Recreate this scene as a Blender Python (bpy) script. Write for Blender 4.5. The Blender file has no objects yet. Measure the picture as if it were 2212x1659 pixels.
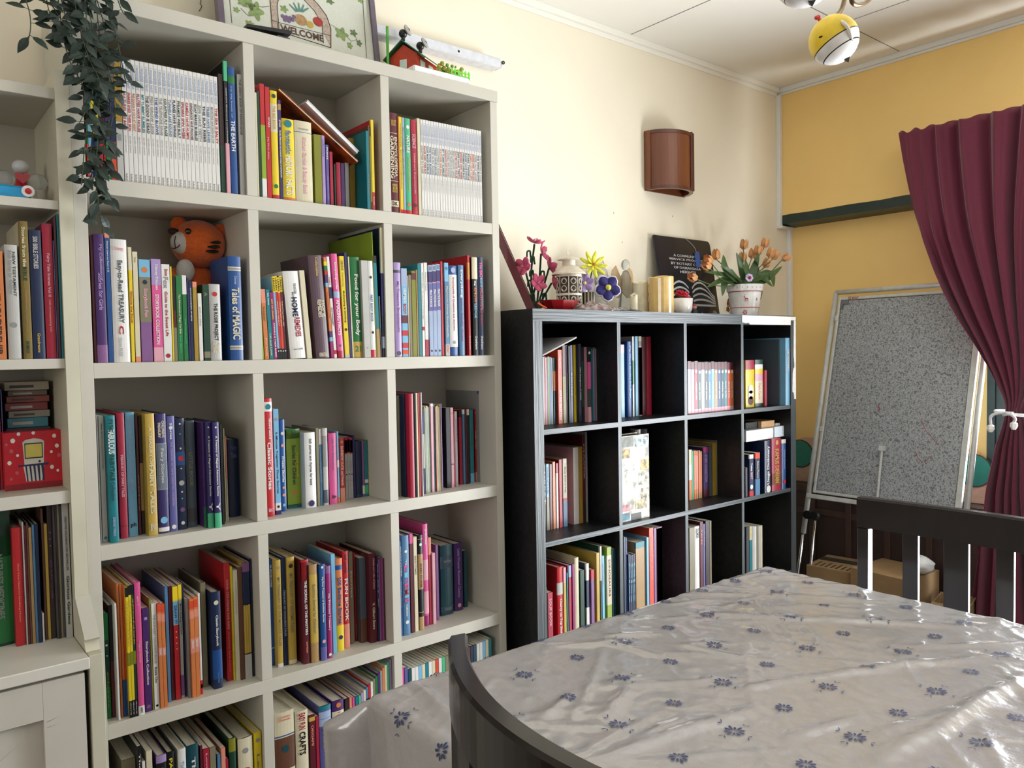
import bpy, bmesh, math, random
from mathutils import Vector, Matrix, Euler
R = random.Random(7)
PI = math.pi
sc = bpy.context.scene
COL = sc.collection

# ------------------------------------------------------------------ camera, world, light, exposure
IW, IH, FPX = 2212.0, 1659.0, 1686.13
CAMP = Vector((-1.2223, -2.1947, 1.3308))
CAMR = Euler((1.5307, 0.0176, -0.6846), 'XYZ')
cam = bpy.data.cameras.new('camera')
cam.sensor_width = 36.0
cam.lens = FPX / IW * 36.0
cam.clip_start = 0.02
co = bpy.data.objects.new('camera', cam)
co.location = CAMP
co.rotation_euler = CAMR
COL.objects.link(co)
sc.camera = co
CM = CAMR.to_matrix()
CMT = CM.transposed()

w = bpy.data.worlds.new('sky')
sc.world = w
w.use_nodes = True
nt = w.node_tree
for n in list(nt.nodes):
    nt.nodes.remove(n)
wo = nt.nodes.new('ShaderNodeOutputWorld')
wb = nt.nodes.new('ShaderNodeBackground')
sky = nt.nodes.new('ShaderNodeTexSky')
sky.sky_type = 'HOSEK_WILKIE'
sky.turbidity = 6
sky.sun_direction = (-0.5, 0.6, 0.62)
wb.inputs['Strength'].default_value = 1.6
nt.links.new(sky.outputs[0], wb.inputs[0])
nt.links.new(wb.outputs[0], wo.inputs[0])


def area(name, loc, rot, sx, sy, power, col):
    l = bpy.data.lights.new(name, 'AREA')
    l.shape = 'RECTANGLE'
    l.size, l.size_y = sx, sy
    l.energy = power
    l.color = col
    o = bpy.data.objects.new(name, l)
    o.location = loc
    o.rotation_euler = rot
    COL.objects.link(o)
    return o


# daylight coming through the two windows (one in the yellow wall, one behind the camera)
area('daylight_side_window', (2.70, -1.95, 1.02), (0, PI / 2 + 0.34, 0), 1.80, 1.85, 300, (0.92, 0.96, 1.0))
area('daylight_rear_window', (0.2, -5.15, 1.55), (PI / 2, 0, 0), 3.2, 1.5, 7, (0.97, 0.98, 1.0))
area('left_fill_light', (-4.35, -2.6, 1.6), (0, -PI / 2 - 0.1, 0), 1.2, 1.6, 34, (1.0, 0.98, 0.94))  # fill lamp added on the left to brighten the yellow wall

vs = sc.view_settings
vs.view_transform = 'Standard'
vs.look = 'None'
vs.gamma = 1.0
vs.use_curve_mapping = False
vs.exposure = 0.14
sc.cycles.max_bounces = 8
sc.cycles.diffuse_bounces = 5


# ------------------------------------------------------------------ measuring helpers (pixel of the photograph -> point on a plane of the room)
def at(u, v, ax, val):
    d = CM @ Vector(((u - IW / 2) / FPX, -(v - IH / 2) / FPX, -1.0))
    i = 'xyz'.index(ax)
    return CAMP + d * ((val - CAMP[i]) / d[i])


def x_at(u, y, z):           # x of the point (x, y, z) that is seen in column u
    k = (u - IW / 2) / FPX
    a = CMT[0] + k * CMT[2]
    P = Vector((0, y, z)) - CAMP
    P.x = 0
    return -(a[1] * P.y + a[2] * P.z) / a[0] + CAMP.x


def z_at(v, x, y):
    k = -(v - IH / 2) / FPX
    a = CMT[1] + k * CMT[2]
    P = Vector((x, y, 0)) - CAMP
    return -(a[0] * P.x + a[1] * P.y) / a[2] + CAMP.z


# ------------------------------------------------------------------ materials
def lin(h):
    if isinstance(h, str):
        c = [int(h[i:i + 2], 16) / 255 for i in (0, 2, 4)]
    else:
        c = list(h)
    return tuple((x / 12.92 if x <= 0.04045 else ((x + 0.055) / 1.055) ** 2.4) for x in c) + (1,)


MATS = {}


def mat(name, h, rough=0.5, var=0.06, scale=40.0, bump=0.0, metal=0.0, coat=0.0, trans=0.0, stretch=None, h2=None, spec=0.5, alpha=1.0, bscale=None, sheen=0.0):
    if name in MATS:
        return MATS[name]
    m = bpy.data.materials.new(name)
    m.use_nodes = True
    t = m.node_tree
    b = t.nodes['Principled BSDF']
    tc = t.nodes.new('ShaderNodeTexCoord')
    mp = t.nodes.new('ShaderNodeMapping')
    if stretch:
        mp.inputs['Scale'].default_value = stretch
    nz = t.nodes.new('ShaderNodeTexNoise')
    nz.inputs['Scale'].default_value = scale
    nz.inputs['Detail'].default_value = 5
    t.links.new(tc.outputs['Object'], mp.inputs[0])
    t.links.new(mp.outputs[0], nz.inputs['Vector'])
    rp = t.nodes.new('ShaderNodeValToRGB')
    c = lin(h)
    c2 = lin(h2) if h2 else tuple(max(0, x * (1 - 2 * var)) for x in c[:3]) + (1,)
    rp.color_ramp.elements[0].position = 0.35
    rp.color_ramp.elements[1].position = 0.62
    rp.color_ramp.elements[0].color = c2
    rp.color_ramp.elements[1].color = c
    t.links.new(nz.outputs['Fac'], rp.inputs[0])
    t.links.new(rp.outputs[0], b.inputs['Base Color'])
    b.inputs['Roughness'].default_value = rough
    b.inputs['Metallic'].default_value = metal
    b.inputs['Coat Weight'].default_value = coat
    b.inputs['Specular IOR Level'].default_value = spec
    b.inputs['Sheen Weight'].default_value = sheen
    if trans:
        b.inputs['Transmission Weight'].default_value = trans
        b.inputs['IOR'].default_value = 1.3
    if alpha < 1:
        b.inputs['Alpha'].default_value = alpha
    if bump:
        bp = t.nodes.new('ShaderNodeBump')
        bp.inputs['Strength'].default_value = bump
        bp.inputs['Distance'].default_value = 0.004
        if bscale:
            n2 = t.nodes.new('ShaderNodeTexNoise')
            n2.inputs['Scale'].default_value = bscale
            n2.inputs['Detail'].default_value = 3
            t.links.new(mp.outputs[0], n2.inputs['Vector'])
            t.links.new(n2.outputs['Fac'], bp.inputs['Height'])
        else:
            t.links.new(nz.outputs['Fac'], bp.inputs['Height'])
        t.links.new(bp.outputs[0], b.inputs['Normal'])
    MATS[name] = m
    return m


PAL = {  # key: (hex, word)
    'wh': ('F4F2EC', 'white'), 'cr': ('EADFBE', 'cream'), 'gy': ('9C9C9A', 'grey'), 'lg': ('CBCAC4', 'light grey'), 'dg': ('4A4B4E', 'dark grey'),
    'bk': ('16161A', 'black'), 'br': ('6B4632', 'brown'), 'db': ('3B2824', 'dark brown'), 'tn': ('B8935E', 'tan'), 'gd': ('D2AF4E', 'gold'),
    'mu': ('B5912F', 'mustard'), 'ye': ('F6DA2A', 'yellow'), 'ol': ('8B8C22', 'olive'), 'kh': ('8E866A', 'khaki'), 'li': ('9CB634', 'lime green'),
    'gr': ('1E7B3E', 'green'), 'dn': ('15432E', 'dark green'), 'mi': ('52C48E', 'mint green'), 'te': ('12828E', 'teal'), 'dt': ('164C58', 'dark teal'),
    'sk': ('82C4E8', 'sky blue'), 'bl': ('1F5296', 'blue'), 'nv': ('17294F', 'navy'), 'in': ('352B6A', 'indigo'), 'pu': ('4F2C70', 'purple'),
    'mv': ('8F6098', 'mauve'), 'll': ('B69CD2', 'lilac'), 'vi': ('6464A8', 'violet'), 'ma': ('611C28', 'maroon'), 'cs': ('B4203E', 'crimson'),
    're': ('CC262E', 'red'), 'or': ('E2854A', 'orange'), 'vo': ('E6502F', 'orange-red'), 'sa': ('F29A80', 'salmon'), 'pk': ('EC5A9E', 'pink'),
    'lp': ('F2B2BE', 'light pink'), 'mg': ('A2216F', 'magenta'), 'sb': ('5485AE', 'steel blue'), 'sl': ('56626C', 'slate grey'), 'pb': ('A9BCDC', 'pale blue'), 'pl': ('604852', 'plum')}


def P(k, rough=0.38):
    h_ = PAL[k][0]
    h_ = ''.join('%02X' % int(int(h_[i:i + 2], 16) * 0.87) for i in (0, 2, 4))
    return mat('cover_' + PAL[k][1].replace(' ', '_'), h_, rough, var=0.05, scale=14)


PAGES = mat('paper_pages', 'D9D0BA', 0.8, var=0.14, scale=220, stretch=(6, 0.15, 0.15))


# ------------------------------------------------------------------ mesh building
class MB:
    def __init__(s):
        s.v, s.f, s.m = [], [], []
        s.cur = 0

    def add(s, vs_, fs_, M=None):
        o = len(s.v)
        for p in vs_:
            p = Vector(p)
            s.v.append(M @ p if M else p)
        for f in fs_:
            s.f.append(tuple(i + o for i in f))
            s.m.append(s.cur)
        return s

    def box(s, a, b, M=None):
        x0, y0, z0 = a
        x1, y1, z1 = b
        return s.add([(x0, y0, z0), (x1, y0, z0), (x1, y1, z0), (x0, y1, z0), (x0, y0, z1), (x1, y0, z1), (x1, y1, z1), (x0, y1, z1)],
                     [(3, 2, 1, 0), (4, 5, 6, 7), (0, 1, 5, 4), (1, 2, 6, 5), (2, 3, 7, 6), (3, 0, 4, 7)], M)

    def prism(s, poly, d, M=None):
        """poly in local xy, extruded 0..d in z"""
        n = len(poly)
        v = [(x, y, 0) for x, y in poly] + [(x, y, d) for x, y in poly]
        f = [tuple(range(n - 1, -1, -1)), tuple(range(n, 2 * n))] + [(i, (i + 1) % n, n + (i + 1) % n, n + i) for i in range(n)]
        return s.add(v, f, M)

    def tube(s, pts, r, n=8, cap=True, flat=1.0):
        pts = [Vector(p) for p in pts]
        rs = r if isinstance(r, (list, tuple)) else [r] * len(pts)
        o = len(s.v)
        up = Vector((0.13, 0.21, 1)).normalized()
        prev = None
        for i, p in enumerate(pts):
            t = (pts[min(i + 1, len(pts) - 1)] - pts[max(i - 1, 0)])
            if t.length < 1e-9:
                t = Vector((0, 0, 1))
            t.normalize()
            a = prev if prev is not None else t.cross(up)
            a = a - t * a.dot(t)
            if a.length < 1e-5:
                a = t.cross(Vector((1, 0, 0)))
            a.normalize()
            prev = a
            b = t.cross(a)
            for k in range(n):
                th = 2 * PI * k / n
                s.v.append(p + (a * math.cos(th) + b * math.sin(th) * flat) * rs[i])
        for i in range(len(pts) - 1):
            for k in range(n):
                s.f.append((o + i * n + k, o + i * n + (k + 1) % n, o + (i + 1) * n + (k + 1) % n, o + (i + 1) * n + k))
                s.m.append(s.cur)
        if cap:
            s.f.append(tuple(o + k for k in range(n - 1, -1, -1)))
            s.m.append(s.cur)
            s.f.append(tuple(o + (len(pts) - 1) * n + k for k in range(n)))
            s.m.append(s.cur)
        return s

    def lathe(s, prof, n=24, M=None, a0=0, a1=2 * PI, matfn=None):
        full = abs(a1 - a0 - 2 * PI) < 1e-6
        k = n if full else n + 1
        o = len(s.v)
        for r, z in prof:
            for i in range(k):
                t = a0 + (a1 - a0) * i / n
                p = Vector((r * math.cos(t), r * math.sin(t), z))
                s.v.append(M @ p if M else p)
        for j in range(len(prof) - 1):
            for i in range(n):
                i2 = (i + 1) % k
                s.f.append((o + j * k + i, o + j * k + i2, o + (j + 1) * k + i2, o + (j + 1) * k + i))
                s.m.append(matfn(j) if matfn else s.cur)
        return s

    def ball(s, c, r, n=14, M=None, sc_=(1, 1, 1)):
        prof = [(max(1e-5, math.sin(PI * j / (n // 2 + 1))), -math.cos(PI * j / (n // 2 + 1))) for j in range(n // 2 + 2)]
        T = Matrix.Translation(Vector(c)) @ (M if M else Matrix()) @ Matrix.Diagonal((r * sc_[0], r * sc_[1], r * sc_[2], 1))
        return s.lathe(prof, n, T)

    def grid(s, fn, nu, nv, closed=False):
        o = len(s.v)
        for j in range(nv + 1):
            for i in range(nu + 1):
                s.v.append(Vector(fn(i / nu, j / nv)))
        for j in range(nv):
            for i in range(nu):
                a = o + j * (nu + 1) + i
                s.f.append((a, a + 1, a + nu + 2, a + nu + 1))
                s.m.append(s.cur)
        return s

    def build(s, name, mt, parent=None, smooth=False, local=False, loc=None, bevel=0, solid=0, weld=False):
        mts = mt if isinstance(mt, (list, tuple)) else [mt]
        if parent is None and loc is None:
            xs = [p.x for p in s.v]
            ys = [p.y for p in s.v]
            zs = [p.z for p in s.v]
            loc = Vector(((min(xs) + max(xs)) / 2, (min(ys) + max(ys)) / 2, min(zs)))
        off = Vector((0, 0, 0))
        if parent is not None and not local:
            q = parent
            while q:
                off += q.location
                q = q.parent
        elif parent is None:
            off = Vector(loc)
        me = bpy.data.meshes.new(name)
        me.from_pydata([p - off for p in s.v], [], s.f)
        for x in mts:
            me.materials.append(x)
        me.polygons.foreach_set('material_index', s.m)
        bm = bmesh.new()
        bm.from_mesh(me)
        if weld or smooth:
            bmesh.ops.remove_doubles(bm, verts=bm.verts, dist=1e-6)
        bmesh.ops.recalc_face_normals(bm, faces=bm.faces)
        if bevel:
            bmesh.ops.bevel(bm, geom=[e for e in bm.edges if len(e.link_faces) == 2 and e.calc_face_angle(0) > 0.6], offset=bevel, segments=1, affect='EDGES', clamp_overlap=True)
        bm.to_mesh(me)
        bm.free()
        if smooth:
            me.polygons.foreach_set('use_smooth', [True] * len(me.polygons))
        o = bpy.data.objects.new(name, me)
        COL.objects.link(o)
        if parent is not None:
            o.parent = parent
        else:
            o.location = off
        if solid:
            md = o.modifiers.new('thickness', 'SOLIDIFY')
            md.thickness = solid
            md.offset = 0
        return o


LABELS = {}


def tag(o, label, cat, group=None, kind=None):
    assert label not in LABELS or group, label
    LABELS[label] = 1
    o['label'] = label
    o['category'] = cat
    if group:
        o['group'] = group
    if kind:
        o['kind'] = kind
    return o


def thing(name, label, cat, loc=(0, 0, 0), rz=0, group=None):
    o = bpy.data.objects.new(name, None)
    o.empty_display_size = 0.05
    COL.objects.link(o)
    o.location = loc
    o.rotation_euler = (0, 0, rz)
    return tag(o, label, cat, group)


def struct(o):
    o['kind'] = 'structure'
    return o


TXT = {}


def text_mesh(s, m):
    k = (s, m.name)
    if k in TXT:
        return TXT[k]
    cu = bpy.data.curves.new('lettering', 'FONT')
    cu.body = s
    cu.resolution_u = 2
    cu.offset = 0.026
    cu.extrude = 0
    ob = bpy.data.objects.new('lettering', cu)
    COL.objects.link(ob)
    dg_ = bpy.context.evaluated_depsgraph_get()
    me = bpy.data.meshes.new_from_object(ob.evaluated_get(dg_))
    bpy.data.objects.remove(ob)
    if len(me.vertices) == 0:
        TXT[k] = (None, 1)
        return TXT[k]
    xs = [v.co.x for v in me.vertices]
    ys = [v.co.y for v in me.vertices]
    x0, x1, y0, y1 = min(xs), max(xs), min(ys), max(ys)
    for v in me.vertices:
        v.co = ((v.co.x - (x0 + x1) / 2) / (x1 - x0), (v.co.y - (y0 + y1) / 2) / (y1 - y0), 0)
    me.materials.clear()
    me.materials.append(m)
    TXT[k] = (me, (x1 - x0) / (y1 - y0))
    return TXT[k]


def letter(s, m, parent, centre, xdir, ydir, length, height, name='title_lettering'):
    me, asp = text_mesh(s, m)
    if me is None:
        return None
    o = bpy.data.objects.new(name, me)
    COL.objects.link(o)
    X, Y = Vector(xdir), Vector(ydir)
    Z = X.cross(Y)
    M = Matrix((X, Y, Z)).transposed().to_4x4()
    o.matrix_basis = Matrix.Translation(Vector(centre)) @ M @ Matrix.Diagonal((length, height, 1, 1))
    o.parent = parent
    return o


# ------------------------------------------------------------------ room shell
wallM = mat('cream_wall_paint', 'F1E9D4', 0.75, var=0.015, scale=3, bump=0.05, bscale=180)
ceilM = mat('ceiling_paint', 'F4F2EA', 0.8, var=0.012, scale=2)
yelM = mat('yellow_wall_paint', 'F6D286', 0.7, var=0.03, scale=2.5, bump=0.05, bscale=150)
trimM = mat('white_trim_paint', 'E8E9E6', 0.45, var=0.01, scale=20)
greenM = mat('dark_green_paint', '16302C', 0.35, var=0.1, scale=20)
floorM = mat('brown_floor_tile', '4E3E34', 0.4, var=0.12, scale=6)
seamM = mat('dark_seam', '85827A', 0.9, var=0.1, scale=50)
CEIL = 2.612
XR, XU = 2.40, 2.305     # lower and upper faces of the yellow wall
struct(MB().box((-4.2, -5.2, -0.08), (2.6, 0.1, 0)).build('floor', floorM))
struct(MB().box((-4.2, -5.2, CEIL), (2.7, 0.1, CEIL + 0.08)).build('ceiling', ceilM))
struct(MB().box((-4.2, 0, 0), (2.7, 0.1, CEIL)).build('wall_back', wallM))
struct(MB().box((-4.3, -5.2, 0), (-4.2, -3.45, CEIL)).box((-4.3, -1.75, 0), (-4.2, 0.1, CEIL)).box((-4.3, -3.45, 0), (-4.2, -1.75, 0.95)).box((-4.3, -3.45, 2.25), (-4.2, -1.75, CEIL)).build('wall_left', mat('tan_wall_paint', 'A89680', 0.8)))
m_ = MB().box((XR, -0.97, 0), (XR + 0.12, 0, 1.98)).box((XR, -5.2, 0), (XR + 0.12, -2.95, 1.98))
m_.box((XU, -5.2, 1.985), (XR + 0.12, 0, CEIL))
struct(m_.build('wall_right', yelM))
m_ = MB().box((-4.2, -5.2, 0), (-1.5, -5.1, CEIL)).box((1.9, -5.2, 0), (2.7, -5.1, CEIL)).box((-1.5, -5.2, 0), (1.9, -5.1, 0.7)).box((-1.5, -5.2, 2.3), (1.9, -5.1, CEIL))
struct(m_.build('wall_front', mat('tan_wall_paint', 'A89680', 0.8)))
# green underside beam of the upper wall, with a ragged painted edge
pts = [(-0.0, 0)]
n = 40
prof = []
for i in range(n + 1):
    y = -3.0 * i / n
    prof.append((y, 1.988 + 0.002 * math.sin(i * 1.7) * (1 if i % 3 else 0.3)))
m_ = MB()
for i in range(n):
    a, b = prof[i], prof[i + 1]
    m_.add([(XU - 0.004, a[0], 1.945), (XU - 0.004, b[0], 1.945), (XU - 0.004, b[0], b[1]), (XU - 0.004, a[0], a[1]), (XR, a[0], 1.935), (XR, b[0], 1.935), (XR, b[0], b[1]), (XR, a[0], a[1])],
           [(0, 1, 2, 3), (1, 0, 4, 5), (3, 2, 6, 7), (5, 4, 7, 6)])
struct(m_.build('trim_1', greenM))
struct(MB().box((XU - 0.014, -5.1, CEIL - 0.022), (XU, -0.0, CEIL)).box((XU - 0.006, -5.1, CEIL - 0.034), (XU, 0, CEIL - 0.022)).build('trim_2', trimM, bevel=0.002))
struct(MB().box((-4.2, -0.02, CEIL - 0.022), (XU - 0.02, 0, CEIL)).box((-4.2, -0.008, CEIL - 0.04), (XU - 0.02, 0, CEIL - 0.022)).build('trim_3', mat('ceiling_trim_paint', 'F4F2E8', 0.6, var=0.005, scale=4), bevel=0.002))
struct(MB().box((XU - 0.024, -0.022, 1.935), (XU, 0, CEIL - 0.034)).box((XU - 0.02, -0.03, 1.925), (XR, 0, 1.937)).build('trim_4', trimM, bevel=0.002))
struct(MB().box((XR - 0.024, -0.02, 0), (XR, 0, 1.926)).build('trim_5', trimM, bevel=0.002))
sm = MB()
for a, b in (((1.2035, -2.4, 0), (1.2065, -0.02, 0)), ((1.2, -0.602, 0), (XU - .02, -0.599, 0)), ((1.799, -3.0, 0), (1.8015, -0.6, 0)), ((0.6, -3, 0), (0.6025, -0.6, 0)), ((-1, -1.8, 0), (XU - .02, -1.797, 0))):
    sm.box((a[0], a[1], CEIL - 0.0012), (b[0], b[1], CEIL + 0.001))
struct(sm.build('trim_6', seamM))
# side window (beyond the curtain) and rear window
wf = MB()
for y in (-0.985, -1.95, -2.935):
    wf.box((XR - 0.02, y - 0.03, 0.02), (XR + 0.06, y + 0.03, 1.93))
for z in (0.04, 1.905):
    wf.box((XR - 0.015, -2.95, z - 0.025), (XR + 0.055, -0.97, z + 0.025))
win = struct(MB().box((XR - 0.03, -0.955, 0.02), (XR - 0.0205, -0.925, 1.93)).build('door_1', greenM, loc=(XR, -1.9, 0.02)))
wf.build('door_frame', greenM, win)
struct(MB().box((2.6, -8, -0.08), (9, 4, -0.02)).build('ground', mat('pale_concrete', 'B8B4AA', 0.8)))
struct(MB().box((-4.26, -3.45, 0.95), (-4.21, -1.75, 0.99)).box((-4.26, -3.45, 2.21), (-4.21, -1.75, 2.25)).box((-4.26, -2.62, 0.99), (-4.21, -2.58, 2.21)).build('added_left_window', trimM))  # unseen window frame added around the left fill lamp
struct(MB().box((-1.5, -5.2, 0.68), (1.9, -5.08, 0.74)).box((-1.5, -5.2, 2.26), (1.9, -5.08, 2.32)).box((0.17, -5.17, 0.7), (0.23, -5.11, 2.3)).build('window_2', trimM))
#MARKS
# ------------------------------------------------------------------ white bookcase
whiteM = mat('white_laminate', 'C0BCAF', 0.42, var=0.02, scale=9)
whiteB = mat('white_back_board', 'B4B0A4', 0.55, var=0.02, scale=7)  # toned greyer than the laminate, standing in for shade inside the cases
YF = -0.30
XW, CW, CH, TV, TH, ZT = -0.8799, 0.3519, 0.3688, 0.0265, 0.0337, 2.1291
YB = -0.0286
XE = XW + 3 * (CW + TV) + TV


def wzt(k):
    return ZT - k * (CH + TH)


def wxl(k):                      # left face of upright k
    return XW + k * (CW + TV)


bc = thing('bookcase', 'tall white bookcase of three columns packed with books against the cream wall', 'bookcase', (0, YF, 0))
MB().box((XW, YF - 0.002, ZT - TH), (XE + 0.002, -0.004, ZT)).build('top_board', whiteM, bc, bevel=0.001)
for k in (0, 3):
    MB().box((wxl(k), YF, 0), (wxl(k) + TV, YB, ZT - TH - 0.0002)).build('side_panel', whiteM, bc, bevel=0.0008)
for k in range(1, 6):
    MB().box((wxl(0) + TV, YF + 0.0005, wzt(k) - TH), (wxl(3), YB, wzt(k))).build('shelf', whiteM, bc, bevel=0.0008)
    for j in (1, 2):
        MB().box((wxl(j), YF + 0.0005, wzt(k) + 0.0002), (wxl(j) + TV, YB, wzt(k - 1) - TH - 0.0002)).build('divider', whiteM, bc, bevel=0.0008)
MB().box((XW + TV, YB, 0.05), (wxl(3), -0.022, ZT - TH)).build('back_panel', whiteB, bc)
MB().box((XW + TV, YF + 0.02, 0), (wxl(3), YF + 0.035, wzt(5) - TH)).build('plinth', whiteM, bc)

# ------------------------------------------------------------------ far-left white bookcase with cabinet below
L0, L1 = -1.75, -0.9075
lb = thing('bookcase', 'far left white bookcase with a sloped side panel above a white cabinet', 'bookcase', (-1.3, YF, 0.66))
oldM = mat('aged_cream_paint', 'C8C4AE', 0.5, var=0.05, scale=5)
MB().box((L1, YF, 0.7275), (XW - 0.001, YB, 1.942)).build('side_panel', oldM, lb, bevel=0.0006)
# the stepped front edging: straight above, sloping forward to the worktop
edge = [(YF - 0.006, 1.942), (YF - 0.006, 0.812), (-0.385, 0.745), (-0.40, 0.7275), (YF + 0.001, 0.7275), (YF + 0.001, 1.942)]
Mx = Matrix(((0, 0, 1, L1), (1, 0, 0, 0), (0, 1, 0, 0), (0, 0, 0, 1)))
MB().prism(edge, XW - L1 - 0.001, Mx).build('front_edging', oldM, lb)
MB().add([(L1 - 0.001, YF - 0.007, 0.818), (L1 - 0.001, -0.392, 0.748), (XW, -0.392, 0.748), (XW, YF - 0.007, 0.818),
          (L1 - 0.001, YF - 0.010, 0.822), (L1 - 0.001, -0.397, 0.752), (XW, -0.397, 0.752), (XW, YF - 0.010, 0.822)],
         [(0, 1, 2, 3), (4, 7, 6, 5), (0, 4, 5, 1), (1, 5, 6, 2), (2, 6, 7, 3), (3, 7, 4, 0)]).build('slope_cover', whiteM, lb)
for zt_, th_ in ((1.904, 0.023), (1.669, 0.019), (1.335, 0.021), (1.052, 0.027)):
    MB().box((L0, YF, zt_ - th_), (L1, YB, zt_)).build('shelf', whiteM, lb, bevel=0.0006)
MB().box((L0, YB, 0.727), (L1, -0.022, 1.904)).build('back_panel', whiteB, lb)
MB().box((L0 - TV, YF, 0.727), (L0, YB, 1.93)).build('side_panel', whiteM, lb)
cbl = 0
cb = thing('cabinet', 'white cabinet with a scuffed worktop and shaker door, bottom left corner', 'cabinet', (-1.3, -0.42, 0))
MB().box((L0 - 0.02, -0.432, 0.702), (L1 + 0.0006, YB, 0.7265)).build('worktop', mat('scuffed_worktop', 'D6D3C8', 0.4, var=0.05, scale=4), cb, bevel=0.002)
MB().box((L0, -0.40, 0), (L1 - 0.0077, YB, 0.70)).build('carcass', whiteM, cb)
MB().box((L1 + 0.0008, -0.425, 0), (XW - 0.001, YB, 0.727)).build('end_panel', oldM, cb, bevel=0.001)
d = MB()
dx0, dx1 = -1.33, L1 - 0.008
d.box((dx0, -0.405, 0.02), (dx1, -0.402, 0.694))
for a, b in (((dx0, 0.02), (dx0 + 0.075, 0.694)), ((dx1 - 0.075, 0.02), (dx1, 0.694)), ((dx0 + 0.0752, 0.619), (dx1 - 0.0752, 0.694)), ((dx0 + 0.0752, 0.02), (dx1 - 0.0752, 0.095))):
    d.box((a[0], -0.422, a[1]), (b[0], -0.405, b[1]))
for k in range(2):
    d.box((dx1 - 0.0748, -0.4145, 0.1), (dx1 - 0.0735, -0.408, 0.61))
door_ = d.build('door', mat('cabinet_door_paint', 'C9C5B9', 0.45, var=0.03, scale=6), cb, bevel=0.0015)
MB().ball((dx0 + 0.03, -0.43, 0.4), 0.012).build('knob', mat('steel', 'B8B8B6', 0.25, metal=1), door_, smooth=True)
sc_ = MB()
for a, b in (((-0.985, 0.6135), (-0.957, 0.620)), ((-0.985, 0.602), (-0.965, 0.605)), ((-1.10, 0.53), (-1.02, 0.585))):
    v = Vector((b[0] - a[0], 0, b[1] - a[1]))
    nrm = Vector((-v.z, 0, v.x)).normalized() * 0.0005
    y_ = -0.4055 if a[0] < -1 else -0.4225
    sc_.add([(a[0] - nrm.x, y_, a[1] - nrm.z), (b[0], y_, b[1]), (a[0] + nrm.x, y_, a[1] + nrm.z)], [(0, 1, 2)])
sc_.build('scratch_marks', mat('scratch', '8D897F', 0.8), door_)
MB().box((L1 - 0.0075, -0.40, 0), (L1, -0.02, 0.70)).build('gap_shade_strip', mat('dark_gap', '2A2927', 0.9), cb)  # dark strip stands in for the shade between carcass and end panel

# ------------------------------------------------------------------ black cube shelf
ebony = mat('black_brown_laminate', '1B1C1F', 0.42, var=0.25, scale=60, stretch=(0.06, 1, 1), bump=0.25)
ebonyF = mat('lit_grained_edge', '4A5153', 0.4, var=0.18, scale=150, stretch=(0.03, 1, 1), bump=0.4, h2='343A3C')  # paler version of the black laminate, with front light put into the colour
ebonyV = mat('lit_grained_upright', '4A5153', 0.4, var=0.18, scale=150, stretch=(1, 1, 0.03), bump=0.4, h2='343A3C')
KX, KF, KT, KC, KH, KY, KB = 0.3303, 0.038, 0.016, 0.335, 1.464, -0.395, -0.012
ks = thing('cube_shelf', 'black brown cube shelf with four columns of books beside the white bookcase', 'shelf unit', (KX + 0.73, KY, 0))


def kx(k):                        # left face of upright k
    return KX if k == 0 else KX + KF + k * KC + (k - 1) * KT


def kz(k):                        # top face of shelf k (0 = top board)
    return KH if k == 0 else KH - (KF + k * KC + (k - 1) * KT)


def lip(name, a, b, mt, par):     # board whose front edge is coloured lighter for the light on it
    o = MB().box((a[0], a[1] + 0.0012, a[2]), (b[0], b[1], b[2])).build(name, ebony, par)
    MB().box(a, (b[0], a[1] + 0.0012, b[2])).build('front_edge', mt, o)
    return o


lip('top_board', (KX, KY, KH - KF), (KX + 1.464, KB, KH), ebonyF, ks)
for x in (KX, KX + 1.464 - KF):
    lip('side_panel', (x, KY, 0), (x + KF, KB, KH - KF), ebonyV, ks)
lip('bottom_board', (KX + KF, KY, 0), (KX + 1.464 - KF, KB, KF), ebonyF, ks)
for k in (1, 2, 3):
    lip('shelf', (KX + KF, KY + 0.002, kz(k) - KT), (KX + 1.464 - KF, KB, kz(k)), ebonyF, ks)
for r in range(4):
    zt_ = (kz(r) - KT) if r else KH - KF
    zb_ = kz(r + 1) if r < 3 else KF
    for k in (1, 2, 3):
        lip('divider', (kx(k), KY + 0.002, zb_), (kx(k) + KT, KB, zt_), ebonyV, ks)
MB().box((KX + 0.002, KB, 0), (KX + 1.462, KB + 0.004, KH - 0.002)).build('back_panel', ebony, ks)
# peeled top right corner, bare white board
tp = MB()
xa, xb = kx(3) + 0.004, KX + 1.464
e = [(xa, KH - 0.003), (xa, KH - 0.03)] + [(xa + 0.012 + 0.012 * i, KH - 0.03 - (0.004 if i % 2 else 0.001)) for i in range(4)] + [(xa + 0.05, KH - 0.0385), (xb - 0.04, KH - 0.0385), (xb - 0.04, KH - 0.018), (xb - 0.002, KH - 0.018), (xb - 0.002, KH - 0.003)]
Mz = Matrix(((1, 0, 0, 0), (0, 0, -1, KY - 0.0004), (0, 1, 0, 0), (0, 0, 0, 1)))
tp.prism(e, 0.0015, Mz)
e = [(xb - 0.016, KH - 0.019), (xb - 0.002, KH - 0.019), (xb - 0.002, KH - 0.35), (xb - 0.014, KH - 0.35), (xb - 0.018, KH - 0.325), (xb - 0.028, KH - 0.318), (xb - 0.026, KH - 0.24), (xb - 0.021, KH - 0.222), (xb - 0.013, KH - 0.215), (xb - 0.016, KH - 0.18), (xb - 0.019, KH - 0.17)]
tp.prism(e, 0.0015, Mz)
tp.build('peeled_edge', mat('bare_white_board', 'F2F0EC', 0.6), ks)


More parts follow.
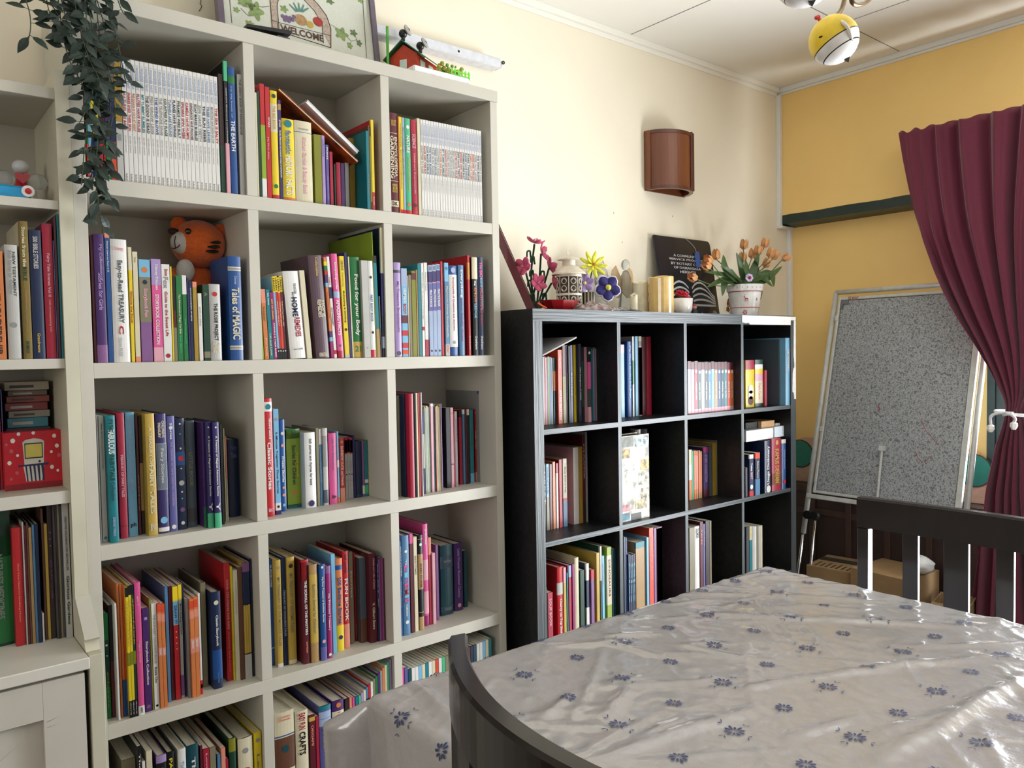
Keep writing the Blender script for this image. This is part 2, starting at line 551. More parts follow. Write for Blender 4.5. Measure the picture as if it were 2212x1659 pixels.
# ------------------------------------------------------------------ books
def ucover(w_, d_, h_, hard, rev=False, ins=0.0):
    t = min(0.0022 if hard else 0.0007, w_ * 0.12)
    if hard and w_ > 0.012:
        b = min(0.10 * w_, 0.0035)
        arc = [(w_ * k / 6, b * (2 * k / 6 - 1) ** 2) for k in range(7)]
    else:
        c = min(0.0008, w_ * 0.1)
        arc = [(0, c), (c, 0), (w_ - c, 0), (w_, c)]
    inn = [(w_ - t, 0.0045), (t, 0.0045)]
    poly = arc + [(w_, d_), (w_ - t, d_)] + inn + [(t, d_), (0, d_)]
    if rev:
        poly = [(x, d_ - y) for x, y in poly][::-1]
    return poly, arc, t


BOOKN = {}
CELLB = {}


def book(x, yf, z, w_, h_, d_, col, hard=False, rev=False, pages=None, lean=0, segs=(), label='', group=None, matte=False, cat='book'):
    root = thing('book', label, cat, (x, yf, z), 0, group)
    root.rotation_euler = (0, -math.radians(lean), 0)
    poly, arc, t = ucover(w_, d_, h_, hard, rev)
    rough = 0.3 if hard else 0.36
    MB().prism(poly, h_).build('cover', P(col), root, local=True)
    i = 0.003 if hard else 0.0004
    ye = (d_ - 0.004) if hard else d_ - 0.0005
    m_ = MB()
    if rev:
        m_.box((t, d_ - ye, i), (w_ - t, d_ - 0.0046, h_ - i))
    else:
        m_.box((t, 0.0046, i), (w_ - t, ye, h_ - i))
    m_.build('pages', P(pages) if pages else PAGES, root, local=True)
    if rev:
        return root
    for s in segs:
        k = s[0]
        if k == 'b':
            e_ = 0.00022
            pl = [(a - e_ if a < w_ / 2 else a + e_, b - e_) for a, b in arc] + [(w_ + e_, 0.006), (w_ - t * 0.5, 0.006), (w_ - t * 0.5, 0.003), (t * 0.5, 0.003), (t * 0.5, 0.006), (-e_, 0.006)]
            MB().prism(pl, h_ * (s[2] - s[1]), Matrix.Translation((0, 0, h_ * (1 - s[2])))).build('spine_band', P(s[3]), root, local=True)
        elif k == 'o':
            rr = w_ * (s[4] if len(s) > 4 else 0.3)
            MB().lathe([(1e-5, 0), (rr, 0)], 14, Matrix.Translation((w_ / 2, -0.0005, h_ * (1 - s[1]))) @ Matrix.Rotation(PI / 2, 4, 'X')).build('spine_emblem', P(s[2]), root, local=True)
        else:
            off, wf_ = s[5], s[6]
            L = h_ * (s[2] - s[1])
            zc = h_ * (1 - (s[1] + s[2]) / 2)
            c = (w_ * (0.5 + off), -0.0007, zc)
            if k == 't':
                letter(s[4], P(s[3]), root, c, (0, 0, -1), (1, 0, 0), L, w_ * wf_)
            elif k == 'u':
                letter(s[4], P(s[3]), root, c, (0, 0, 1), (-1, 0, 0), L, w_ * wf_)
            else:
                letter(s[4], P(s[3]), root, c, (1, 0, 0), (0, 0, 1), w_ * wf_, L)
    return root


def parse_segs(parts):
    out = []
    for p in parts:
        a = p.strip().split(' ')
        if a[0] == 'b':
            out.append(('b', float(a[1]), float(a[2]), a[3]))
        elif a[0] == 'o':
            out.append(('o', float(a[1]), a[2], None) + ((float(a[3]),) if len(a) > 3 else ()))
        else:
            c = a[3].split('@')
            off, wf_ = 0.0, 0.6
            if len(c) > 1:
                q = c[1].split(',')
                off = float(q[0])
                wf_ = float(q[1]) if len(q) > 1 else 0.3
            out.append((a[0], float(a[1]), float(a[2]), c[0], ' '.join(a[4:]), off, wf_))
    return out


BRANDS = ('Disney', 'Webster', 'Oxford', 'OXFORD', 'Rotary', 'Barbie', 'Princess', 'Dr', 'IGLOO', 'Larousse')
ORD = ['leftmost', 'second', 'third', 'fourth', 'fifth', 'sixth', 'seventh', 'eighth', 'ninth', 'tenth', 'eleventh', 'twelfth', 'thirteenth', 'fourteenth', 'fifteenth',
       'sixteenth', 'seventeenth', 'eighteenth', 'nineteenth', 'twentieth', 'twenty-first', 'twenty-second', 'twenty-third', 'twenty-fourth', 'twenty-fifth', 'twenty-sixth', 'twenty-seventh',
       'twenty-eighth', 'twenty-ninth', 'thirtieth', 'thirty-first', 'thirty-second', 'thirty-third', 'thirty-fourth', 'thirty-fifth', 'thirty-sixth', 'thirty-seventh', 'thirty-eighth', 'thirty-ninth', 'fortieth']


def FPXV(x, y, z):
    q = CMT @ (Vector((x, y, z)) - CAMP)
    return IH / 2 + FPX * q.y / q.z


BOOKPX = []


def cell(place, yfront, zf, xmin, xmax, yback, text, top=None, setback=1.0):
    """one line per book: ul ur vt colour [options] | bands and titles"""
    rows = []
    for ln in text.strip().split('\n'):
        pr_ = ln.split('|')
        a = pr_[0].split()
        ul, ur, vt = map(float, a[:3])
        cols = a[3].split(',')
        o = {'s': setback, 'h': False, 'l': 0.0, 'f': False, 'n': 1, 'T': top, 'd': None, 'c': None, 'v2': None}
        for q in a[4:]:
            if q == 'h':
                o['h'] = True
            elif q == 'f':
                o['f'] = True
            elif q[0] == '@':
                o['vb'] = float(q[1:])
            elif q[0] == 's':
                o['s'] = float(q[1:])
            elif q[0] == 'l':
                o['l'] = float(q[1:])
            elif q[0] == 'n':
                o['n'] = int(q[1:])
            elif q[0] == 'd':
                o['d'] = float(q[1:]) / 100
            elif q[0] == 'c':
                o['c'] = q[1:]
            elif q[0] == 'w':
                o['v2'] = float(q[1:])
        rows.append((ul, ur, vt, cols, o, pr_[1:]))
    items = []
    for ul, ur, vt, cols, o, parts in rows:
        y = yfront + o['s'] / 100
        if 'vb' in o:
            y = at((ul + ur) / 2, o['vb'], 'z', zf).y
        y = min(max(y, yfront + 0.002), yfront + 0.12)
        zr = zf if not o['T'] else z_at(vt, x_at(ul, y, zf), y)
        xa_, xb_ = x_at(ul, y, zr), x_at(ur, y, zr)
        xa_, xb_ = max(xa_, xmin + 0.0005), min(xb_, xmax - 0.0005)
        n_ = o['n']
        segsets = [parse_segs(p.split('&&')) if 0 else p for p in parts]
        for k in range(n_):
            x0 = xa_ + (xb_ - xa_) * k / n_
            x1 = xa_ + (xb_ - xa_) * (k + 1) / n_
            vv = vt if o['v2'] is None else vt + (o['v2'] - vt) * k / max(1, n_ - 1)
            lean_off = 0
            h_ = z_at(vv, (x0 + x1) / 2, y) - zf
            if n_ > 1 and not o['v2']:
                h_ *= 1 - 0.03 * R.random()
            ss = []
            for p in parts:
                q = p.strip()
                if '/' in q and q[0] in 'tu':
                    b = q.split(' ')
                    opts = ' '.join(b[4:]).split('/')
                    cc = b[3].split('@')
                    cl = cc[0].split(',')
                    b[3] = cl[k % len(cl)] + ('@' + cc[1] if len(cc) > 1 else '')
                    if len(opts) > 1 and k >= len(opts):
                        opts = opts
                    q = ' '.join(b[:4] + [opts[k % len(opts)]])
                ss.append(q)
            um = ul + (ur - ul) * (k + 0.5) / n_
            vbot = FPXV(x0, y, zf)
            lim = 1659 if um < 735 else (1560 - (um - 735) * 0.72 if um < 860 else 1470 - (um - 860) * 0.3145)
            items.append(dict(px=(ur - ul) / n_ * max(0, min(vbot, lim) - vv), x0=x0, x1=x1, y=y, h=h_, col=cols[k % len(cols)], o=o, segs=parse_segs(ss)))
    items.sort(key=lambda i: i['x0'])
    for a, b in zip(items, items[1:]):
        if b['x0'] < a['x1']:
            if a['y'] > b['y'] + 0.002 and b['x0'] - a['x0'] > 0.003:
                a['x1'] = b['x0']
            elif b['x1'] - a['x1'] > 0.002:
                b['x0'] = a['x1']
            else:
                m__ = (a['x0'] + max(b['x1'], a['x1'])) / 2
                e__ = max(b['x1'], a['x1'])
                a['x1'], b['x0'], b['x1'] = m__, m__, e__
    cand = []
    for i, it in enumerate(items):
        word = PAL[it['col']][1]
        wd = it['x1'] - it['x0']
        th = 'thin' if wd < 0.011 else ('slim' if wd < 0.02 else ('thick' if wd > 0.032 else ''))
        ttl = [s for s in it['segs'] if s[0] in 'tuh' and len(s[4]) > 4 and not any(b in s[4] for b in BRANDS)]
        a = 'an' if word[0] in 'aeio' else 'a'
        if ttl:
            tt = max(ttl, key=lambda s: len(s[4]))[4].split()
            tt = tt[:max(1, 16 - len((th + ' ' + word + ' book titled ' + place).split()))]
            L = '%s %s %s titled %s, %s' % (th, word, 'hardback' if it['o']['h'] else 'book', ' '.join(q_.capitalize() for q_ in tt), place)
        else:
            l_ = PAL[items[i - 1]['col']][1] if i else None
            r_ = PAL[items[i + 1]['col']][1] if i + 1 < len(items) else None
            if l_ and r_:
                L = '%s %s book between %s and %s spines, %s' % (th, word, l_, r_, place)
                if len(L.split()) > 16:
                    L = '%s book between %s and %s ones, %s' % (word, l_, r_, place)
                if len(L.split()) > 16:
                    L = '%s book right of %s one, %s' % (word, l_, place)
            elif r_:
                L = '%s %s book at the left end beside a %s one, %s' % (th, word, r_, place)
            else:
                L = '%s %s book at the right end beside a %s one, %s' % (th, word, l_ or 'plain', place)
        cand.append(' '.join(L.split()))
    for i, it in enumerate(items):
        L = cand[i]
        if cand.count(L) > 1 or L in LABELS or len(L.split()) > 16:
            word = PAL[it['col']][1]
            L = '%s book, %s from left, %s' % (word, ORD[min(i, 39)], place)
            if i == 0:
                L = '%s book, leftmost in its row, %s' % (word, place)
        o = it['o']
        wd = max(0.0015, it['x1'] - it['x0'] - 0.0004)
        dep = o['d'] or min(max(0.12, it['h'] * 0.74), yback - it['y'] - 0.004)
        dep = min(dep, yback - it['y'] - 0.004)
        hh = it['h']
        lr = o['l']
        xx = it['x0']
        if lr:      # leaning to the left: keep the foot corner on the shelf
            xx += 0.0
        BOOKPX.append((it['px'], root_ := book(xx + 0.0002, it['y'], zf + 0.0003, wd, hh, dep, it['col'], o['h'], o['f'], o['c'], lr, it['segs'], L, 'books, ' + place)))


def wcell(k, r, place, text, **kw):
    cell(place, YF, wzt(r), wxl(k) + TV, wxl(k + 1), YB, text, **kw)


wcell(0, 1, 'top left cell of white case', '''
190 193.5 200 vo | b 0 .6 gr
193.5 201 196 ll | b 0 .35 te | b .35 .62 sk
201 208 192 nv | b .1 .5 ye
208 216.5 190 dt | b .2 .55 ye
217 230.5 188 re | b 0 .62 db | o .95 cr
231 241.5 184 gr | b 0 .6 pu | o .94 cr
242 253.5 180 vo | b 0 .6 nv | o .95 cr
254.5 269 134 lg | b 0 .5 mu | h .6 .66 gy NEW EDITION
270 477 126 wh n22 w166 | t .04 .24 pb I WONDER WHY | t .27 .58 cs,re,or,cs,te,bk,gy,bl,gy,dn,sb,nv,dn,cs,re,ma,dt,gy,nv,sb,gy,re@0,.62 VULTURES ARE BALD/SNAKES SHED THEIR SKIN/THE SAHARA IS COLD AT NIGHT/FLUTES HAVE HOLES/MY TUMMY RUMBLES/THE DODO IS DEAD/FISH GROW LEGS/THE WIND BLOWS/THE TELEPHONE RINGS/COUNTRIES FLY FLAGS/TUNNELS ARE ROUND/PLANES HAVE WINGS/PYRAMIDS WERE BUILT/SPIDERS SPIN WEBS/CAMELS HAVE HUMPS/KANGAROOS HAVE POUCHES/SOAP MAKES BUBBLES/ZIPS HAVE TEETH/THE SUN RISES/TREES HAVE LEAVES/MOUNTAINS HAVE SNOW ON TOP/THE SEA IS SALTY | t .62 .76 gy@0,.3 and other questions | t .93 .99 gy@0,.35 bks
479 489 160 db | b .6 1 dn
491 499 132 bk s.6 | b 0 .15 mi | t .2 .62 wh@0,.3 children's illustrated encyclopedia | b .62 1 lp
500.5 515 145 bl s.6 h | b .07 .13 gr | t .15 .4 pb@-.12,.25 my big book of | t .42 .66 wh THE EARTH
520 533 161 lg s.8 h | t .04 .5 dg@0,.4 THE GREAT BOOK OF KNOWLEDGE
''')
wcell(1, 1, 'top middle cell of white case', '''
557 561 200 cr
561.5 567 197 dn h
567.5 577.5 181 re | b .36 .83 li | b .83 1 wh
578.5 588.5 188 re h | t .27 .36 wh@.2,.35 STARS | t .45 .65 lp@-.1,.4 My First Atlas
590 605 196 ye h | b .12 .38 cr | o .05 dn | t .14 .36 gd@0,.4 THE BIG BOOK | o .88 gr | b .96 1 re
605.5 612.5 216 in | b .04 .1 tn | t .2 .27 wh@0,.5 STARS | t .3 .78 wh@0,.45 TRAVEL THROUGH THE WONDER WORLD OF ASTRONOMY
613.5 640 257 ye h | o .06 te | t .14 .43 sb@0,.45 fantastic | t .45 .93 wh@0,.6 HISTORY FACTS | b .96 1 or
641 678 262 cr h | h .09 .11 gy THE READERS DIGEST | b .135 .142 sb | t .2 .9 lp@0,.3 Kitchen Garden & Beauty Book
681.5 697.5 291 ol s1.5
698 705 293 ll s1.5 | t .05 .3 vi@0,.4 collection
706.5 713 313 vi s3 | t .04 .25 wh PONY | t .5 .9 ll@0,.4 club stories series
714.5 721.5 328 cs s3
723.5 727 355 dn s4
728.5 738 351 cs s4 h
738.5 746.5 353 pu s4
747.5 756 352 gy s4
757 781.5 300 mu s7 d9
782.5 791.5 281 te s.5 d19 h | t .55 .8 gy@0,.4 My First Treasury
792 797.5 270 br s.8
798 802.5 276 dn s.8 | b .1 .9 ol
804 811 259 re s.8 h | b .0 .8 ye | t .85 .95 wh@0,.4 Early
''')
wcell(2, 1, 'top right cell of white case', '''
845 863.5 244 ma s.6 h | h .07 .13 gd THE ROYAL SOCIETY | b .2 .204 cr | t .24 .64 cr@.2,.34 ENCYCLOPEDIA | t .23 .66 cr@-.22,.38 GARDENING | b .68 .684 cr | h .71 .8 gd CHRISTOPHER | b .88 .94 cr | h .89 .93 db DK
864 866 251 or s.6
866 872.5 252.5 ye s.6 h | t .06 .75 kh@0,.35 Wildlife Encyclopedia | b .96 1 re
873 878 254 pb s.6 h | t .1 .6 gy@0,.35 Farm | b .96 1 re
879 890.5 256 mi s.6 h | o .09 wh | t .18 .36 wh NATURE | t .4 .75 gd@0,.3 Children's Encyclopedia | o .9 or | b .96 1 re
891.5 903.5 259 cs s.6 h | t .15 .3 lp SCIENCE | t .35 .78 lp@0,.3 Children's Encyclopedia | o .9 ma | b .96 1 re
905 911.5 256 cr s.8
912 1043 258 wh s.8 n24 w283 | t .04 .24 pb I WONDER WHY | t .27 .56 kh,re,te,bl,gy,sb,gy,or,te,re,gy,gy,gy,cs,dg,re,dt,bl,dt,or,re,gy,nv,gy@0,.62 COUNTRIES FLY FLAGS/SNAKES SHED THEIR SKIN/SOAP MAKES BUBBLES/THE WIND BLOWS/THE SUN RISES/TREES HAVE LEAVES/COUNTRIES FLY FLAGS/VULTURES ARE BALD/MY TUMMY RUMBLES/KANGAROOS HAVE POUCHES/TUNNELS ARE ROUND/THE TELEPHONE RINGS/FISH GROW LEGS/FLUTES HAVE HOLES/ZIPS HAVE TEETH/SPIDERS SPIN WEBS/PYRAMIDS WERE BUILT/PLANES HAVE WINGS/STARS TWINKLE/CAMELS HAVE HUMPS/SNAKES SHED THEIR SKIN/TREES HAVE LEAVES/THE WIND BLOWS/THE SAHARA IS COLD | t .6 .74 gy@0,.3 and other questions | t .93 .99 gy@0,.35 bks
''')
wcell(0, 2, 'second row left cell of white case', '''
205 211 508 ma
212 235 506 pu h s.5 | t .08 .36 ll@.1,.35 My Collection of | t .3 .59 ll@0,.4 Stories for Girls | b .86 1 mv
235.7 246 504 bl s.5 | b 0 .035 sa | t .06 .3 wh@0,.4 Disney Learn to Read A-Z
247.5 283 517 wh h s.3 d15 | h .06 .1 lp Disney | t .17 .68 sl@0,.4 Easy-to-Read TREASURY | t .7 .77 re@0,.3 C | t .8 .95 lg@-.1,.25 Disney PRESS
285 292.5 534 ye d13 | b 0 .2 cr | t .38 .66 re Winnie the Pooh
294 305 544 cr d13 | t .05 .1 kh@0,.35 Disney | b .95 1 sa
307 331 561 mv d13 | b 0 .17 sk | o .1 or .28 | b .17 .61 kh | o .22 nv .22 | t .28 .56 lp@0,.45 Storybook Fun
333.5 354 560 pk d13 | b 0 .25 ll | t .05 .3 wh@0,.4 Disney Princess | t .34 .83 wh@0,.4 STORYBOOK COLLECTION | b .86 1 lp
355 373 571 wh d12 | t .05 .12 cs@.1,.4 Stone | t .13 .25 gy Fox | t .28 .74 cs@0,.35 Guide to the Sweet Life | o .94 cs .28
374 377.5 576 ye d12
378 384.5 598 bk d12 | b .4 .6 ma | b .6 1 kh
385.5 397.5 595 gr d12 | t .22 .68 cr@0,.45 The Adventures of Magic Car Kids | t .7 .9 mi@0,.35 Enid Blyton
398.5 408 595 gr d12 | b 0 .22 wh | t .5 .8 mi@0,.3 adventure
409.5 413 600 in d12
413.5 420 608 nv d12 | t .08 .5 wh@0,.35 GOOSEBUMPS
421 430 609 mu d12 | b 0 .07 sa
431.5 440 634 wh d12 | t .2 .48 gy@0,.4 guide to sailing
442.5 455 614.5 dn d12 | t .1 .16 kh A | b .88 .96 kh
456.5 480.5 614 lg d12 h | o .13 re .22 | t .25 .74 bk@0,.42 THE ROSIE PROJECT | h .76 .9 cr GREAT
499.5 527 554 bl s.4 h d13 | b .1 .108 cr | b .108 .13 gy | b .13 .138 cr | t .19 .27 pb@0,.25 Disney | t .3 .8 cr@0,.6 Tales of MAGIC | b .86 .868 cr | b .868 .89 gy | b .89 .898 cr
''')
wcell(1, 2, 'second row middle cell of white case', '''
567.5 571 628 li l2 d12
572.5 582 625 or l2 d12 | b 0 .2 sa | t .25 .45 gr@0,.4 Insects | t .7 .95 cr@0,.3 Fun Facts
583 591.5 626 te l2 d12 | t .05 .22 wh@0,.5 Baby Animals | t .63 .95 cr@0,.4 Lift and Look
592 600 632 mg l2 d12 | t .1 .4 ye@-.1,.4 LET US LEARN | t .45 .97 wh@.1,.4 ANIMALS & THEIR BABIES
600.5 620.5 596 sk,re,vo,ma l2.5 n4 d12 | b 0 .19 ye | t .02 .17 bk LEARN | t .3 .6 cr@0,.4 FLYING WITH MY BEST FRIEND/RIDING ON THE BACK/FIRST DAY OUT HIKING/THE LITTLE RED HEN | b .87 1 bk | o .9 wh .3
629 662.5 587 wh l4 h d16 | t .14 .26 dg@.16,.16 THE DOCTORS | t .24 .42 dg@0,.12 BOOK OF | t .3 .52 nv@.05,.36 HOME | t .53 .75 cs@.12,.36 REMEDIES | h .88 .9 gy zel
664 675 585 cr l4 d15
685 713.5 553 pl l3.6 h d18 | t .02 .2 gd@.05,.2 Collectables | t .44 .6 cr@.3,.22 HOME | t .43 .6 cr@.02,.3 REMEDIES | h .945 .985 cr INTERNATIONAL
716 722 557 or l3.3 d16 | b .04 .08 ye | b .08 .13 gr | b .13 .17 re | b .17 .25 pu | b .25 .29 sk | t .33 .6 re@0,.3 Thesaurus | b .73 .79 pu | b .79 .83 sk | b .83 1 mg
722.5 728.5 555 wh l3.3 d16 | t .2 .28 re@0,.4 Collins | b .3 .41 nv | t .5 .68 bk@0,.5 DICTIONARY | b .92 .96 re
731 743.5 549 pk l2.7 h d17 | t .08 .34 wh@0,.4 Encyclopedia | b .36 .42 pb | t .44 .78 wh@0,.5 AMAZING FACTS | o .88 gr .2 | b .93 1 cs
746 756 554 ye l2.2 d17 | t .04 .14 kh@0,.5 USBORNE | t .16 .3 gd@0,.4 Step-by-step | t .34 .65 bk@0,.4 Multiplying & Dividing | o .72 db .3 | b .97 1 lg
756.5 761.5 546 in l2 d17
762 765 555 cr l1.5 d17
765.5 785 556 gr l1 h d17 | t .17 .78 wh@0,.55 Food for your Body | b .84 1 gd | h .88 .94 gr 21
788 802 563 lg l1 d12 s.2 | o .9 gy .1
802.5 813 564 wh l1 h s.2 d13 | o .17 bk .25 | t .35 .63 sb@0,.5 FIRST BODY BOOK | o .74 bk .25 | b .92 1 re
813.5 815 501 li l1 d26 s.3
815.5 822.5 553 te l1.3 s.2 d16 | b 0 .07 bk | b .72 1 tn
823.5 826 640 gy l1 d15
827 836.5 492 nv h s.6 d25 | b 0 .35 cr | b .35 .68 in | b .84 .93 pb
''')
wcell(2, 2, 'second row right cell of white case', '''
855.5 870 567 ll h | t .2 .74 mv@0,.4 My Treasure Encyclopedia | b .08 .11 dg | o .96 dg .28
870.5 883 580 sk | b 0 .2 pb | t .23 .38 wh@0,.5 HUMAN | t .4 .52 re@0,.5 BODY | b .53 .62 ma | b .7 .76 re | b .84 .9 re | b .92 .97 vo
884 886 596 cr d12
886.5 892 594 kh d12
892.5 902 586 ol d13 | b .02 .1 ma
902.5 905.5 583 tn d13
906 913 570 te d18
913.5 919 569 wh | t .1 .6 gy@0,.3 Early Learning | b .68 .72 cs
919.5 927 567.5 wh | t .1 .3 gy@0,.3 Stories | b .82 1 cs
929 954.5 570 pb n3 | b .07 .19 in | b .19 .197 lp | b .197 .5 vi | t .27 .46 wh@.05,.6 PRACTICE BOOK | h .015 .055 dg 2/1/3 | o .94 nv .25
955.5 960 565 re h | t .05 .25 lp@0,.3 Atlas
963.5 972.5 568 sk | b .2 .87 sb | o .06 sb .35 | t .25 .8 cr@0,.4 Playhouse Disney Encyclopedia | b .88 1 lg | t .88 .98 vo@0,.6 DINKY
974 990.5 574 bl h | b .1 .9 wh | o .05 pb .3 | t .13 .72 cs@0,.28 Encyclopedia of Questions and Answers | o .85 gy .2
994 1005.5 573 sb h | t .05 .36 wh@0,.5 Everything | t .36 .84 mg@0,.4 your body does
1006.5 1012 583 nv h s3
1013.5 1023 552 re h s.5 d19 | b .07 .24 or | t .08 .23 ye@0,.4 DINOSAURS | t .8 .94 wh@0,.4 Grandreams
1024 1035 556 bk h s.5 d14 | b 0 .22 cr | t .24 .29 wh@-.1,.35 Big | t .31 .46 or@0,.5 KNOW | t .47 .62 sk@0,.5 LEDGE | t .8 .94 wh@0,.4 Grandreams
1036 1048 556 nv h s.5 d16 | t .05 .2 pk@0,.5 The BIG | t .21 .3 sk@0,.3 Book of | t .32 .7 cs@0,.5 HOW AND WHY | t .8 .94 wh@0,.4 Grandreams
''')
wcell(0, 3, 'third row left cell of white case', '''
218 221.5 897 lg @1173
222.5 235 899 lg @1171.4 | t .06 .11 dg@0,.35 Disney | t .12 .42 gy@0,.35 MOVIE COLLECTION FROZEN | o .965 te .3
239 258.5 898 te h @1172.5 | t .03 .12 dn@0,.5 IT'S THE | t .11 .3 wh@0,.7 FABULOUS | t .31 .51 dn@0,.5 FAIRYTALE | t .52 .67 dt@0,.4 Collection | t .8 .95 pb@0,.3 DISNEY PRESS
261.5 278 892 cs h @1163 | t .33 .67 lp@0,.35 TREASURY OF FAIRY TALES | b .9 .905 ma
280 299.5 891 sk h @1159 d15 | t .05 .62 pb@0,.4 Hans and Grimm's FAIRY TALES | h .885 .93 bk ph
300.5 306.5 894 ma @1155.5 | t .5 .8 tn@0,.4 fables
307.5 314.5 898 db @1154 | b .4 .8 tn
315.8 342.4 894 gd h @1157.5 | t .11 .42 cr@0,.35 A TREASURY OF | t .42 .82 cr@0,.5 FAIRY TALES | h .9 .96 cr BRIMAX
344.4 367 894 in h @1152 | t .06 .2 cr@.18,.25 CHILDREN'S | t .07 .2 cr@-.18,.25 TREASURY | b .245 .635 gy | b .25 .63 pb | t .29 .58 lg@0,.4 Fairy Stories | o .89 sk .35 | b .95 .985 wh
368.3 385 899 vi h @1148 | o .1 wh .25 | t .06 .2 wh@0,.3 Stories | t .22 .78 ll@0,.28 THE TREASURY OF HANS CHRISTIAN ANDERSEN | o .96 wh .3
386 406 904 nv h @1144 | o .05 wh .1 | o .14 sk .08 | o .27 wh .1 | b .3 .42 bl | o .36 re .3 | o .45 wh .08 | o .58 lg .3 | o .66 wh .1 | o .72 pb .08 | o .82 mv .25 | o .94 wh .2
407 427.4 909 sl h @1138.6 | t .3 .62 kh@0,.4 LITTLE BOOK | b .82 .95 dg
443 450.5 913 pu @1140 | b .8 1 gr
451 463.3 912 in h @1140.7 | o .05 wh .15 | t .13 .7 wh@0,.4 A Treasury of Magical Adventure Stories | t .76 .84 wh@0,.6 Y | b .86 1 mi
466.3 479.7 912 in h @1140 | o .05 wh .15 | t .13 .7 wh@0,.4 A Treasury of Magical Adventure Stories | t .76 .84 wh@0,.6 Y | b .86 1 mi
481 486.5 918 bk @1133
488 491 926 cr @1127
491.5 494.5 943 cr @1125.5 | b .0 .5 sa
497 520 949 nv h @1116.5 d10 | h .08 .15 vi Fairy | h .17 .24 vi Tales
''')
wcell(1, 3, 'third row middle cell of white case', '''
577.7 594.6 861 re h @1116 | b .03 .11 wh | o .07 te .35 | t .17 .34 wh@.15,.28 Illustrated | t .37 .77 wh@0,.5 Classic Stories | h .93 .96 lp BBC
596 608 883.5 sk @1111.7 | o .1 gy .3 | t .22 .8 nv@0,.4 5-Minute Together Time Stories | b .89 .96 wh | o .925 bk .25 | b .96 1 in
609 620 906.7 bl h @1105 | o .15 cr .3 | o .28 sa .3 | t .4 .68 wh@0,.45 Frozen Stories | o .74 sa .25 | o .82 sa .3 | o .93 sk .3
623.5 658 927 gr h @1097.3 d14 | b .02 .98 li | b .0 .12 gr | t .2 .7 dn@0,.28 Stories for Children | t .3 .6 ye@.25,.14 Read aloud | o .8 or .16 | b .95 1 te
662 685 934.5 wh h @1097 d14 | t .08 .7 dg@0,.3 365 stories and rhymes for boys | o .94 in .28
686.5 692.5 925 kh @1094
693 700.5 927 wh @1092 | b .2 1 sb | t .42 .7 pb@0,.3 storybook
701 711 925 lg h @1091.4 | b .1 .5 gy | b .8 .97 sl
713.6 730.4 936 pk h @1089 | t .06 .52 mv@0,.28 Little Red Riding Hood | h .87 .92 bk Jp
731 735 932 sk @1087 | b .4 .5 wh | b .92 1 or
736.3 746.5 946.3 re @1084.7 | o .06 tn .3 | t .13 .74 cr@0,.55 RAINBOW DUCK and Friends | b .78 1 sa
747.3 764.2 944 lg n3 @1077 | b 0 .26 cs | b .04 .24 mv | t .38 .54 gy@0,.45 Black Beauty/Secret Tiger/Coco | o .6 bk .25 | o .7 gy .2
765 769.5 940 in @1073
771 783.6 953 dt @1072 h | b .0 .95 nv
784.5 788.8 952 mv @1071 | b .8 .95 wh
789.5 796.5 951 te n2 @1070.5 | b .7 .76 wh | b .8 .95 mi
797.5 801 950 ye @1069.5
''')
wcell(2, 3, 'third row right cell of white case', '''
862.8 875 854.7 kh @1072 h
876.6 887.5 851 nv @1073.5 d16
888 898.6 850.7 cs @1075 h d18
899.4 902.4 849 dt @1074
902.8 906.5 849.5 cr @1074
907.2 910.3 849 re @1073.6
910.6 913.8 848 ma @1073
914 915.8 848 wh @1072.5
916.5 919.7 883 in @1067 | b .3 .7 lg | b 0 .05 ma
920.5 930.3 876 li,mi,wh n5 @1065 f cwh
930.6 933 872 ma @1063.5
933.6 939.5 872 lp @1063 | b 0 .03 wh
940 943.8 873.5 te @1062
944.2 954.5 873.8 vo,cr,ma,cr,ye n5 @1061.4 f ccr
954.8 957.5 872.6 ll @1061
966 975.4 881 bk @1054 d16
976 982.4 880.8 lp @1053 | o .07 gd .3 | b .7 .72 mv
982.8 984.6 893 re @1052.5
985 990.5 889 gy @1052 | t .1 .4 vi@0,.4 princess
994 1000.3 885 cs @1047 | b .0 .1 bk
1002 1006.6 885 sb @1046.5 | b .0 .06 wh
1007.8 1010.8 884 ma @1045.8
1011.3 1016.3 884 bk @1045 | b .0 .08 cr
1017.4 1025.5 885 te h @1042.7 | t .3 .5 gr@0,.4 Fairies | b .87 1 sk
1028 1036 884 re h @1040 | o .05 wh .3 | t .3 .55 wh@0,.5 Jungle Tales | b .87 .99 sa
1037 1042 845 gy @1041 d18 | b 0 .03 bl
1043 1046.5 838.6 bl @1041 d18
1047 1052 838.5 wh @1041 d18
1052.8 1056.5 838 gy @1041 d18 | b .9 .97 bk
''')
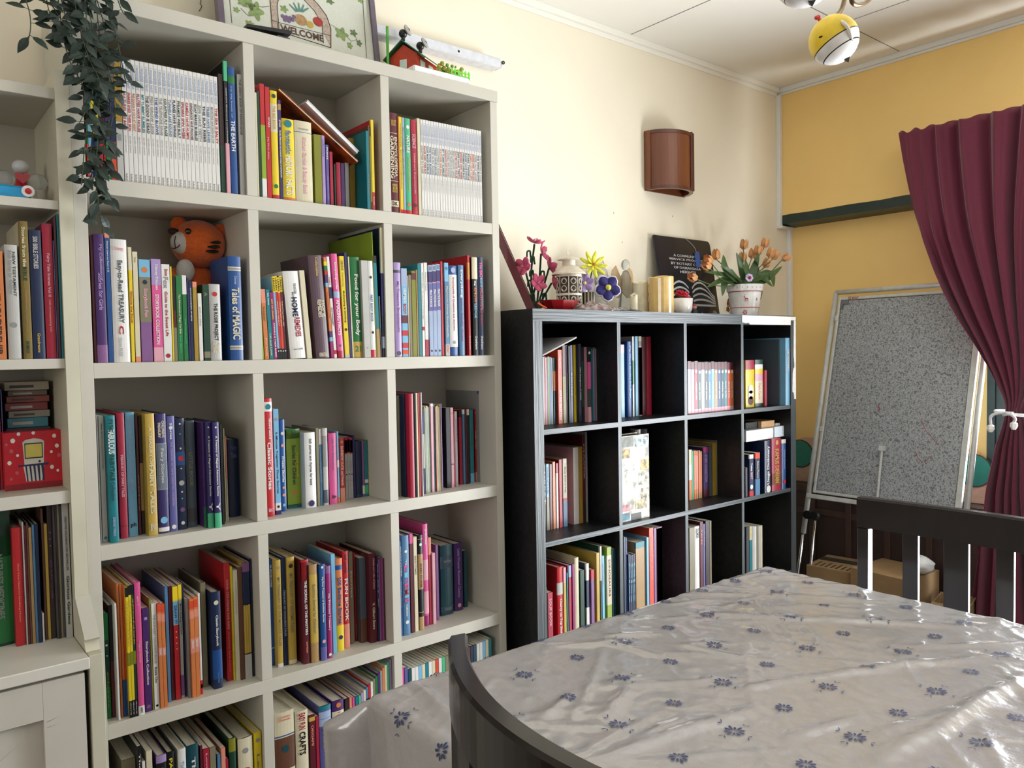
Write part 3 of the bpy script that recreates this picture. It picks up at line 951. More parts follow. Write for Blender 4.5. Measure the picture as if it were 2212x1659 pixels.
wcell(0, 4, 'fourth row left cell of white case', '''
231 241.7 1326 gr h @1553 s1 | b .25 .7 dn | o .3 wh .25 | o .4 sk .2 | t .55 .9 li@0,.3 Classic
243 255 1308 ma @1549 | b 0 .5 bk
256.5 260.8 1304 wh @1556 d16
262 267 1261 or @1550 d19
267.7 273.5 1263 or @1548 d19 | b .72 1 bl
274 279.7 1263 vo @1547 d19 | b .72 1 bl
280.8 299 1263 ye,ye,dn n3 @1549 | b 0 .07 bk | b .5 .6 ol | b .87 1 bk | t .1 .45 gd@0,.4 SPONGE | t .88 .98 wh@0,.3 dora
300.3 313.3 1258.6 pk h @1545 | t .1 .17 lp@0,.35 girl | t .44 .6 lp@0,.4 Magical World | b .93 1 wh | t .94 .98 dg@0,.5 Ladybird
314.4 329.4 1314 pu @1537.4 | o .1 ll .25 | t .32 .74 wh@0,.45 Storybook Collection | o .95 mv .3
330 333.6 1293 ol @1534
334.3 345.9 1304 wh @1532 | t .1 .57 gy@0,.4 THE ALPHABET COLORING BOOK | t .6 .75 bk@0,.4 Rosie Chu | o .965 bk .25
347 363 1303 or n2 @1529 | b .0 .08 vo | b .1 .17 sa | b .42 .5 sa | t .43 .49 wh DRAW
364 370.8 1267 sb @1516.8
372 379.8 1267 ma @1513
380.6 391.4 1267 re @1511.4 | b 0 .13 ye | b .13 .34 sk | t .17 .33 bl@0,.55 DRAW IT! | o .4 wh .12 | o .45 wh .12 | o .5 wh .12 | o .55 wh .12
392.5 400 1263 lg @1507 | b 0 .13 ye | t .17 .44 bk@0,.45 More Thinking Activities | b .8 .98 mv
401 406.6 1262 nv @1504.5
408 415 1295 gy @1507 d13
416 433.8 1289 or n2 @1506 d14 | b .02 .1 vo | b .12 .2 sa | b .4 .55 sa | t .42 .5 wh DRAW
434.3 438.8 1282 wh @1500 | b .86 1 re | b .9 .94 ye
440 451 1259 kh h @1484 d18 | t .1 .5 mu@0,.3 Treasure Garden
463 482.6 1279 nv h @1487.5 d15 | o .11 cr .26 | t .24 .56 wh@0,.35 Classic Storybook | b .6 .9 bl | t .83 .94 sb@0,.25 Disney PRESS
491.3 504.3 1216 re @1471 d19 | t .14 .56 lp@0,.35 COOL COLORING FOR KIDS | t .58 .92 sa@0,.25 drawing and more
505 509.5 1224 ye @1470 d19
510.8 520.6 1231.5 cr @1469.5 d19 | t .1 .4 gy@0,.25 colouring
521.5 530.5 1226 br @1468 d19
531.4 545.5 1211 gd n3 @1465.5 d19 | b 0 .08 mv | b .08 .35 nv | b .35 .365 bk | b .78 .79 bk | b .79 1 lg
546.5 550 1208 nv @1461 d19
''')
wcell(1, 4, 'fourth row middle cell of white case', '''
588 594.5 1208.7 bl @1438 h | t .05 .26 wh@0,.5 365 BEDTIME STORIES | b .83 .835 wh
597 613 1210.5 gd h @1442 | o .07 gy .25 | t .16 .8 kh@0,.42 MY TREASURY OF FIVE MINUTE TALES | b .965 1 wh
614.3 624 1204 nv h @1437 | t .3 .73 pb@0,.45 TREASURY OF FAVOURITE TALES
626 642.3 1204 gd h @1435.5 | o .08 db .28 | t .15 .7 kh@0,.42 MY TREASURY OF BEDTIME TALES | b .955 .99 cr
656.8 673 1209.6 ma h @1434 d17 | b .0 .2 re | b .02 1 ma | t .2 .72 wh@0,.35 THE SCROLL OF THE MASTERS | t .78 .9 sa@0,.25 writer
674.5 691 1220 tn h @1431 d14 | b .1 .8 gd | t .2 .7 kh@0,.35 Bedtime Stories for Children
695 707.4 1219.6 bl h @1427 | o .03 wh .2 | t .13 .6 wh@0,.4 My First Treasury of Bedtime Stories | o .8 lp .3 | b .86 1 vi
708.5 719 1223 mg h @1422 | b 0 .08 mv | t .3 .7 wh@0,.4 My Princess Treasury | o .96 wh .3
720 729 1197 sk @1412 s3 d15
730 744.5 1207 or h @1406.7 d16 | b .07 .12 bl | t .2 .7 bl@0,.5 200 Bedtime Stories | b .72 1 ye | o .85 in .3
745.6 757 1191.5 re h @1400 d17 | t .03 .22 ma@0,.4 365 stories | t .28 .72 wh@0,.6 FUN BOOK | b .75 1 sa
758 767 1192.5 kh h @1390.5 d17 | t .2 .5 cr@0,.35 Stories
768 779 1194 re h @1384 d17 | t .1 .5 or@0,.35 A First Treasury | t .8 .95 sa@0,.3 Grandreams
781 800 1205 sl @1387 d14 s5 | b .72 1 br
801.5 817.5 1196 ma h @1388 d18 | t .05 .4 lp@.1,.3 Children's Life of Jesus | t .55 .85 cr@0,.35 V. Gilbert Beers
818 820.8 1200 nv @1386 d17 | t .1 .6 pb@0,.5 BIBLE
821.4 841 1206 mv,mg,mv,ma n4 @1383 d16
''')
wcell(2, 4, 'fourth row right cell of white case', '''
867 872.8 1170 bl @1374 d14 | t .05 .37 wh@0,.35 WITH LOTS OF LOVE FOREVER | t .42 .7 pb@0,.3 Collection
873.6 887.6 1157 vi h @1372 | b 0 1 sb | o .16 wh .2 | t .24 .3 wh@0,.25 'Tis | t .3 .36 pk L | t .37 .42 sk I | t .43 .47 pk T | t .48 .53 pk E | t .54 .59 re M | t .6 .62 sk I | t .63 .67 pk S | t .69 .81 wh@0,.3 Collection | o .87 wh .25
889 896 1153 ma @1367 | b 0 .1 pk
897 904.8 1160 cr @1364 | t .2 .4 kh@0,.4 BEDTIME
907.7 917.3 1156 bk h @1361 | b .04 .045 gd | o .1 wh .3 | b .2 .57 tn | t .3 .55 db@0,.4 SCARY STORIES | b .81 .815 gd | b .86 1 tn
918 928 1132 pk h @1352 d19 | b .0 .35 pk | b .35 .55 lp | b .66 .88 lp | t .05 .2 wh@0,.35 princess | b .9 1 mg
928.7 935.6 1161 cs @1349 | b 0 .2 sa
936.5 943.3 1195 lp @1348 d15
944 949.8 1177 mv @1340 d15
955 981 1177 sl h @1328.6 d15 | b .01 .99 dt | b .16 .33 pb | h .22 .25 gy THE TALES | b .87 .95 sk | h .89 .93 gy TALES
983.7 1002 1174 pu h @1319 d17 | t .08 .8 ll@0,.28 Little Women Illustrated Classics | o .92 lp .2
1003.5 1010.8 1190 dt @1299.5 d14
''')
wcell(0, 5, 'bottom left cell of white case', '''
262 294 1640 kh d22 s3
295.7 305 1613 bk d22 | t .05 .6 wh@0,.35 The Annual Travel
306 313 1645 wh d20
315 328 1622 cr d20
337.6 359 1632 pu h d22 | b 0 .06 ll | b .06 .3 bk | o .12 lp .25
360.5 375.6 1625 bk h d22 | t .05 .5 ye@0,.5 PAPERCRAFT
383.5 401 1618 wh h d23 | t .1 .5 pb@0,.5 THE GOOD BOOK
402 428.6 1610 dt h d23 | t .1 .6 wh@0,.4 The Making
432 437 1612 ma d22
438.5 451.5 1618 cs d21 | t .04 .5 lp@0,.4 Lovely Stories
452.5 465.5 1614.5 kh d21 | b .2 .22 li | b .22 .6 ol
469 476 1630 sb d20
477 486.5 1616 sa d21
487.5 493 1640 cs d20
494.5 508.5 1595.5 dn h d22 | b 0 .12 ol
514 545 1594 kh h d25 | b 0 1 cr | o .12 gy .2 | h .28 .36 re P
548.5 564 1583 ye h d24 | o .07 gy .3 | t .2 .5 kh@0,.4 Learn
''', top=True, setback=1.2)
wcell(1, 5, 'bottom middle cell of white case', '''
593 635 1538 cr h d24 | h .03 .05 sa Creative | h .055 .075 sa Hands | b .2 .21 bl | b .22 .5 br | o .32 dt .18
637.8 665.3 1536 cr h d24 | t .02 .17 cs@0,.5 EASY FUN | t .19 .4 bk@0,.5 CRAFTS
667.6 680 1545 ma d23 | b .02 .06 gd | t .1 .3 sa@0,.4 ORIGAMI
681.5 688 1548 cs d23
689.5 715 1524.5 vi h d24 | b 0 .04 te | b .055 .12 pb | b .125 .19 pb | t .21 .4 ye@0,.5 DRAWING
718 743.7 1513 pu h d24 | o .045 or .2 | b .1 .6 cr | t .11 .5 re@0,.3 10 things to Make
745 753.5 1510 db d23
754.5 760 1507 sa d23
761 766 1506.5 pk d23
767.3 773.7 1505 te d23
774.5 847 1503 mi,ll,cr,sb,re,wh,kh,gr,pu,gy,or,cr n14 w1425 d23
''', top=True, setback=1.2)
wcell(2, 5, 'bottom right cell of white case', '''
868 872.5 1444 pk d23
873.5 881 1443 vi d23
881.5 1062 1446 dt,wh,wh,sk,cr,te,wh,cr,vo,wh,mi,kh,cr,wh,bk,gy,dn,wh,br,nv n26 w1380 d23
''', top=True, setback=1.2)


# ---- far-left case
def lcell(place, zf, text, **kw):
    cell(place, YF, zf, L0, L1, YB, text, **kw)


lcell('third shelf of far left case', 1.335, '''
-14 15 542 or s.6 d15 | t .1 .95 db@0,.45 SERVANT LEADERSHIP
19.5 47.5 529 lg h s.6 d15 | t .06 .45 dg@.2,.22 NEW TESTAMENT | t .05 .43 gy@-.1,.25 Bible Stories for Children | o .7 gy .25
52 71.5 478 cr h s.5 d19 | b .0 1 kh | b .001 .999 gd | t .04 .33 cr@0,.4 Stories from the | t .33 .43 dn@0,.45 BIBLE | t .5 .8 tn@0,.3 Illustrated by Tony Morris | t .87 .96 dn@0,.4 BRIMAX
73 99.5 497 nv h s.6 d19 | t .05 .3 lg@0,.4 500 BIBLE STORIES | t .8 .95 gd@0,.25 Grandreams
102 123 483 mg h s.6 d20 | b .01 .99 cs | t .22 .54 lp@0,.4 Fairy Tale Scenes Vol II | t .56 .8 sa@0,.25 with accompanying CD
124 126.5 520 vi s.8 d18
127 132.5 468 ma s.8 d19
134 145.5 462.5 te s.5 d19
''')
lcell('counter of far left case', 0.7267, '''
-20 32.5 1100 dn h @1396 d17 | b .2 .98 gr | b .0 .35 dn | t .33 .8 gy@0,.3 NATURE'S MEDICINES
36 56.5 1140 cs h @1395 | b .0 1 re | t .3 .8 sa@0,.25 Aloe Vera Nature's Soothing Healer
58 61.5 1128 lg @1393 d18
62 66.5 1136 ma @1392 d18
67 71 1130 br @1391 d18
71.5 78.5 1140 tn @1390 d18
79 84.5 1134 sb @1389 d18
85 92.5 1132 nv @1388 d18
93 97.5 1325 wh @1386 d15
98.5 104 1100 br @1382 d20
104.5 111.5 1132 gd @1381 d18
112 123 1093 db @1379 d20 | o .2 gy .15 | o .25 gy .15 | o .3 gy .15 | t .4 .7 mv@0,.35 the odd couple
124 143 1088 dg,db,kh,dg n4 @1378.5 d20
145 158.5 1086 lg @1377.5 d20 | t .1 .5 dg@0,.35 CREATIVE COLORING FOR GROWN-UPS | t .54 .9 dn@0,.45 Glorious Gardens
''')


# ---- black cube shelf
def kcell(k, r, place, text, **kw):
    x0 = KX + KF if k == 0 else kx(k) + KT
    x1 = kx(k + 1) if k < 3 else KX + 1.464 - KF
    zf = kz(r + 1) if r < 3 else KF
    cell(place, KY, zf, x0, x1, KB, text, **kw)


kcell(0, 0, 'top first cell of black shelf', '''
1174.8 1195.6 769 lg,cs,lp,ma,li,te,vi,gy n8 @916 d21
1197 1206 773 dt @915.5 d20 | b .2 .5 or
1207 1216 756 vo @915.5 d22 | t .06 .25 wh@0,.35 Sweet Home | t .55 .95 wh@0,.4 KYLE FIVE MINUTE TALES
1217 1224.4 746 br @914.5 d22 | b .4 1 ol
1225 1229.7 746 mv @914 d22 | t .35 .7 wh@0,.35 Stories
1230 1233.4 748 dn @914 d20
1233.8 1238.7 746 vi @913.5 d22 | t .35 .65 wh@0,.35 Stories
1241 1246.8 745 ye @912 d22 | t .4 .65 mu@0,.35 puppet
1252 1257.6 743 nv @912 d22 | t .3 .72 wh@0,.5 1001 Evergreen STORIES
1258.6 1271 749 bk @911 d20 | b .2 .8 dn
1272 1278 749.5 lp @911.5 d22 | b 0 .2 bk | b .2 .56 pk | b .56 .8 dg | o .08 wh .35 | b .86 1 lp
1278.6 1296.5 750 te,te,ll,kh,mv,gy n6 @909 d21
''')
kcell(1, 0, 'top second cell of black shelf', '''
1342.5 1350 744.6 sk @893.5 | b 0 .12 lp | t .15 .8 pb@0,.35 Fairytale Tales for Young Readers
1357 1366.5 738 bl h @893 | t .06 .75 sk@0,.45 My Giant Stories for Boys
1367.5 1371 727 wh @892 | b .3 .6 gr
1373.8 1379.5 726.7 te @892 | b .0 1 sk
1381 1387.6 726.7 gy @891 | b .0 .06 cr | b .12 1 lp | b .14 .99 gy
1388.5 1398 728 ma @891 d22
1399 1409 727.5 cs h @892 d23
''')
kcell(2, 0, 'top third cell of black shelf', '''
1486 1591.5 780 pb,lp,cs,dt,cr,dg,sb,sk,tn,bl,dt,te,vo,or n14 @889 d16 | b 0 .15 ma | o .2 wh .3 | t .4 .75 wh@0,.4 adventure tales/mouse stories | b .92 1 lp
''')
kcell(3, 0, 'top fourth cell of black shelf', '''
1612.5 1631.5 778 ye h @879.7 d16 | b 0 .2 cs | o .62 wh .3 | o .74 wh .3 | o .86 ma .3
1633 1649.5 777 dn h @878 d16 | b .1 .2 wh | b .2 .3 ye | b .3 .45 lp | b .45 .93 cr | t .5 .85 sa@0,.3 Flash Cards
1652 1657 800 cs @877 d18
1683 1697 733 sl h s3 d25
1698.5 1709 730 sk h @876 d27 | t .17 .5 wh@0,.6 DICTIONARY
1709.8 1711 730 pk @875 d27
''')
kcell(0, 1, 'second row first cell of black shelf', '''
1176.5 1180.5 1004 bk @1126 d16 | t .1 .6 wh@0,.5 GREAT
1181.7 1188 1002.5 sk @1126 d16 | t .05 .45 bl@0,.45 Children's Life | b .5 1 kh
1189 1194.5 1003 ma @1125.5 d16
1195.6 1201.5 997.7 or @1125.5 d17
1203 1207.5 1001 wh @1125 d16 | b 0 .15 cs
1209.4 1216 992.8 re @1125 d17
1217.5 1226.5 991 cr @1124.6 d17 | o .04 wh .35 | t .12 .5 bk@0,.45 Money Grows on Trees | b .58 .62 re | b .62 1 sb
1240 1251.5 966.7 lp @1127 d20 f cwh
1252.5 1260 965 mu @1126 d20
1260.3 1266.3 940 ma @1124 d21 | t .1 .5 lp@0,.35 EYE PLANNER | b .75 1 db
1266.8 1271 933 gy @1120.5 d22
''')
kcell(2, 1, 'second row third cell of black shelf', '''
1489 1495 971.6 cr @1077 d14 | b .3 .6 wh | b .6 1 or
1495.5 1499 974 mi @1076 d14
1499.8 1508.7 972 or n2 @1075.5 d14 | b .1 .8 sa
1509.5 1517 973 tn n2 @1074 d14 | b .05 .9 or
1520 1532 966 pu @1071 d15 | b 0 .1 mg | t .15 .7 ll@0,.4 STORY COLLECTION | b .85 1 ma
1533 1538.5 963 sl @1070 d16
1540.4 1547.8 957 mu @1070 d17
1548.6 1551 952 kh @1069 d18
1551.5 1554 956 gy @1068 d18
''')
kcell(3, 1, 'second row fourth cell of black shelf', '''
1610.5 1615 1010 dg @1073 d14
1619.4 1628 982 nv @1071.7 d15 | b 0 .1 wh | t .2 .4 wh@0,.4 Tales | t .43 .6 lp@0,.5 BEST | o .78 wh .35 | b .88 1 re
1632 1642 978 nv @1071 d16 | b 0 .14 vo | t .2 .6 cr@0,.45 Dictionary Thesaurus | b .62 1 sb
1653.6 1666.6 952 nv h @1069 d18 | u .1 .84 wh@0,.5 Usage Dictionary | o .93 wh .35
1669 1688.5 947 cs h @1065 d19 | o .08 gd .15 | t .2 .85 gd@0,.45 KAMUS DEWAN | b .66 .88 gd | b .661 .879 cs
1690 1699 949 bl h @1060 d17 | b 0 .08 cr | t .2 .6 pb@0,.35 Children's Dictionary | o .85 re .3
''')
kcell(0, 2, 'third row first cell of black shelf', '''
1179 1181.5 1270 dn d18
1182.8 1194 1280.5 cs d16 | t .1 .6 lp@0,.45 SOUP BOOK
1204 1215.6 1225 re h d21 | b .2 .35 lg | t .4 .9 wh@0,.5 Cherry on Top Stories
1217 1222.5 1226 lp d20 | b .2 1 gd
1224 1227 1238 te d20
1228 1233.8 1221.7 cs d20 | b 0 .15 pb
1236 1241 1219 mg d20
1241.5 1250 1204.8 cr h d20
1253 1262 1232 dn d16
1266 1272 1217 nv d20 | b 0 .23 wh | b .6 1 wh
1276.6 1283.4 1230.8 mv d20 | b 0 .14 re
1288 1294.7 1194.6 gd d22
1295.5 1299.5 1180 dn d22 | b 0 .4 lg
1300 1305.5 1201 sk d19 | t .1 .4 pb@0,.5 ocean
1310.5 1320.7 1182 li d22 | b .1 .7 cr | t .15 .6 ma@0,.4 DINOSAURS
1322 1330 1186 dt d22
1332 1337 1185.5 pb d22 | b .4 1 te
''', top=True, setback=2.0)
kcell(1, 2, 'third row second cell of black shelf', '''
1347 1351.5 1160 nv d20
1352 1356 1161 bl d20
1357 1372 1195 nv n4 d14 s1.5 | t .1 .7 sk@0,.5 tales
1373 1395 1170 tn d19 s2.6 | b .0 .08 te
1396.5 1401.5 1160.7 sk d20
1402 1411.5 1140.5 vo d22 | t .1 .6 sa@0,.35 Step by Step
1412.5 1417.5 1141 mv d22
1418 1430 1139 lp d22 | b 0 .97 mv | b .01 .96 lp
''', top=True, setback=2.0)
kcell(2, 2, 'third row third cell of black shelf', '''
1489 1500.5 1140 kh d20
1501.5 1511.5 1137 wh h d20 | t .03 .16 bk@0,.6 SOLOMON
1512 1518.5 1127 ma d21 | t .1 .3 sa@0,.4 TALES
1519 1523 1132 vi d21 | t .1 .3 ll@0,.4 fable
1524 1533 1124.5 db d21
1533.5 1536.8 1125 kh d21
''', top=True, setback=2.0)
kcell(3, 2, 'third row fourth cell of black shelf', '''
1612 1618.5 1138 dg d20
1619.3 1624.3 1137 te d20 | b 0 .25 cr | t .05 .2 ye@0,.5 kids
1625 1647 1135 lg,wh,kh,lg,cr n5 d20
''', top=True, setback=2.0)

# ------------------------------------------------------------------ helpers for the loose objects
def plane_at(u, v, p0, n):
    d = CM @ Vector(((u - IW / 2) / FPX, -(v - IH / 2) / FPX, -1.0))
    n = Vector(n)
    return CAMP + d * ((Vector(p0) - CAMP).dot(n) / d.dot(n))


def frame(o, X, Y):
    X = Vector(X).normalized()
    Y = Vector(Y).normalized()
    Z = X.cross(Y)
    M = Matrix((X, Y, Z)).transposed().to_4x4()
    M.translation = Vector(o)
    return M


def disc(mb, c, r, M=None, n=20, ry=None, z=0.0):
    ry = ry or r
    return mb.add([(c[0] + r * math.cos(2 * PI * k / n), c[1] + ry * math.sin(2 * PI * k / n), z) for k in range(n)], [tuple(range(n))], M)


def curve_pts(pts, n=8):
    """Catmull-Rom through the points"""
    pts = [Vector(p) for p in pts]
    q = [pts[0] * 2 - pts[1]] + pts + [pts[-1] * 2 - pts[-2]]
    out = []
    for i in range(1, len(q) - 2):
        for k in range(n):
            t = k / n
            a, b, c, d = q[i - 1], q[i], q[i + 1], q[i + 2]
            out.append(0.5 * ((2 * b) + (c - a) * t + (2 * a - 5 * b + 4 * c - d) * t * t + (3 * b - a - 3 * c + d) * t ** 3))
    out.append(pts[-1])
    return out


red = mat('red_paint', 'C4242C', 0.35)
black = mat('black_plastic', '151517', 0.4)
gloss_white = mat('white_glaze', 'F4F2EF', 0.15, coat=0.5)

# ------------------------------------------------------------------ dining table with cloth
TX0, TX1, TY0, TY1, TZ = -0.583, 0.575, -2.06, -1.038, 0.752
wood = mat('espresso_wood', '1A1312', 0.36, var=0.25, scale=18, stretch=(1, 1, 0.2), spec=0.2, coat=0.5)
MATS['espresso_wood'].node_tree.nodes['Principled BSDF'].inputs['Coat Roughness'].default_value = 0.12
tb = thing('dining_table', 'dining table in the foreground hidden under the flowered cloth', 'table', ((TX0 + TX1) / 2, (TY0 + TY1) / 2, 0))
MB().box((TX0, TY0, TZ - 0.03), (TX1, TY1, TZ)).build('tabletop', wood, tb, bevel=0.003)
for x in (TX0 + 0.07, TX1 - 0.07):
    for y in (TY0 + 0.07, TY1 - 0.07):
        MB().box((x - 0.03, y - 0.03, 0), (x + 0.03, y + 0.03, TZ - 0.031)).build('leg', wood, tb)

RIDGE = []
for a, b, amp, wd in (((2212, 1464), (1910, 1649), .0055, .011), ((2125, 1423), (1716, 1476), .004, .009), ((1716, 1476), (1605, 1497), .003, .008), ((2083, 1359), (1547, 1334), .004, .010),
                      ((1951, 1309), (1675, 1289), .003, .008), ((1640, 1290), (1465, 1287), .0025, .006), ((1609, 1431), (1481, 1398), .003, .007), ((1366, 1484), (1304, 1563), .004, .010),
                      ((1630, 1538), (1341, 1629), .004, .010), ((880, 1476), (1030, 1600), .004, .008), ((940, 1455), (1000, 1500), .003, .007), ((1600, 1256), (1480, 1262), .002, .005),
                      ((1700, 1235), (1580, 1256), .002, .005), ((1560, 1300), (1440, 1310), .002, .005), ((1350, 1390), (1180, 1400), .003, .008), ((1420, 1420), (1300, 1388), .003, .006),
                      ((1420, 1372), (1310, 1376), .003, .006), ((1750, 1290), (1520, 1268), .002, .006), ((1860, 1560), (1700, 1600), .003, .008), ((2050, 1540), (1900, 1600), .003, .008),
                      ((1480, 1560), (1380, 1600), .003, .007), ((1700, 1400), (1600, 1330), .002, .006), ((1240, 1500), (1180, 1560), .003, .007), ((1340, 1300), (1300, 1360), .002, .006)):
    A, B = at(a[0], a[1], 'z', TZ), at(b[0], b[1], 'z', TZ)
    RIDGE.append((A.x, A.y, B.x, B.y, amp * 1.7, wd))
from mathutils import noise as mnoise
RQ = random.Random(21)
for k in range(70):
    x, y = RQ.uniform(TX0, TX1), RQ.uniform(TY0 + 0.1, TY1)
    a = RQ.choice((-0.69, -0.69, -0.5, -0.85, 0.2, 0.75)) + RQ.uniform(-0.25, 0.25)
    L = RQ.uniform(0.08, 0.34)
    RIDGE.append((x, y, x + L * math.cos(a), y + L * math.sin(a), RQ.uniform(0.0012, 0.0032), RQ.uniform(0.005, 0.008)))


def cloth_h(x, y):
    h = 0.0
    wx_ = x + 0.012 * mnoise.noise(Vector((x * 6, y * 6, 1.3)))
    wy_ = y + 0.012 * mnoise.noise(Vector((x * 6, y * 6, 7.7)))
    for ax, ay, bx, by, amp, wd in RIDGE:
        dx, dy = bx - ax, by - ay
        L2 = dx * dx + dy * dy
        t = ((wx_ - ax) * dx + (wy_ - ay) * dy) / L2
        tc = min(1, max(0, t))
        d2 = (wx_ - ax - tc * dx) ** 2 + (wy_ - ay - tc * dy) ** 2
        if d2 < 16 * wd * wd:
            h += amp * math.exp(-d2 / (2 * wd * wd)) * (0.35 + 0.65 * math.sin(PI * tc) if 0 <= t <= 1 else 0.35)
    h += 0.0016 * mnoise.noise(Vector((x * 12, y * 8, 0.2))) + 0.0011 * (1 - abs(mnoise.noise(Vector((x * 26, y * 22, 3.1)))) * 2)
    return h


CR = 0.016


def cloth_pos(px, py):
    cx, cy = min(max(px, TX0), TX1), min(max(py, TY0), TY1)
    dx, dy = px - cx, py - cy
    r = math.hypot(dx, dy)
    if r < 1e-6:
        return Vector((px, py, TZ + 0.0035 + cloth_h(px, py)))
    ux, uy = dx / r, dy / r
    q = r
    if q < CR * PI / 2:
        a = q / CR
        out, dn_ = CR * math.sin(a), CR * (1 - math.cos(a))
    else:
        e_ = q - CR * PI / 2
        out, dn_ = CR + e_ * 0.03, CR + e_ * 0.99
    wave = 0.0
    ang = math.atan2(uy, ux)
    s_ = (px if abs(uy) > abs(ux) else py)
    wave = 0.005 * min(1, max(0, r - 0.03) / 0.12) * math.sin(s_ * 17 + ang * 5)
    corner = min(abs(dx), abs(dy)) > 1e-6
    if corner:
        wave += 0.085 * min(1, max(0, r - CR) / 0.045) * (1 - 0.25 * min(1, r / 0.24)) * abs(math.sin(2 * ang)) ** 2
    out += wave
    return Vector((cx + ux * out, cy + uy * out, TZ + 0.0035 + cloth_h(cx, cy) * max(0, 1 - r / 0.05) - dn_))


DROP = 0.24
nx, ny = 330, 280
xs_ = [TX0 - DROP + (TX1 - TX0 + 2 * DROP) * i / nx for i in range(nx + 1)]
ys_ = [TY0 - 0.12 + (TY1 - TY0 + DROP + 0.12) * i / ny for i in range(ny + 1)]
m_ = MB()
m_.grid(lambda u, v: cloth_pos(xs_[round(u * nx)], ys_[round(v * ny)]), nx, ny)
clothM = mat('vinyl_covered_cloth', 'ADA9A8', 0.25, var=0.02, scale=60, coat=0.8, bump=0.28, bscale=70)
MATS['vinyl_covered_cloth'].node_tree.nodes['Principled BSDF'].inputs['Coat Roughness'].default_value = 0.06
tc_ = thing('tablecloth', 'shiny off-white tablecloth with small blue flowers spread over the dining table', 'tablecloth', ((TX0 + TX1) / 2, (TY0 + TY1) / 2, TZ))
m_.build('cloth', clothM, tc_, smooth=True)
# woven blue flowers on a diagonal lattice
A0 = Vector((-0.23, -1.268))
ga, gb = Vector((0.117, -0.1265)), Vector((0.131, 0.114))
fl = MB()


def cloth_pt(x, y, lift=0.0019):
    p = cloth_pos(x, y)
    e_ = 0.002
    n_ = (cloth_pos(x + e_, y) - p).cross(cloth_pos(x, y + e_) - p)
    if n_.length > 1e-12:
        n_.normalize()
        p = p + n_ * lift
    return p


def petal(cx, cy, ang, r0, r1, w0):
    c, s = math.cos(ang), math.sin(ang)
    pr_ = [(r0, 0), (r0 + (r1 - r0) * 0.4, w0 * 0.8), (r0 + (r1 - r0) * 0.8, w0), (r1, 0), (r0 + (r1 - r0) * 0.8, -w0), (r0 + (r1 - r0) * 0.4, -w0 * 0.8)]
    fl.add([cloth_pt(cx + a * c - b * s, cy + a * s + b * c) for a, b in pr_], [(0, 1, 2, 3, 4, 5)])


for i in range(-9, 13):
    for j in range(-9, 13):
        for half in (0, 1):
            c = A0 + ga * (i + 0.5 * half) + gb * (j + 0.5 * half)
            if not (TX0 - 0.12 < c.x < TX1 + 0.03 and TY0 + 0.04 < c.y < TY1 + 0.05):
                continue
            for k in range(10):
                petal(c.x, c.y, -0.73 + 2 * PI * k / 10, 0.0035, (0.0145 if half else 0.0165) * (0.72 if k in (2, 7) else 1), 0.0021)
            if not half:
                for k in range(4):
                    a_ = -0.05 + PI / 2 * k
                    petal(c.x + 0.024 * math.cos(a_), c.y + 0.024 * math.sin(a_), a_ + 0.9, 0, 0.007, 0.0012)
                    petal(c.x + 0.024 * math.cos(a_), c.y + 0.024 * math.sin(a_), a_ - 0.7, 0, 0.009, 0.001)
fl.build('woven_flowers', mat('navy_thread', '3F4A78', 0.5, var=0.2, scale=300), tc_)
# scalloped lace border on the hanging end
lace = MB()
for row, rr in ((0.19, 0.012), (0.215, 0.016)):
    k = 0
    y = TY1 - 0.03
    while y > TY0 + 0.1:
        arc = [cloth_pt(TX0 - row - rr * math.sin(t * PI / 8), y - rr + rr * math.cos(t * PI / 8), 0.0015) for t in range(9)]
        lace.tube(arc, 0.0009, 5)
        y -= rr * 2
lace.build('lace_border', mat('lace_thread', 'E9E5DC', 0.7), tc_)


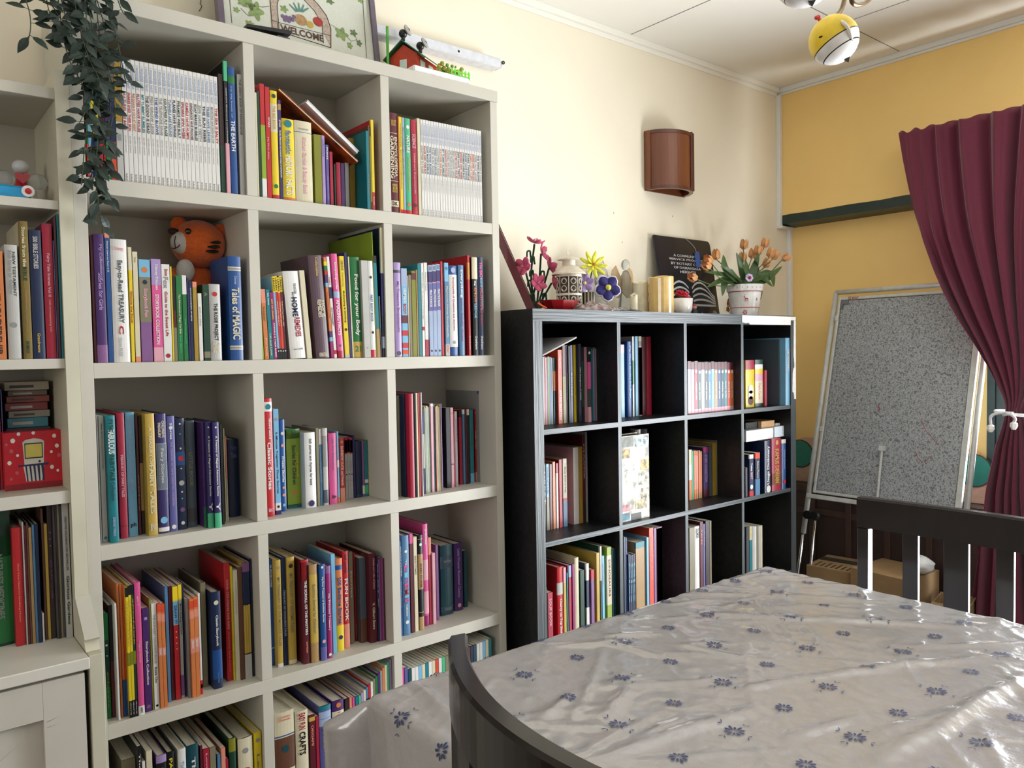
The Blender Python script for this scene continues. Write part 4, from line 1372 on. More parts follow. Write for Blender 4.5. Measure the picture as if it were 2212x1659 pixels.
# ------------------------------------------------------------------ slat back dining chairs
def make_chair(label, loc, rz, sag, grp='dark chairs at the table'):
    t = thing('dining_chair', label, 'chair', loc, rz, grp)
    W2 = 0.23

    def cx(y):
        return -sag * (1 - (y / W2) ** 2)
    nseg = 22
    rail = MB()
    th_ = 0.014
    v, f = [], []
    for i in range(nseg + 1):
        y = -W2 + 2 * W2 * i / nseg
        x = cx(y)
        for a, z in ((-th_, 0.868), (-th_, 0.940), (-th_ + 0.004, 0.945), (th_ - 0.004, 0.945), (th_, 0.940), (th_, 0.868)):
            v.append((x + a, y, z))
    for i in range(nseg):
        for k in range(6):
            f.append((i * 6 + k, i * 6 + (k + 1) % 6, (i + 1) * 6 + (k + 1) % 6, (i + 1) * 6 + k))
    f += [tuple(range(5, -1, -1)), tuple(nseg * 6 + k for k in range(6))]
    rail.add(v, f).build('top_rail', wood, t, local=True)
    for s in (-1, 1):
        y = s * (W2 - 0.0145)
        MB().add([(-0.016 - 0.05 + 0.05, y - 0.014, 0.45), (0.016, y - 0.014, 0.45), (0.016, y + 0.014, 0.45), (-0.016, y + 0.014, 0.45),
                  (-0.014, y - 0.014, 0.867), (0.012, y - 0.014, 0.867), (0.012, y + 0.014, 0.867), (-0.014, y + 0.014, 0.867)],
                 [(3, 2, 1, 0), (4, 5, 6, 7), (0, 1, 5, 4), (1, 2, 6, 5), (2, 3, 7, 6), (3, 0, 4, 7)]).build('back_post', wood, t, local=True, bevel=0.002)
        MB().box((-0.016, y - 0.016, 0), (0.016, y + 0.016, 0.449)).build('leg', wood, t, local=True, bevel=0.002)
        MB().box((0.37, y - 0.018, 0), (0.402, y + 0.018, 0.419)).build('leg', wood, t, local=True, bevel=0.002)
    for y, w_ in ((-0.104, 0.037), (0, 0.055), (0.104, 0.037)):
        x = cx(y)
        MB().box((x - 0.006, y - w_ / 2, 0.452), (x + 0.006, y + w_ / 2, 0.8675)).build('slat', wood, t, local=True, bevel=0.0015)
    MB().box((-0.02 - sag, -W2 - 0.005, 0.42), (0.42, W2 + 0.005, 0.45)).build('seat', wood, t, local=True, bevel=0.006)
    return t


make_chair('dark wooden slat-back chair seen from behind in the near left foreground', (-0.663, -1.548, 0), math.radians(-12), 0.055)
make_chair('dark wooden slat-back chair behind the far right end of the table', (0.73, -1.438, 0), PI, 0.012)

# ------------------------------------------------------------------ leaning board on its stand
BO = Vector((1.905, -0.284, 0))
BU = Vector((0.257, 0, 0.966)).normalized()
BN = Vector((-BU.z, 0, BU.x))
MBd = frame(BO, (0, -1, 0), BU)      # local x: to the right, y: up the board, z: towards the room (X x Y)
if (MBd.to_3x3() @ Vector((0, 0, 1))).dot(BN) < 0:
    MBd = MBd @ Matrix.Diagonal((1, 1, -1, 1))
alu = mat('white_enamel_tube', 'C9CCC8', 0.3, coat=0.3)
steel_ = mat('chrome', 'C8CACC', 0.12, metal=1, var=0.02)


def bl(u, v):
    p = plane_at(u, v, BO, BN) - BO
    return (-p.y, p.dot(BU))


RX = bl(2110, 905)[0]
TOPB = bl(1808, 632)[1]
BOTB = bl(1748, 1070)[1]
eb = thing('easel_board', 'grey mottled board in a white metal easel leaning on the yellow wall', 'easel', BO)


def bp(x, y, z=0.0):
    return MBd @ Vector((x, y, z))


for x in (0.004, RX):
    MB().tube([bp(x, 0.50), bp(x, TOPB)], 0.0115, 12).build('stand_tube', alu, eb, smooth=True)
    MB().tube([bp(x, 0.004), bp(x, 0.60)], 0.007, 10).build('leg', steel_, eb, smooth=True)
    MB().tube([bp(x + (0.042 if x < 0.1 else -0.042), 0.006, -0.05), bp(x + (0.042 if x < 0.1 else -0.042), 0.60, -0.012)], 0.006, 10).build('leg', steel_, eb, smooth=True)
MB().tube([bp(0.004, TOPB), bp(RX, TOPB)], 0.0115, 12).build('top_bar', alu, eb, smooth=True)
MB().box((0, BOTB - 0.012, -0.006), (RX, BOTB + 0.008, 0.014), MBd).build('lower_bar', alu, eb, bevel=0.002)
bm_ = bpy.data.materials.new('mottled_grey_board')
bm_.use_nodes = True
t = bm_.node_tree
b_ = t.nodes['Principled BSDF']
tcn = t.nodes.new('ShaderNodeTexCoord')
nz = t.nodes.new('ShaderNodeTexNoise')
nz.inputs['Scale'].default_value = 105
nz.inputs['Detail'].default_value = 2.5
rp = t.nodes.new('ShaderNodeValToRGB')
rp.color_ramp.elements[0].position = 0.38
rp.color_ramp.elements[0].color = lin('6A6D70')
rp.color_ramp.elements[1].position = 0.5
rp.color_ramp.elements[1].color = lin('AEB2B5')
e3 = rp.color_ramp.elements.new(0.62)
e3.color = lin('7C8083')
t.links.new(tcn.outputs['Object'], nz.inputs['Vector'])
t.links.new(nz.outputs['Fac'], rp.inputs[0])
t.links.new(rp.outputs[0], b_.inputs['Base Color'])
b_.inputs['Roughness'].default_value = 0.5
bpn = MB().box((0.042, BOTB + 0.03, -0.008), (RX - 0.045, TOPB - 0.045, 0.004), MBd).build('board_panel', bm_, eb)
for a, b in (((0.026, BOTB + 0.015), (0.038, TOPB - 0.028)), ((RX - 0.042, BOTB + 0.015), (RX - 0.020, TOPB - 0.028)), ((0.0385, TOPB - 0.042), (RX - 0.0425, TOPB - 0.028)), ((0.0385, BOTB + 0.015), (RX - 0.0425, BOTB + 0.028))):
    MB().box((a[0], a[1], -0.01), (b[0], b[1], 0.01), MBd).build('board_frame', alu, eb, bevel=0.002)
MB().box((0.039, TOPB - 0.062, 0.0045), (0.075, TOPB - 0.044, 0.0105), MBd).box((0.039, TOPB - 0.085, 0.0045), (0.052, TOPB - 0.062, 0.0105), MBd).build('corner_piece', mat('grey_plastic', '6A6C70', 0.5), eb)
for y_, x_ in ((0.865, 0), (0.32, 0)):
    yy = BOTB + (TOPB - BOTB) * y_
    MB().box((0.022, yy - 0.012, 0.0105), (0.037, yy + 0.012, 0.014), MBd).build('hinge_clip', alu, eb, bevel=0.001)
px_, py_ = bl(1911, 965)
qx, qy = bl(1900, 1075)
MB().tube([bp(qx, qy, 0.02), bp((px_ + qx) / 2, (py_ + qy) / 2, 0.022), bp(px_, py_ - 0.02, 0.02)], 0.0055, 8).box((px_ - 0.012, py_ - 0.022, 0.012), (px_ + 0.012, py_, 0.028), MBd).build('paper_holder', alu, eb)
for x_ in (0.028, 0.062):
    MB().lathe([(0.001, 0), (0.019, 0), (0.021, 0.01), (0.019, 0.026), (0.001, 0.026)], 9, frame(bp(x_, 0.585, 0.012), (0, -1, 0), BU) @ Matrix.Translation((0, 0, -0.03 if (frame((0, 0, 0), (0, -1, 0), BU).to_3x3() @ Vector((0, 0, 1))).dot(BN) < 0 else 0))).build('clamp_knob', black, eb)
mk = mat('red_marker', 'A03040', 0.6)
wr = MB()
for seg in ([(1897, 882), (1899, 878), (1902, 884), (1898, 888)],):
    wr.tube([bp(*bl(*p), 0.0045) for p in seg], 0.0022, 5)
wr.build('marker_scribble', mk, bpn)
wr = MB()
wr.tube([bp(*bl(*p), 0.0045) for p in ((1991, 906), (2000, 930), (2018, 950), (2028, 962))], 0.0011, 5)
wr.build('marker_scribble', mk, bpn)
wr = MB()
wr.tube([bp(*bl(*p), 0.0045) for p in ((1978, 975), (1984, 990), (1993, 1000), (2002, 995), (2010, 985))], 0.0011, 5)
wr.build('marker_scribble', mk, bpn)
letter('ES WAY', mk, bpn, MBd @ Vector((0.10, TOPB - 0.036, 0.0112)) - bpn.matrix_basis.translation - BO, (0, -1, 0), BU, 0.05, 0.014, 'handwriting')

# ------------------------------------------------------------------ behind the board: brown sideboard, cream play board, boxes, bag
brn = mat('reddish_brown_wood', '4E3830', 0.5, var=0.15, scale=12, stretch=(1, 1, 0.2))
brd = mat('dark_brown_panel', '3C2B27', 0.55, var=0.12, scale=10)
sb = thing('sideboard', 'low brown panelled sideboard against the yellow wall behind the easel', 'sideboard', (2.33, -0.5, 0))
MB().box((2.272, -1.02, 0), (2.374, -0.03, 0.66)).build('carcass', brd, sb)
for y in (-0.05, -0.20, -0.38, -0.56, -0.74, -0.92, -1.01):
    MB().box((2.26, y - 0.014, 0.0), (2.2718, y + 0.014, 0.66)).build('stile', brn, sb, bevel=0.002)
for z in (0.03, 0.54, 0.645):
    MB().box((2.263, -1.02, z - 0.015), (2.2717, -0.03, z + 0.015)).build('rail', brn, sb, bevel=0.002)
pb_ = thing('play_board', 'cream rounded board with green discs standing on the sideboard behind the easel', 'board', (2.37, -0.48, 0.661))
prof = []
for k in range(9):
    a = PI / 2 * k / 8
    prof.append((0.45 + 0.08 * math.sin(a) - 0.08 + 0.0, 0.14 + 0.08 * math.cos(a)))
poly = [(-x, z) for x, z in prof[::-1]] + prof + [(0.44, 0.0), (-0.44, 0.0)]
poly = [(-0.45, 0)] + [(-0.37 - 0.08 * math.cos(PI / 2 * k / 8), 0.14 + 0.08 * math.sin(PI / 2 * k / 8)) for k in range(9)] + [(0.37 + 0.08 * math.sin(PI / 2 * k / 8), 0.14 + 0.08 * math.cos(PI / 2 * k / 8)) for k in range(9)] + [(0.45, 0)]
Mp = frame((2.355, -0.485, 0.662), (0, -1, 0), (0, 0, 1))
MB().prism(poly, -0.02 if (Mp.to_3x3() @ Vector((0, 0, 1))).x < 0 else 0.02, Mp).build('panel', mat('cream_pink_card', 'C9A68E', 0.6), pb_)
for s in (-1, 1):
    MB().lathe([(1e-4, 0), (0.065, 0), (0.065, 0.003), (1e-4, 0.003)], 28, Matrix.Translation((2.3535, -0.485 - s * 0.40, 0.80)) @ Matrix.Rotation(-PI / 2, 4, 'Y')).build('green_disc', mat('teal_green_print', '1C7A68', 0.5), pb_)
    MB().lathe([(0.0665, 0), (0.0705, 0), (0.0705, 0.003), (0.0665, 0.003)], 28, Matrix.Translation((2.3535, -0.485 - s * 0.40, 0.80)) @ Matrix.Rotation(-PI / 2, 4, 'Y')).build('disc_outline', mat('dark_outline', '3A2C28', 0.6), pb_)
card = mat('brown_cardboard', 'A2835C', 0.75, var=0.06, scale=14)


def carton(label, c, w_, d_, h_, rz, flap=0, printed=False):
    t = thing('cardboard_box', label, 'box', c, rz, 'boxes on the floor')
    e_ = 0.004
    MB().box((-w_ / 2, -d_ / 2, 0), (w_ / 2, d_ / 2, e_)).box((-w_ / 2, -d_ / 2, e_), (-w_ / 2 + e_, d_ / 2, h_)).box((w_ / 2 - e_, -d_ / 2, e_), (w_ / 2, d_ / 2, h_)) \
        .box((-w_ / 2 + e_, -d_ / 2, e_), (w_ / 2 - e_, -d_ / 2 + e_, h_)).box((-w_ / 2 + e_, d_ / 2 - e_, e_), (w_ / 2 - e_, d_ / 2, h_)).build('box_body', card, t, local=True)
    if flap:
        for s in (-1, 1):
            M = Matrix.Translation((s * w_ / 2, 0, h_ + 0.001)) @ Matrix.Rotation(s * flap, 4, 'Y')
            f_ = MB().box((0 if s > 0 else -w_ * 0.46, -d_ / 2, 0), (w_ * 0.46 if s > 0 else 0, d_ / 2, e_), M).build('flap', card, t, local=True)
    else:
        MB().box((-w_ / 2, -d_ / 2, h_ + 0.0003), (w_ / 2, d_ / 2, h_ + e_)).build('lid', card, t, local=True)
    if printed:
        pr = MB()
        for k in range(7):
            y = -d_ / 2 + 0.03 + k * (d_ - 0.06) / 6
            pr.box((-w_ / 2 + 0.02, y - 0.004, h_ + e_ + 0.0002), (-w_ / 2 + 0.10 - 0.02 * (k % 2), y + 0.004, h_ + e_ + 0.0008))
        pr.box((-w_ / 2 + 0.13, -d_ / 2, h_ + e_ + 0.0002), (-w_ / 2 + 0.19, d_ / 2, h_ + e_ + 0.0008))
        pr.build('black_print', mat('carton_print', '3B342E', 0.7), t, local=True)
    return t


carton('brown cardboard carton with dark print and tape on its lid, beside the easel legs', (2.135, -0.405, 0.0), 0.24, 0.20, 0.345, 0.12, printed=True)
carton('larger plain brown cardboard carton below the easel board', (2.12, -0.66, 0.0), 0.25, 0.25, 0.375, -0.08)
carton('small open cardboard box next to the curtain hem', (2.115, -0.90, 0.0), 0.16, 0.13, 0.30, 0.2, flap=0.5)
m_ = MB()
m_.grid(lambda u, v: (2.12 + 0.05 * math.sin(PI * v) * math.cos(2 * PI * u) * (1 + 0.25 * mnoise.noise(Vector((u * 9, v * 7, 0)))),
                      -0.765 + 0.052 * math.sin(PI * v) * math.sin(2 * PI * u) * (1 + 0.3 * mnoise.noise(Vector((u * 8, v * 9, 4)))),
                      0.381 + 0.075 * (1 - math.cos(PI * v)) / 2 * (1 + 0.1 * mnoise.noise(Vector((u * 6, v * 6, 9))))), 30, 14)
tag(m_.build('plastic_bag', mat('white_plastic_film', 'E6E8E6', 0.25, coat=0.4), smooth=True), 'crumpled white plastic bag lying on the larger carton', 'bag')

# ------------------------------------------------------------------ curtain and cord
cp = [(1943, 290), (1952, 345), (1963, 400), (1977, 460), (1996, 520), (2022, 580), (2052, 640), (2082, 695), (2112, 745), (2142, 800), (2166, 850), (2176, 878), (2168, 915), (2152, 960), (2140, 1010), (2128, 1060), (2122, 1120), (2112, 1200), (2100, 1290), (2090, 1380)]
LB = [at(u, v, 'x', 2.2) for u, v in cp]
LB = [(p.z, p.y) for p in LB]
LB.append((0.06, LB[-1][1] + 0.03))


def yl(z):
    for (z0, y0), (z1, y1) in zip(LB, LB[1:]):
        if z1 <= z <= z0:
            return y0 + (y1 - y0) * (z - z0) / (z1 - z0)
    return LB[0][1] if z > LB[0][0] else LB[-1][1]


ZTIE = at(2178, 883, 'x', 2.2).z


def yr(z):
    if z > ZTIE:
        t = (z - ZTIE) / (2.23 - ZTIE)
        return -1.125 - 0.50 * t ** 0.8
    t = (ZTIE - z) / ZTIE
    return -1.125 - 0.24 * t ** 0.6


def curt(u, v):
    z = 2.235 - (2.235 - 0.06) * v
    a, b = yl(z), yr(z)
    amp = 0.028 if z > ZTIE else 0.03
    k = abs(z - ZTIE)
    amp *= min(1, 0.35 + k * 1.6)
    w_ = (b - a)
    s = u
    ph = 2 * PI * (10.5 * s + 0.9 * math.sin(4.3 * s + 1.5 * v) + 0.35 * math.sin(11 * s + 3 * v))
    fold = math.sin(ph) + 0.35 * math.sin(2.1 * ph + 1.3)
    flat_ = min(1, max(0.15, (s - 0.09) / 0.10) + (0 if z > 1.9 else (1.9 - z) * 2.5))
    x = 2.2 + amp * fold * flat_ - 0.01
    z2 = z + (0.008 * math.sin(ph) if v < 0.01 else 0)
    return (x, a + w_ * s, z2)


crt = mat('burgundy_curtain', '6C1A38', 0.75, var=0.08, scale=300, sheen=0.3)
ct = thing('curtain', 'burgundy curtain gathered with a white cord at the right edge of the room', 'curtain', (2.2, -1.0, 0.05))
MB().grid(curt, 240, 90).build('fabric', crt, ct, smooth=True, solid=0.003)
MB().box((2.262, -3.1, 2.196), (2.285, -0.66, 2.212)).build('track', trimM, ct)
for k in range(7):
    y = -0.69 - k * 0.12
    MB().tube([(2.285, y, 2.204), (2.304, y, 2.204)], 0.004, 6).build('track_bracket', trimM, ct)
tie = thing('tieback_cord', 'white cord with two faceted bead ends tied around the burgundy curtain', 'tieback', (2.14, -1.08, 1.0))
cordM = mat('white_cord', 'E4E6E8', 0.6, bump=0.3, bscale=300)
yc, zc_ = -1.083, ZTIE - 0.015
loop = [(2.19 + 0.062 * math.cos(a), yc - 0.005 + 0.066 * math.sin(a), zc_ + 0.006 * math.sin(a)) for a in [2 * PI * k / 28 + PI for k in range(29)]]
MB().tube(loop, 0.006, 8).build('cord', cordM, tie, smooth=True)
P0 = Vector((2.125, yc, zc_))
e1 = at(2140, 918, 'x', 2.12)
e2 = at(2190, 912, 'x', 2.12)
MB().tube(curve_pts([P0 + Vector((0, -0.02, 0.004)), P0 + Vector((-0.006, 0.02, 0.004)), Vector((2.115, (P0.y + e1.y) / 2 + 0.025, zc_ - 0.01)), e1]), 0.0055, 8).build('cord', cordM, tie, smooth=True)
MB().tube(curve_pts([P0 + Vector((0, 0.015, -0.004)), P0 + Vector((-0.006, -0.01, 0.0)), Vector((2.115, e2.y - 0.006, zc_ - 0.015)), e2]), 0.0055, 8).build('cord', cordM, tie, smooth=True)
for e_ in (e1, e2):
    MB().lathe([(0.002, 0.016), (0.013, 0.008), (0.014, -0.004), (0.007, -0.016), (0.001, -0.017)], 6, Matrix.Translation(e_ + Vector((0, 0, -0.012)))).build('bead', gloss_white, tie)

# ------------------------------------------------------------------ wall lamp, batten light
wl = mat('varnished_brown_wood', '7A4326', 0.35, var=0.12, scale=12, stretch=(1, 1, 0.25), coat=0.25)
wd_ = thing('wall_sconce', 'curved brown wooden wall lamp box on the cream wall', 'wall lamp', (1.43, 0, 2.0))
sx_, sy_, z0, z1 = 0.128, 0.105, 2.0, 2.243
Ms = Matrix.Translation((1.43, -0.006, 0)) @ Matrix.Diagonal((sx_, sy_, 1, 1))
MB().lathe([(0.93, z0 + 0.01), (0.97, z0 + 0.01), (0.97, z1 - 0.012), (0.93, z1 - 0.012), (0.93, z0 + 0.01)], 28, Ms, PI, 2 * PI).build('curved_panel', wl, wd_, smooth=False)
for a, b in ((z0, z0 + 0.014), (z1 - 0.014, z1)):
    MB().lathe([(0.86, a), (1.0, a), (1.0, b), (0.86, b), (0.86, a)], 28, Ms, PI, 2 * PI).build('rim', mat('dark_varnished_wood', '5A2E1C', 0.35, coat=0.3), wd_)
MB().box((1.30, -0.006, z0 - 0.002), (1.56, 0, z1)).build('back_plate', wl, wd_)
for x in (1.302, 1.558):
    MB().box((x - 0.006, -0.03, z0 + 0.001), (x + 0.006, -0.0065, z1 - 0.001)).build('side_stile', wl, wd_, bevel=0.001)
for a in (1.63, 1.70):
    px2, py2 = 1.43 + sx_ * 1.01 * math.cos(a * PI), -0.006 + sy_ * 1.01 * math.sin(a * PI)
    MB().tube([(px2, py2, z0 + 0.004), (px2, py2, z1 + 0.003)], 0.0058, 8).build('rib', mat('dark_varnished_wood', '5A2E1C'), wd_)

yb_ = -0.055
a_, b_2, c_ = at(1083, 125, 'y', yb_), at(1083, 146, 'y', yb_), at(818, 51, 'y', yb_)
bt = thing('batten_light', 'white strip light fitting fixed high on the cream wall', 'light fitting', (0.2, 0, b_2.z))
zt_, zb_ = (a_.z + c_.z) / 2, b_2.z
MB().box((-0.42, yb_, zb_), (a_.x, -0.0005, zt_)).build('housing', mat('white_sheet_metal', 'D8DAE0', 0.35, coat=0.2), bt, bevel=0.004)
MB().box((a_.x + 0.0003, yb_ + 0.004, zb_ + 0.002), (a_.x + 0.014, -0.008, zt_ - 0.006)).build('lamp_holder', gloss_white, bt, bevel=0.004)
MB().lathe([(0.003, 0), (0.0062, 0), (0.0062, 0.004), (0.003, 0.004)], 16, Matrix.Translation((a_.x + 0.008, yb_ + 0.002, (zt_ + zb_) / 2 + 0.003)) @ Matrix.Rotation(PI / 2, 4, 'X')).build('socket', black, bt)
s1 = at(991, 111, 'y', yb_)
MB().lathe([(1e-4, 0), (0.004, 0), (0.004, 0.001), (1e-4, 0.001)], 10, Matrix.Translation(s1) @ Matrix.Rotation(PI / 2, 4, 'X')).build('screw', black, bt)

# ------------------------------------------------------------------ ball shade ceiling lamp
def ball_shade(c, n_dir, r, root, sub):
    Zd = Vector(n_dir).normalized()
    Xd = (CM @ Vector((-1, 0, 0.6)))
    Xd = (Xd - Zd * Xd.dot(Zd)).normalized()
    M = frame(c, Xd, Zd.cross(Xd))
    cuts = [-1, -0.97] + [-0.9 + 0.1 * k for k in range(10)] + [0.1, 0.18, 0.225, 0.35, 0.5, 0.585, 0.625, 0.7, 0.8, 0.9, 0.97, 1]
    cuts = sorted(set([round(x, 4) for x in cuts]))
    ye_ = mat('yellow_enamel', 'F2CF2E', 0.4)
    prof = [(r * math.sqrt(max(1e-6, 1 - z * z)), r * z) for z in cuts]

    def mf(j):
        z = (cuts[j] + cuts[j + 1]) / 2
        return 1 if (0.18 < z < 0.225) or (0.585 < z < 0.625) else (0 if z < 0.18 else 2)
    o = MB().lathe(prof, 32, M, matfn=mf).build('ball_shade', [ye_, black, gloss_white], root, smooth=True)
    MB().lathe([(1e-4, r * 1.17), (r * 0.17, r * 0.98), (1e-4, r * 0.95)], 3, M).build('tail', black, o)
    cr_ = MB().tube([M @ Vector((0, 0, -r * 0.97)), M @ Vector((0.002, 0.002, -r * 1.12))], [r * 0.09, r * 0.06], 8)
    cr_.ball(M @ Vector((0.004, 0, -r * 1.18)), r * 0.10, 10).ball(M @ Vector((r * 0.22, 0.0, -r * 1.16)), r * 0.09, 10).tube([M @ Vector((r * .2, 0, -r * 1.15)), M @ Vector((r * 0.05, 0, -r * 1.0))], r * 0.05, 6)
    cr_.build('crest', red, o)
    vd = (CAMP - Vector(c)).normalized()
    side = CM @ Vector((-0.78, -0.14, 0.60))
    ep = Vector(c) + side.normalized() * r * 1.0
    Me = frame(ep, side.cross(Vector((0, 0, 1))), side.cross(Vector((0, 0, 1))).cross(side))
    MB().ball((0, 0, 0), r * 0.075, 10, sc_=(0.6, 1.2, 0.5)).add([], []).build('eye', black, o, local=True).location = ep - Vector(root.location)
    wv = CM @ Vector((0.05, 0.0, 1.0))
    w0 = Vector(c) + (CM @ Vector((-0.1, 0.36, 0.95))).normalized() * r * 1.02
    w1 = Vector(c) + (CM @ Vector((0.12, 0.0, 1.0))).normalized() * r * 1.10
    w2 = Vector(c) + (CM @ Vector((0.42, -0.42, 0.85))).normalized() * r * 1.04
    MB().tube(curve_pts([w0, w1, w2], 6), [r * 0.03, r * .06, r * .08, r * .085, r * .085, r * .08, r * .07, r * .08, r * .08, r * .07, r * .06, r * .04, r * .02], 8).build('wing', gloss_white, o)
    return o


cl = thing('ceiling_lamp', 'ceiling lamp with a yellow and white ball shade on bent bronze rods', 'ceiling lamp', (0.85, -1.35, 2.2))
LC = at(1801, 86, 'y', -1.22)
rb = 51.5 / FPX * (CMT @ (LC - CAMP)).z * -1
nd = CM @ Vector((0.46, -0.86, 0.15))
ball_shade(LC, nd, rb, cl, 1)
LC2 = at(1738, -50, 'y', -1.36)
nd2 = CM @ Vector((0.15, -0.97, 0.2))
ball_shade(LC2, nd2, rb, cl, 1)
bz = mat('bronze_tube', '7A6548', 0.3, metal=0.8)
hub = Vector((0.80, -1.50, 2.50))
MB().tube(curve_pts([LC + Vector((0.004, 0, rb * 0.9)), at(1824, 0, 'y', -1.22), LC + Vector((0.03, -0.03, 0.24)), hub]), 0.0055, 8).build('arm', bz, cl, smooth=True)
MB().tube(curve_pts([LC2 + Vector((0, 0, rb * 0.9)), LC2 + Vector((0.01, -0.01, 0.18)), hub]), 0.0055, 8).build('arm', bz, cl, smooth=True)
MB().tube(curve_pts([at(1838, -12, 'y', -1.3), at(1842, 6, 'y', -1.3), at(1856, 10, 'y', -1.3), at(1880, -3, 'y', -1.3), at(1930, -60, 'y', -1.34), hub]), 0.0055, 8).build('arm', bz, cl, smooth=True)
MB().lathe([(1e-4, 0.02), (0.05, 0.02), (0.06, 0.06), (0.06, CEIL - 2.5 - 0.001), (1e-4, CEIL - 2.5 - 0.001)], 24, Matrix.Translation((hub.x, hub.y, 2.5 - 0.02 + 0.0195))).build('canopy', gloss_white, cl, smooth=False)

# ------------------------------------------------------------------ hanging leafy plant at top left
vine = mat('dark_green_leaf', '182C21', 0.45, var=0.25, scale=30)
stemM = mat('green_stem', '39452F', 0.6)
hp = thing('hanging_plant', 'trailing artificial vine with dark leaves over the top left of the white bookcase', 'plant', (-0.86, -0.33, 2.2))
lv, st = MB(), MB()
strands = [([(40, -40), (62, 20), (66, 60), (60, 90)], .36), ([(95, -40), (105, 20), (118, 50), (145, 70)], .36), ([(120, -60), (140, 30), (165, 110), (168, 180)], .35), ([(150, -60), (178, 40), (196, 140), (205, 230), (196, 330), (200, 400)], .34),
           ([(170, -60), (200, 60), (214, 180), (212, 280), (207, 380), (213, 440), (222, 505)], .345), ([(190, -60), (226, 60), (232, 150), (238, 240), (224, 330), (232, 420)], .335),
           ([(215, -60), (232, 20), (252, 80), (262, 130), (272, 180)], .34), ([(120, -50), (134, 60), (150, 130), (180, 190), (188, 260), (182, 330), (176, 400)], .35), ([(180, -60), (188, 80), (180, 150), (200, 200), (170, 270)], .355),
           ([(240, -60), (252, -10), (262, 20), (270, 32)], .35), ([(200, -60), (210, 30), (220, 110), (246, 200), (240, 270), (218, 330), (192, 390)], .335), ([(140, -60), (160, 0), (172, 60), (190, 120), (214, 170)], .36), ([(60, -60), (80, -10), (110, 10), (130, 40)], .355)]
RL = random.Random(3)
for pts, yy in strands:
    P3 = curve_pts([at(u, v, 'y', -yy) for u, v in pts], 10)
    st.tube(P3, 0.0011, 5)
    acc = 0
    for i in range(1, len(P3)):
        acc += (P3[i] - P3[i - 1]).length
        if acc > 0.023:
            acc = 0
            base = P3[i]
            for s in (-1, 1) if RL.random() < 0.8 else (RL.choice((-1, 1)),):
                L = 0.026 + 0.012 * RL.random()
                W = L * (0.22 + 0.07 * RL.random())
                az = RL.uniform(-0.9, 0.9)
                el = RL.uniform(-1.1, 0.35)
                dr = Vector((s * math.cos(el) * math.cos(az), -abs(math.sin(az)) * 0.7 * math.cos(el), math.sin(el))).normalized()
                up = Vector((RL.uniform(-.4, .4), -1, RL.uniform(-.2, .9)))
                sd = dr.cross(up).normalized()
                nn = sd.cross(dr)
                st.tube([base, base + dr * 0.007], 0.0007, 4)
                b0 = base + dr * 0.006
                rows = [(0, 0.02), (0.2, 0.7), (0.42, 1.0), (0.65, 0.8), (0.85, 0.4), (1.0, 0.02)]
                v_, f_ = [], []
                for t_, ww in rows:
                    c = b0 + dr * L * t_ - nn * 0.25 * L * t_ * t_
                    v_ += [c - sd * W * ww + nn * 0.12 * W * ww, c, c + sd * W * ww + nn * 0.12 * W * ww]
                for k in range(5):
                    f_ += [(k * 3, k * 3 + 1, k * 3 + 4, k * 3 + 3), (k * 3 + 1, k * 3 + 2, k * 3 + 5, k * 3 + 4)]
                lv.add(v_, f_)
lv.build('foliage', vine, hp, smooth=False)
st.build('stem', stemM, hp)
MB().lathe([(1e-4, 0), (0.05, 0), (0.065, 0.09), (0.06, 0.09), (0.05, 0.01), (1e-4, 0.01)], 20, Matrix.Translation((-0.80, -0.22, ZT + 0.001))).build('pot', mat('terracotta_pot', 'B7AFA2', 0.6), hp)
for pts, yy in strands:
    p0 = at(pts[0][0], pts[0][1], 'y', -yy)
rims = MB()
for pts, yy in strands[::2]:
    p0 = at(pts[0][0], pts[0][1], 'y', -yy)
    rims.tube(curve_pts([p0, Vector(((p0.x - 0.8) / 2, (-0.22 + p0.y) / 2, p0.z + 0.03)), Vector((-0.80, -0.22, ZT + 0.09))]), 0.0011, 4)
rims.build('stem', stemM, hp)

# ------------------------------------------------------------------ things on top of the white bookcase
# framed needlework picture leaning on the wall
PO = Vector((-0.27, -0.115, ZT + 0.001))
PU = Vector((0, 0.14, 0.99)).normalized()
PN = Vector((0, -0.99, 0.14)).normalized()


def pw(u, v):
    p = plane_at(u, v, PO, PN) - PO
    return p.x, p.dot(PU)


xr_ = pw(818, 110)[0]
xl_ = pw(470, 20)[0]
Mpic = frame(PO, (1, 0, 0), PU)
fr = thing('picture_frame', 'framed needlework picture with fruit under an arch, on top of white bookcase', 'picture', PO)
pur = mat('mauve_frame', '6E6270', 0.4)
hgt = 0.42
for a, b in (((xl_, 0), (xl_ + 0.016, hgt)), ((xr_ - 0.016, 0), (xr_, hgt)), ((xl_ + 0.0162, 0), (xr_ - 0.0162, 0.016)), ((xl_ + 0.0162, hgt - 0.016), (xr_ - 0.0162, hgt))):
    MB().box((a[0], a[1], -0.02), (b[0], b[1], 0.004), Mpic).build('frame_bar', pur, fr)
pan = MB().box((xl_ + 0.0165, 0.0165, -0.012), (xr_ - 0.0165, hgt - 0.0165, -0.004), Mpic).build('canvas', mat('pale_linen', 'D6D9CC', 0.7, var=0.03, scale=200), fr)
zs = -0.0034


def pic_line(name, pts, r, m):
    MB().tube([Mpic @ Vector((*pw(*p), zs)) for p in pts], r, 4, flat=1).build(name, m, pan)


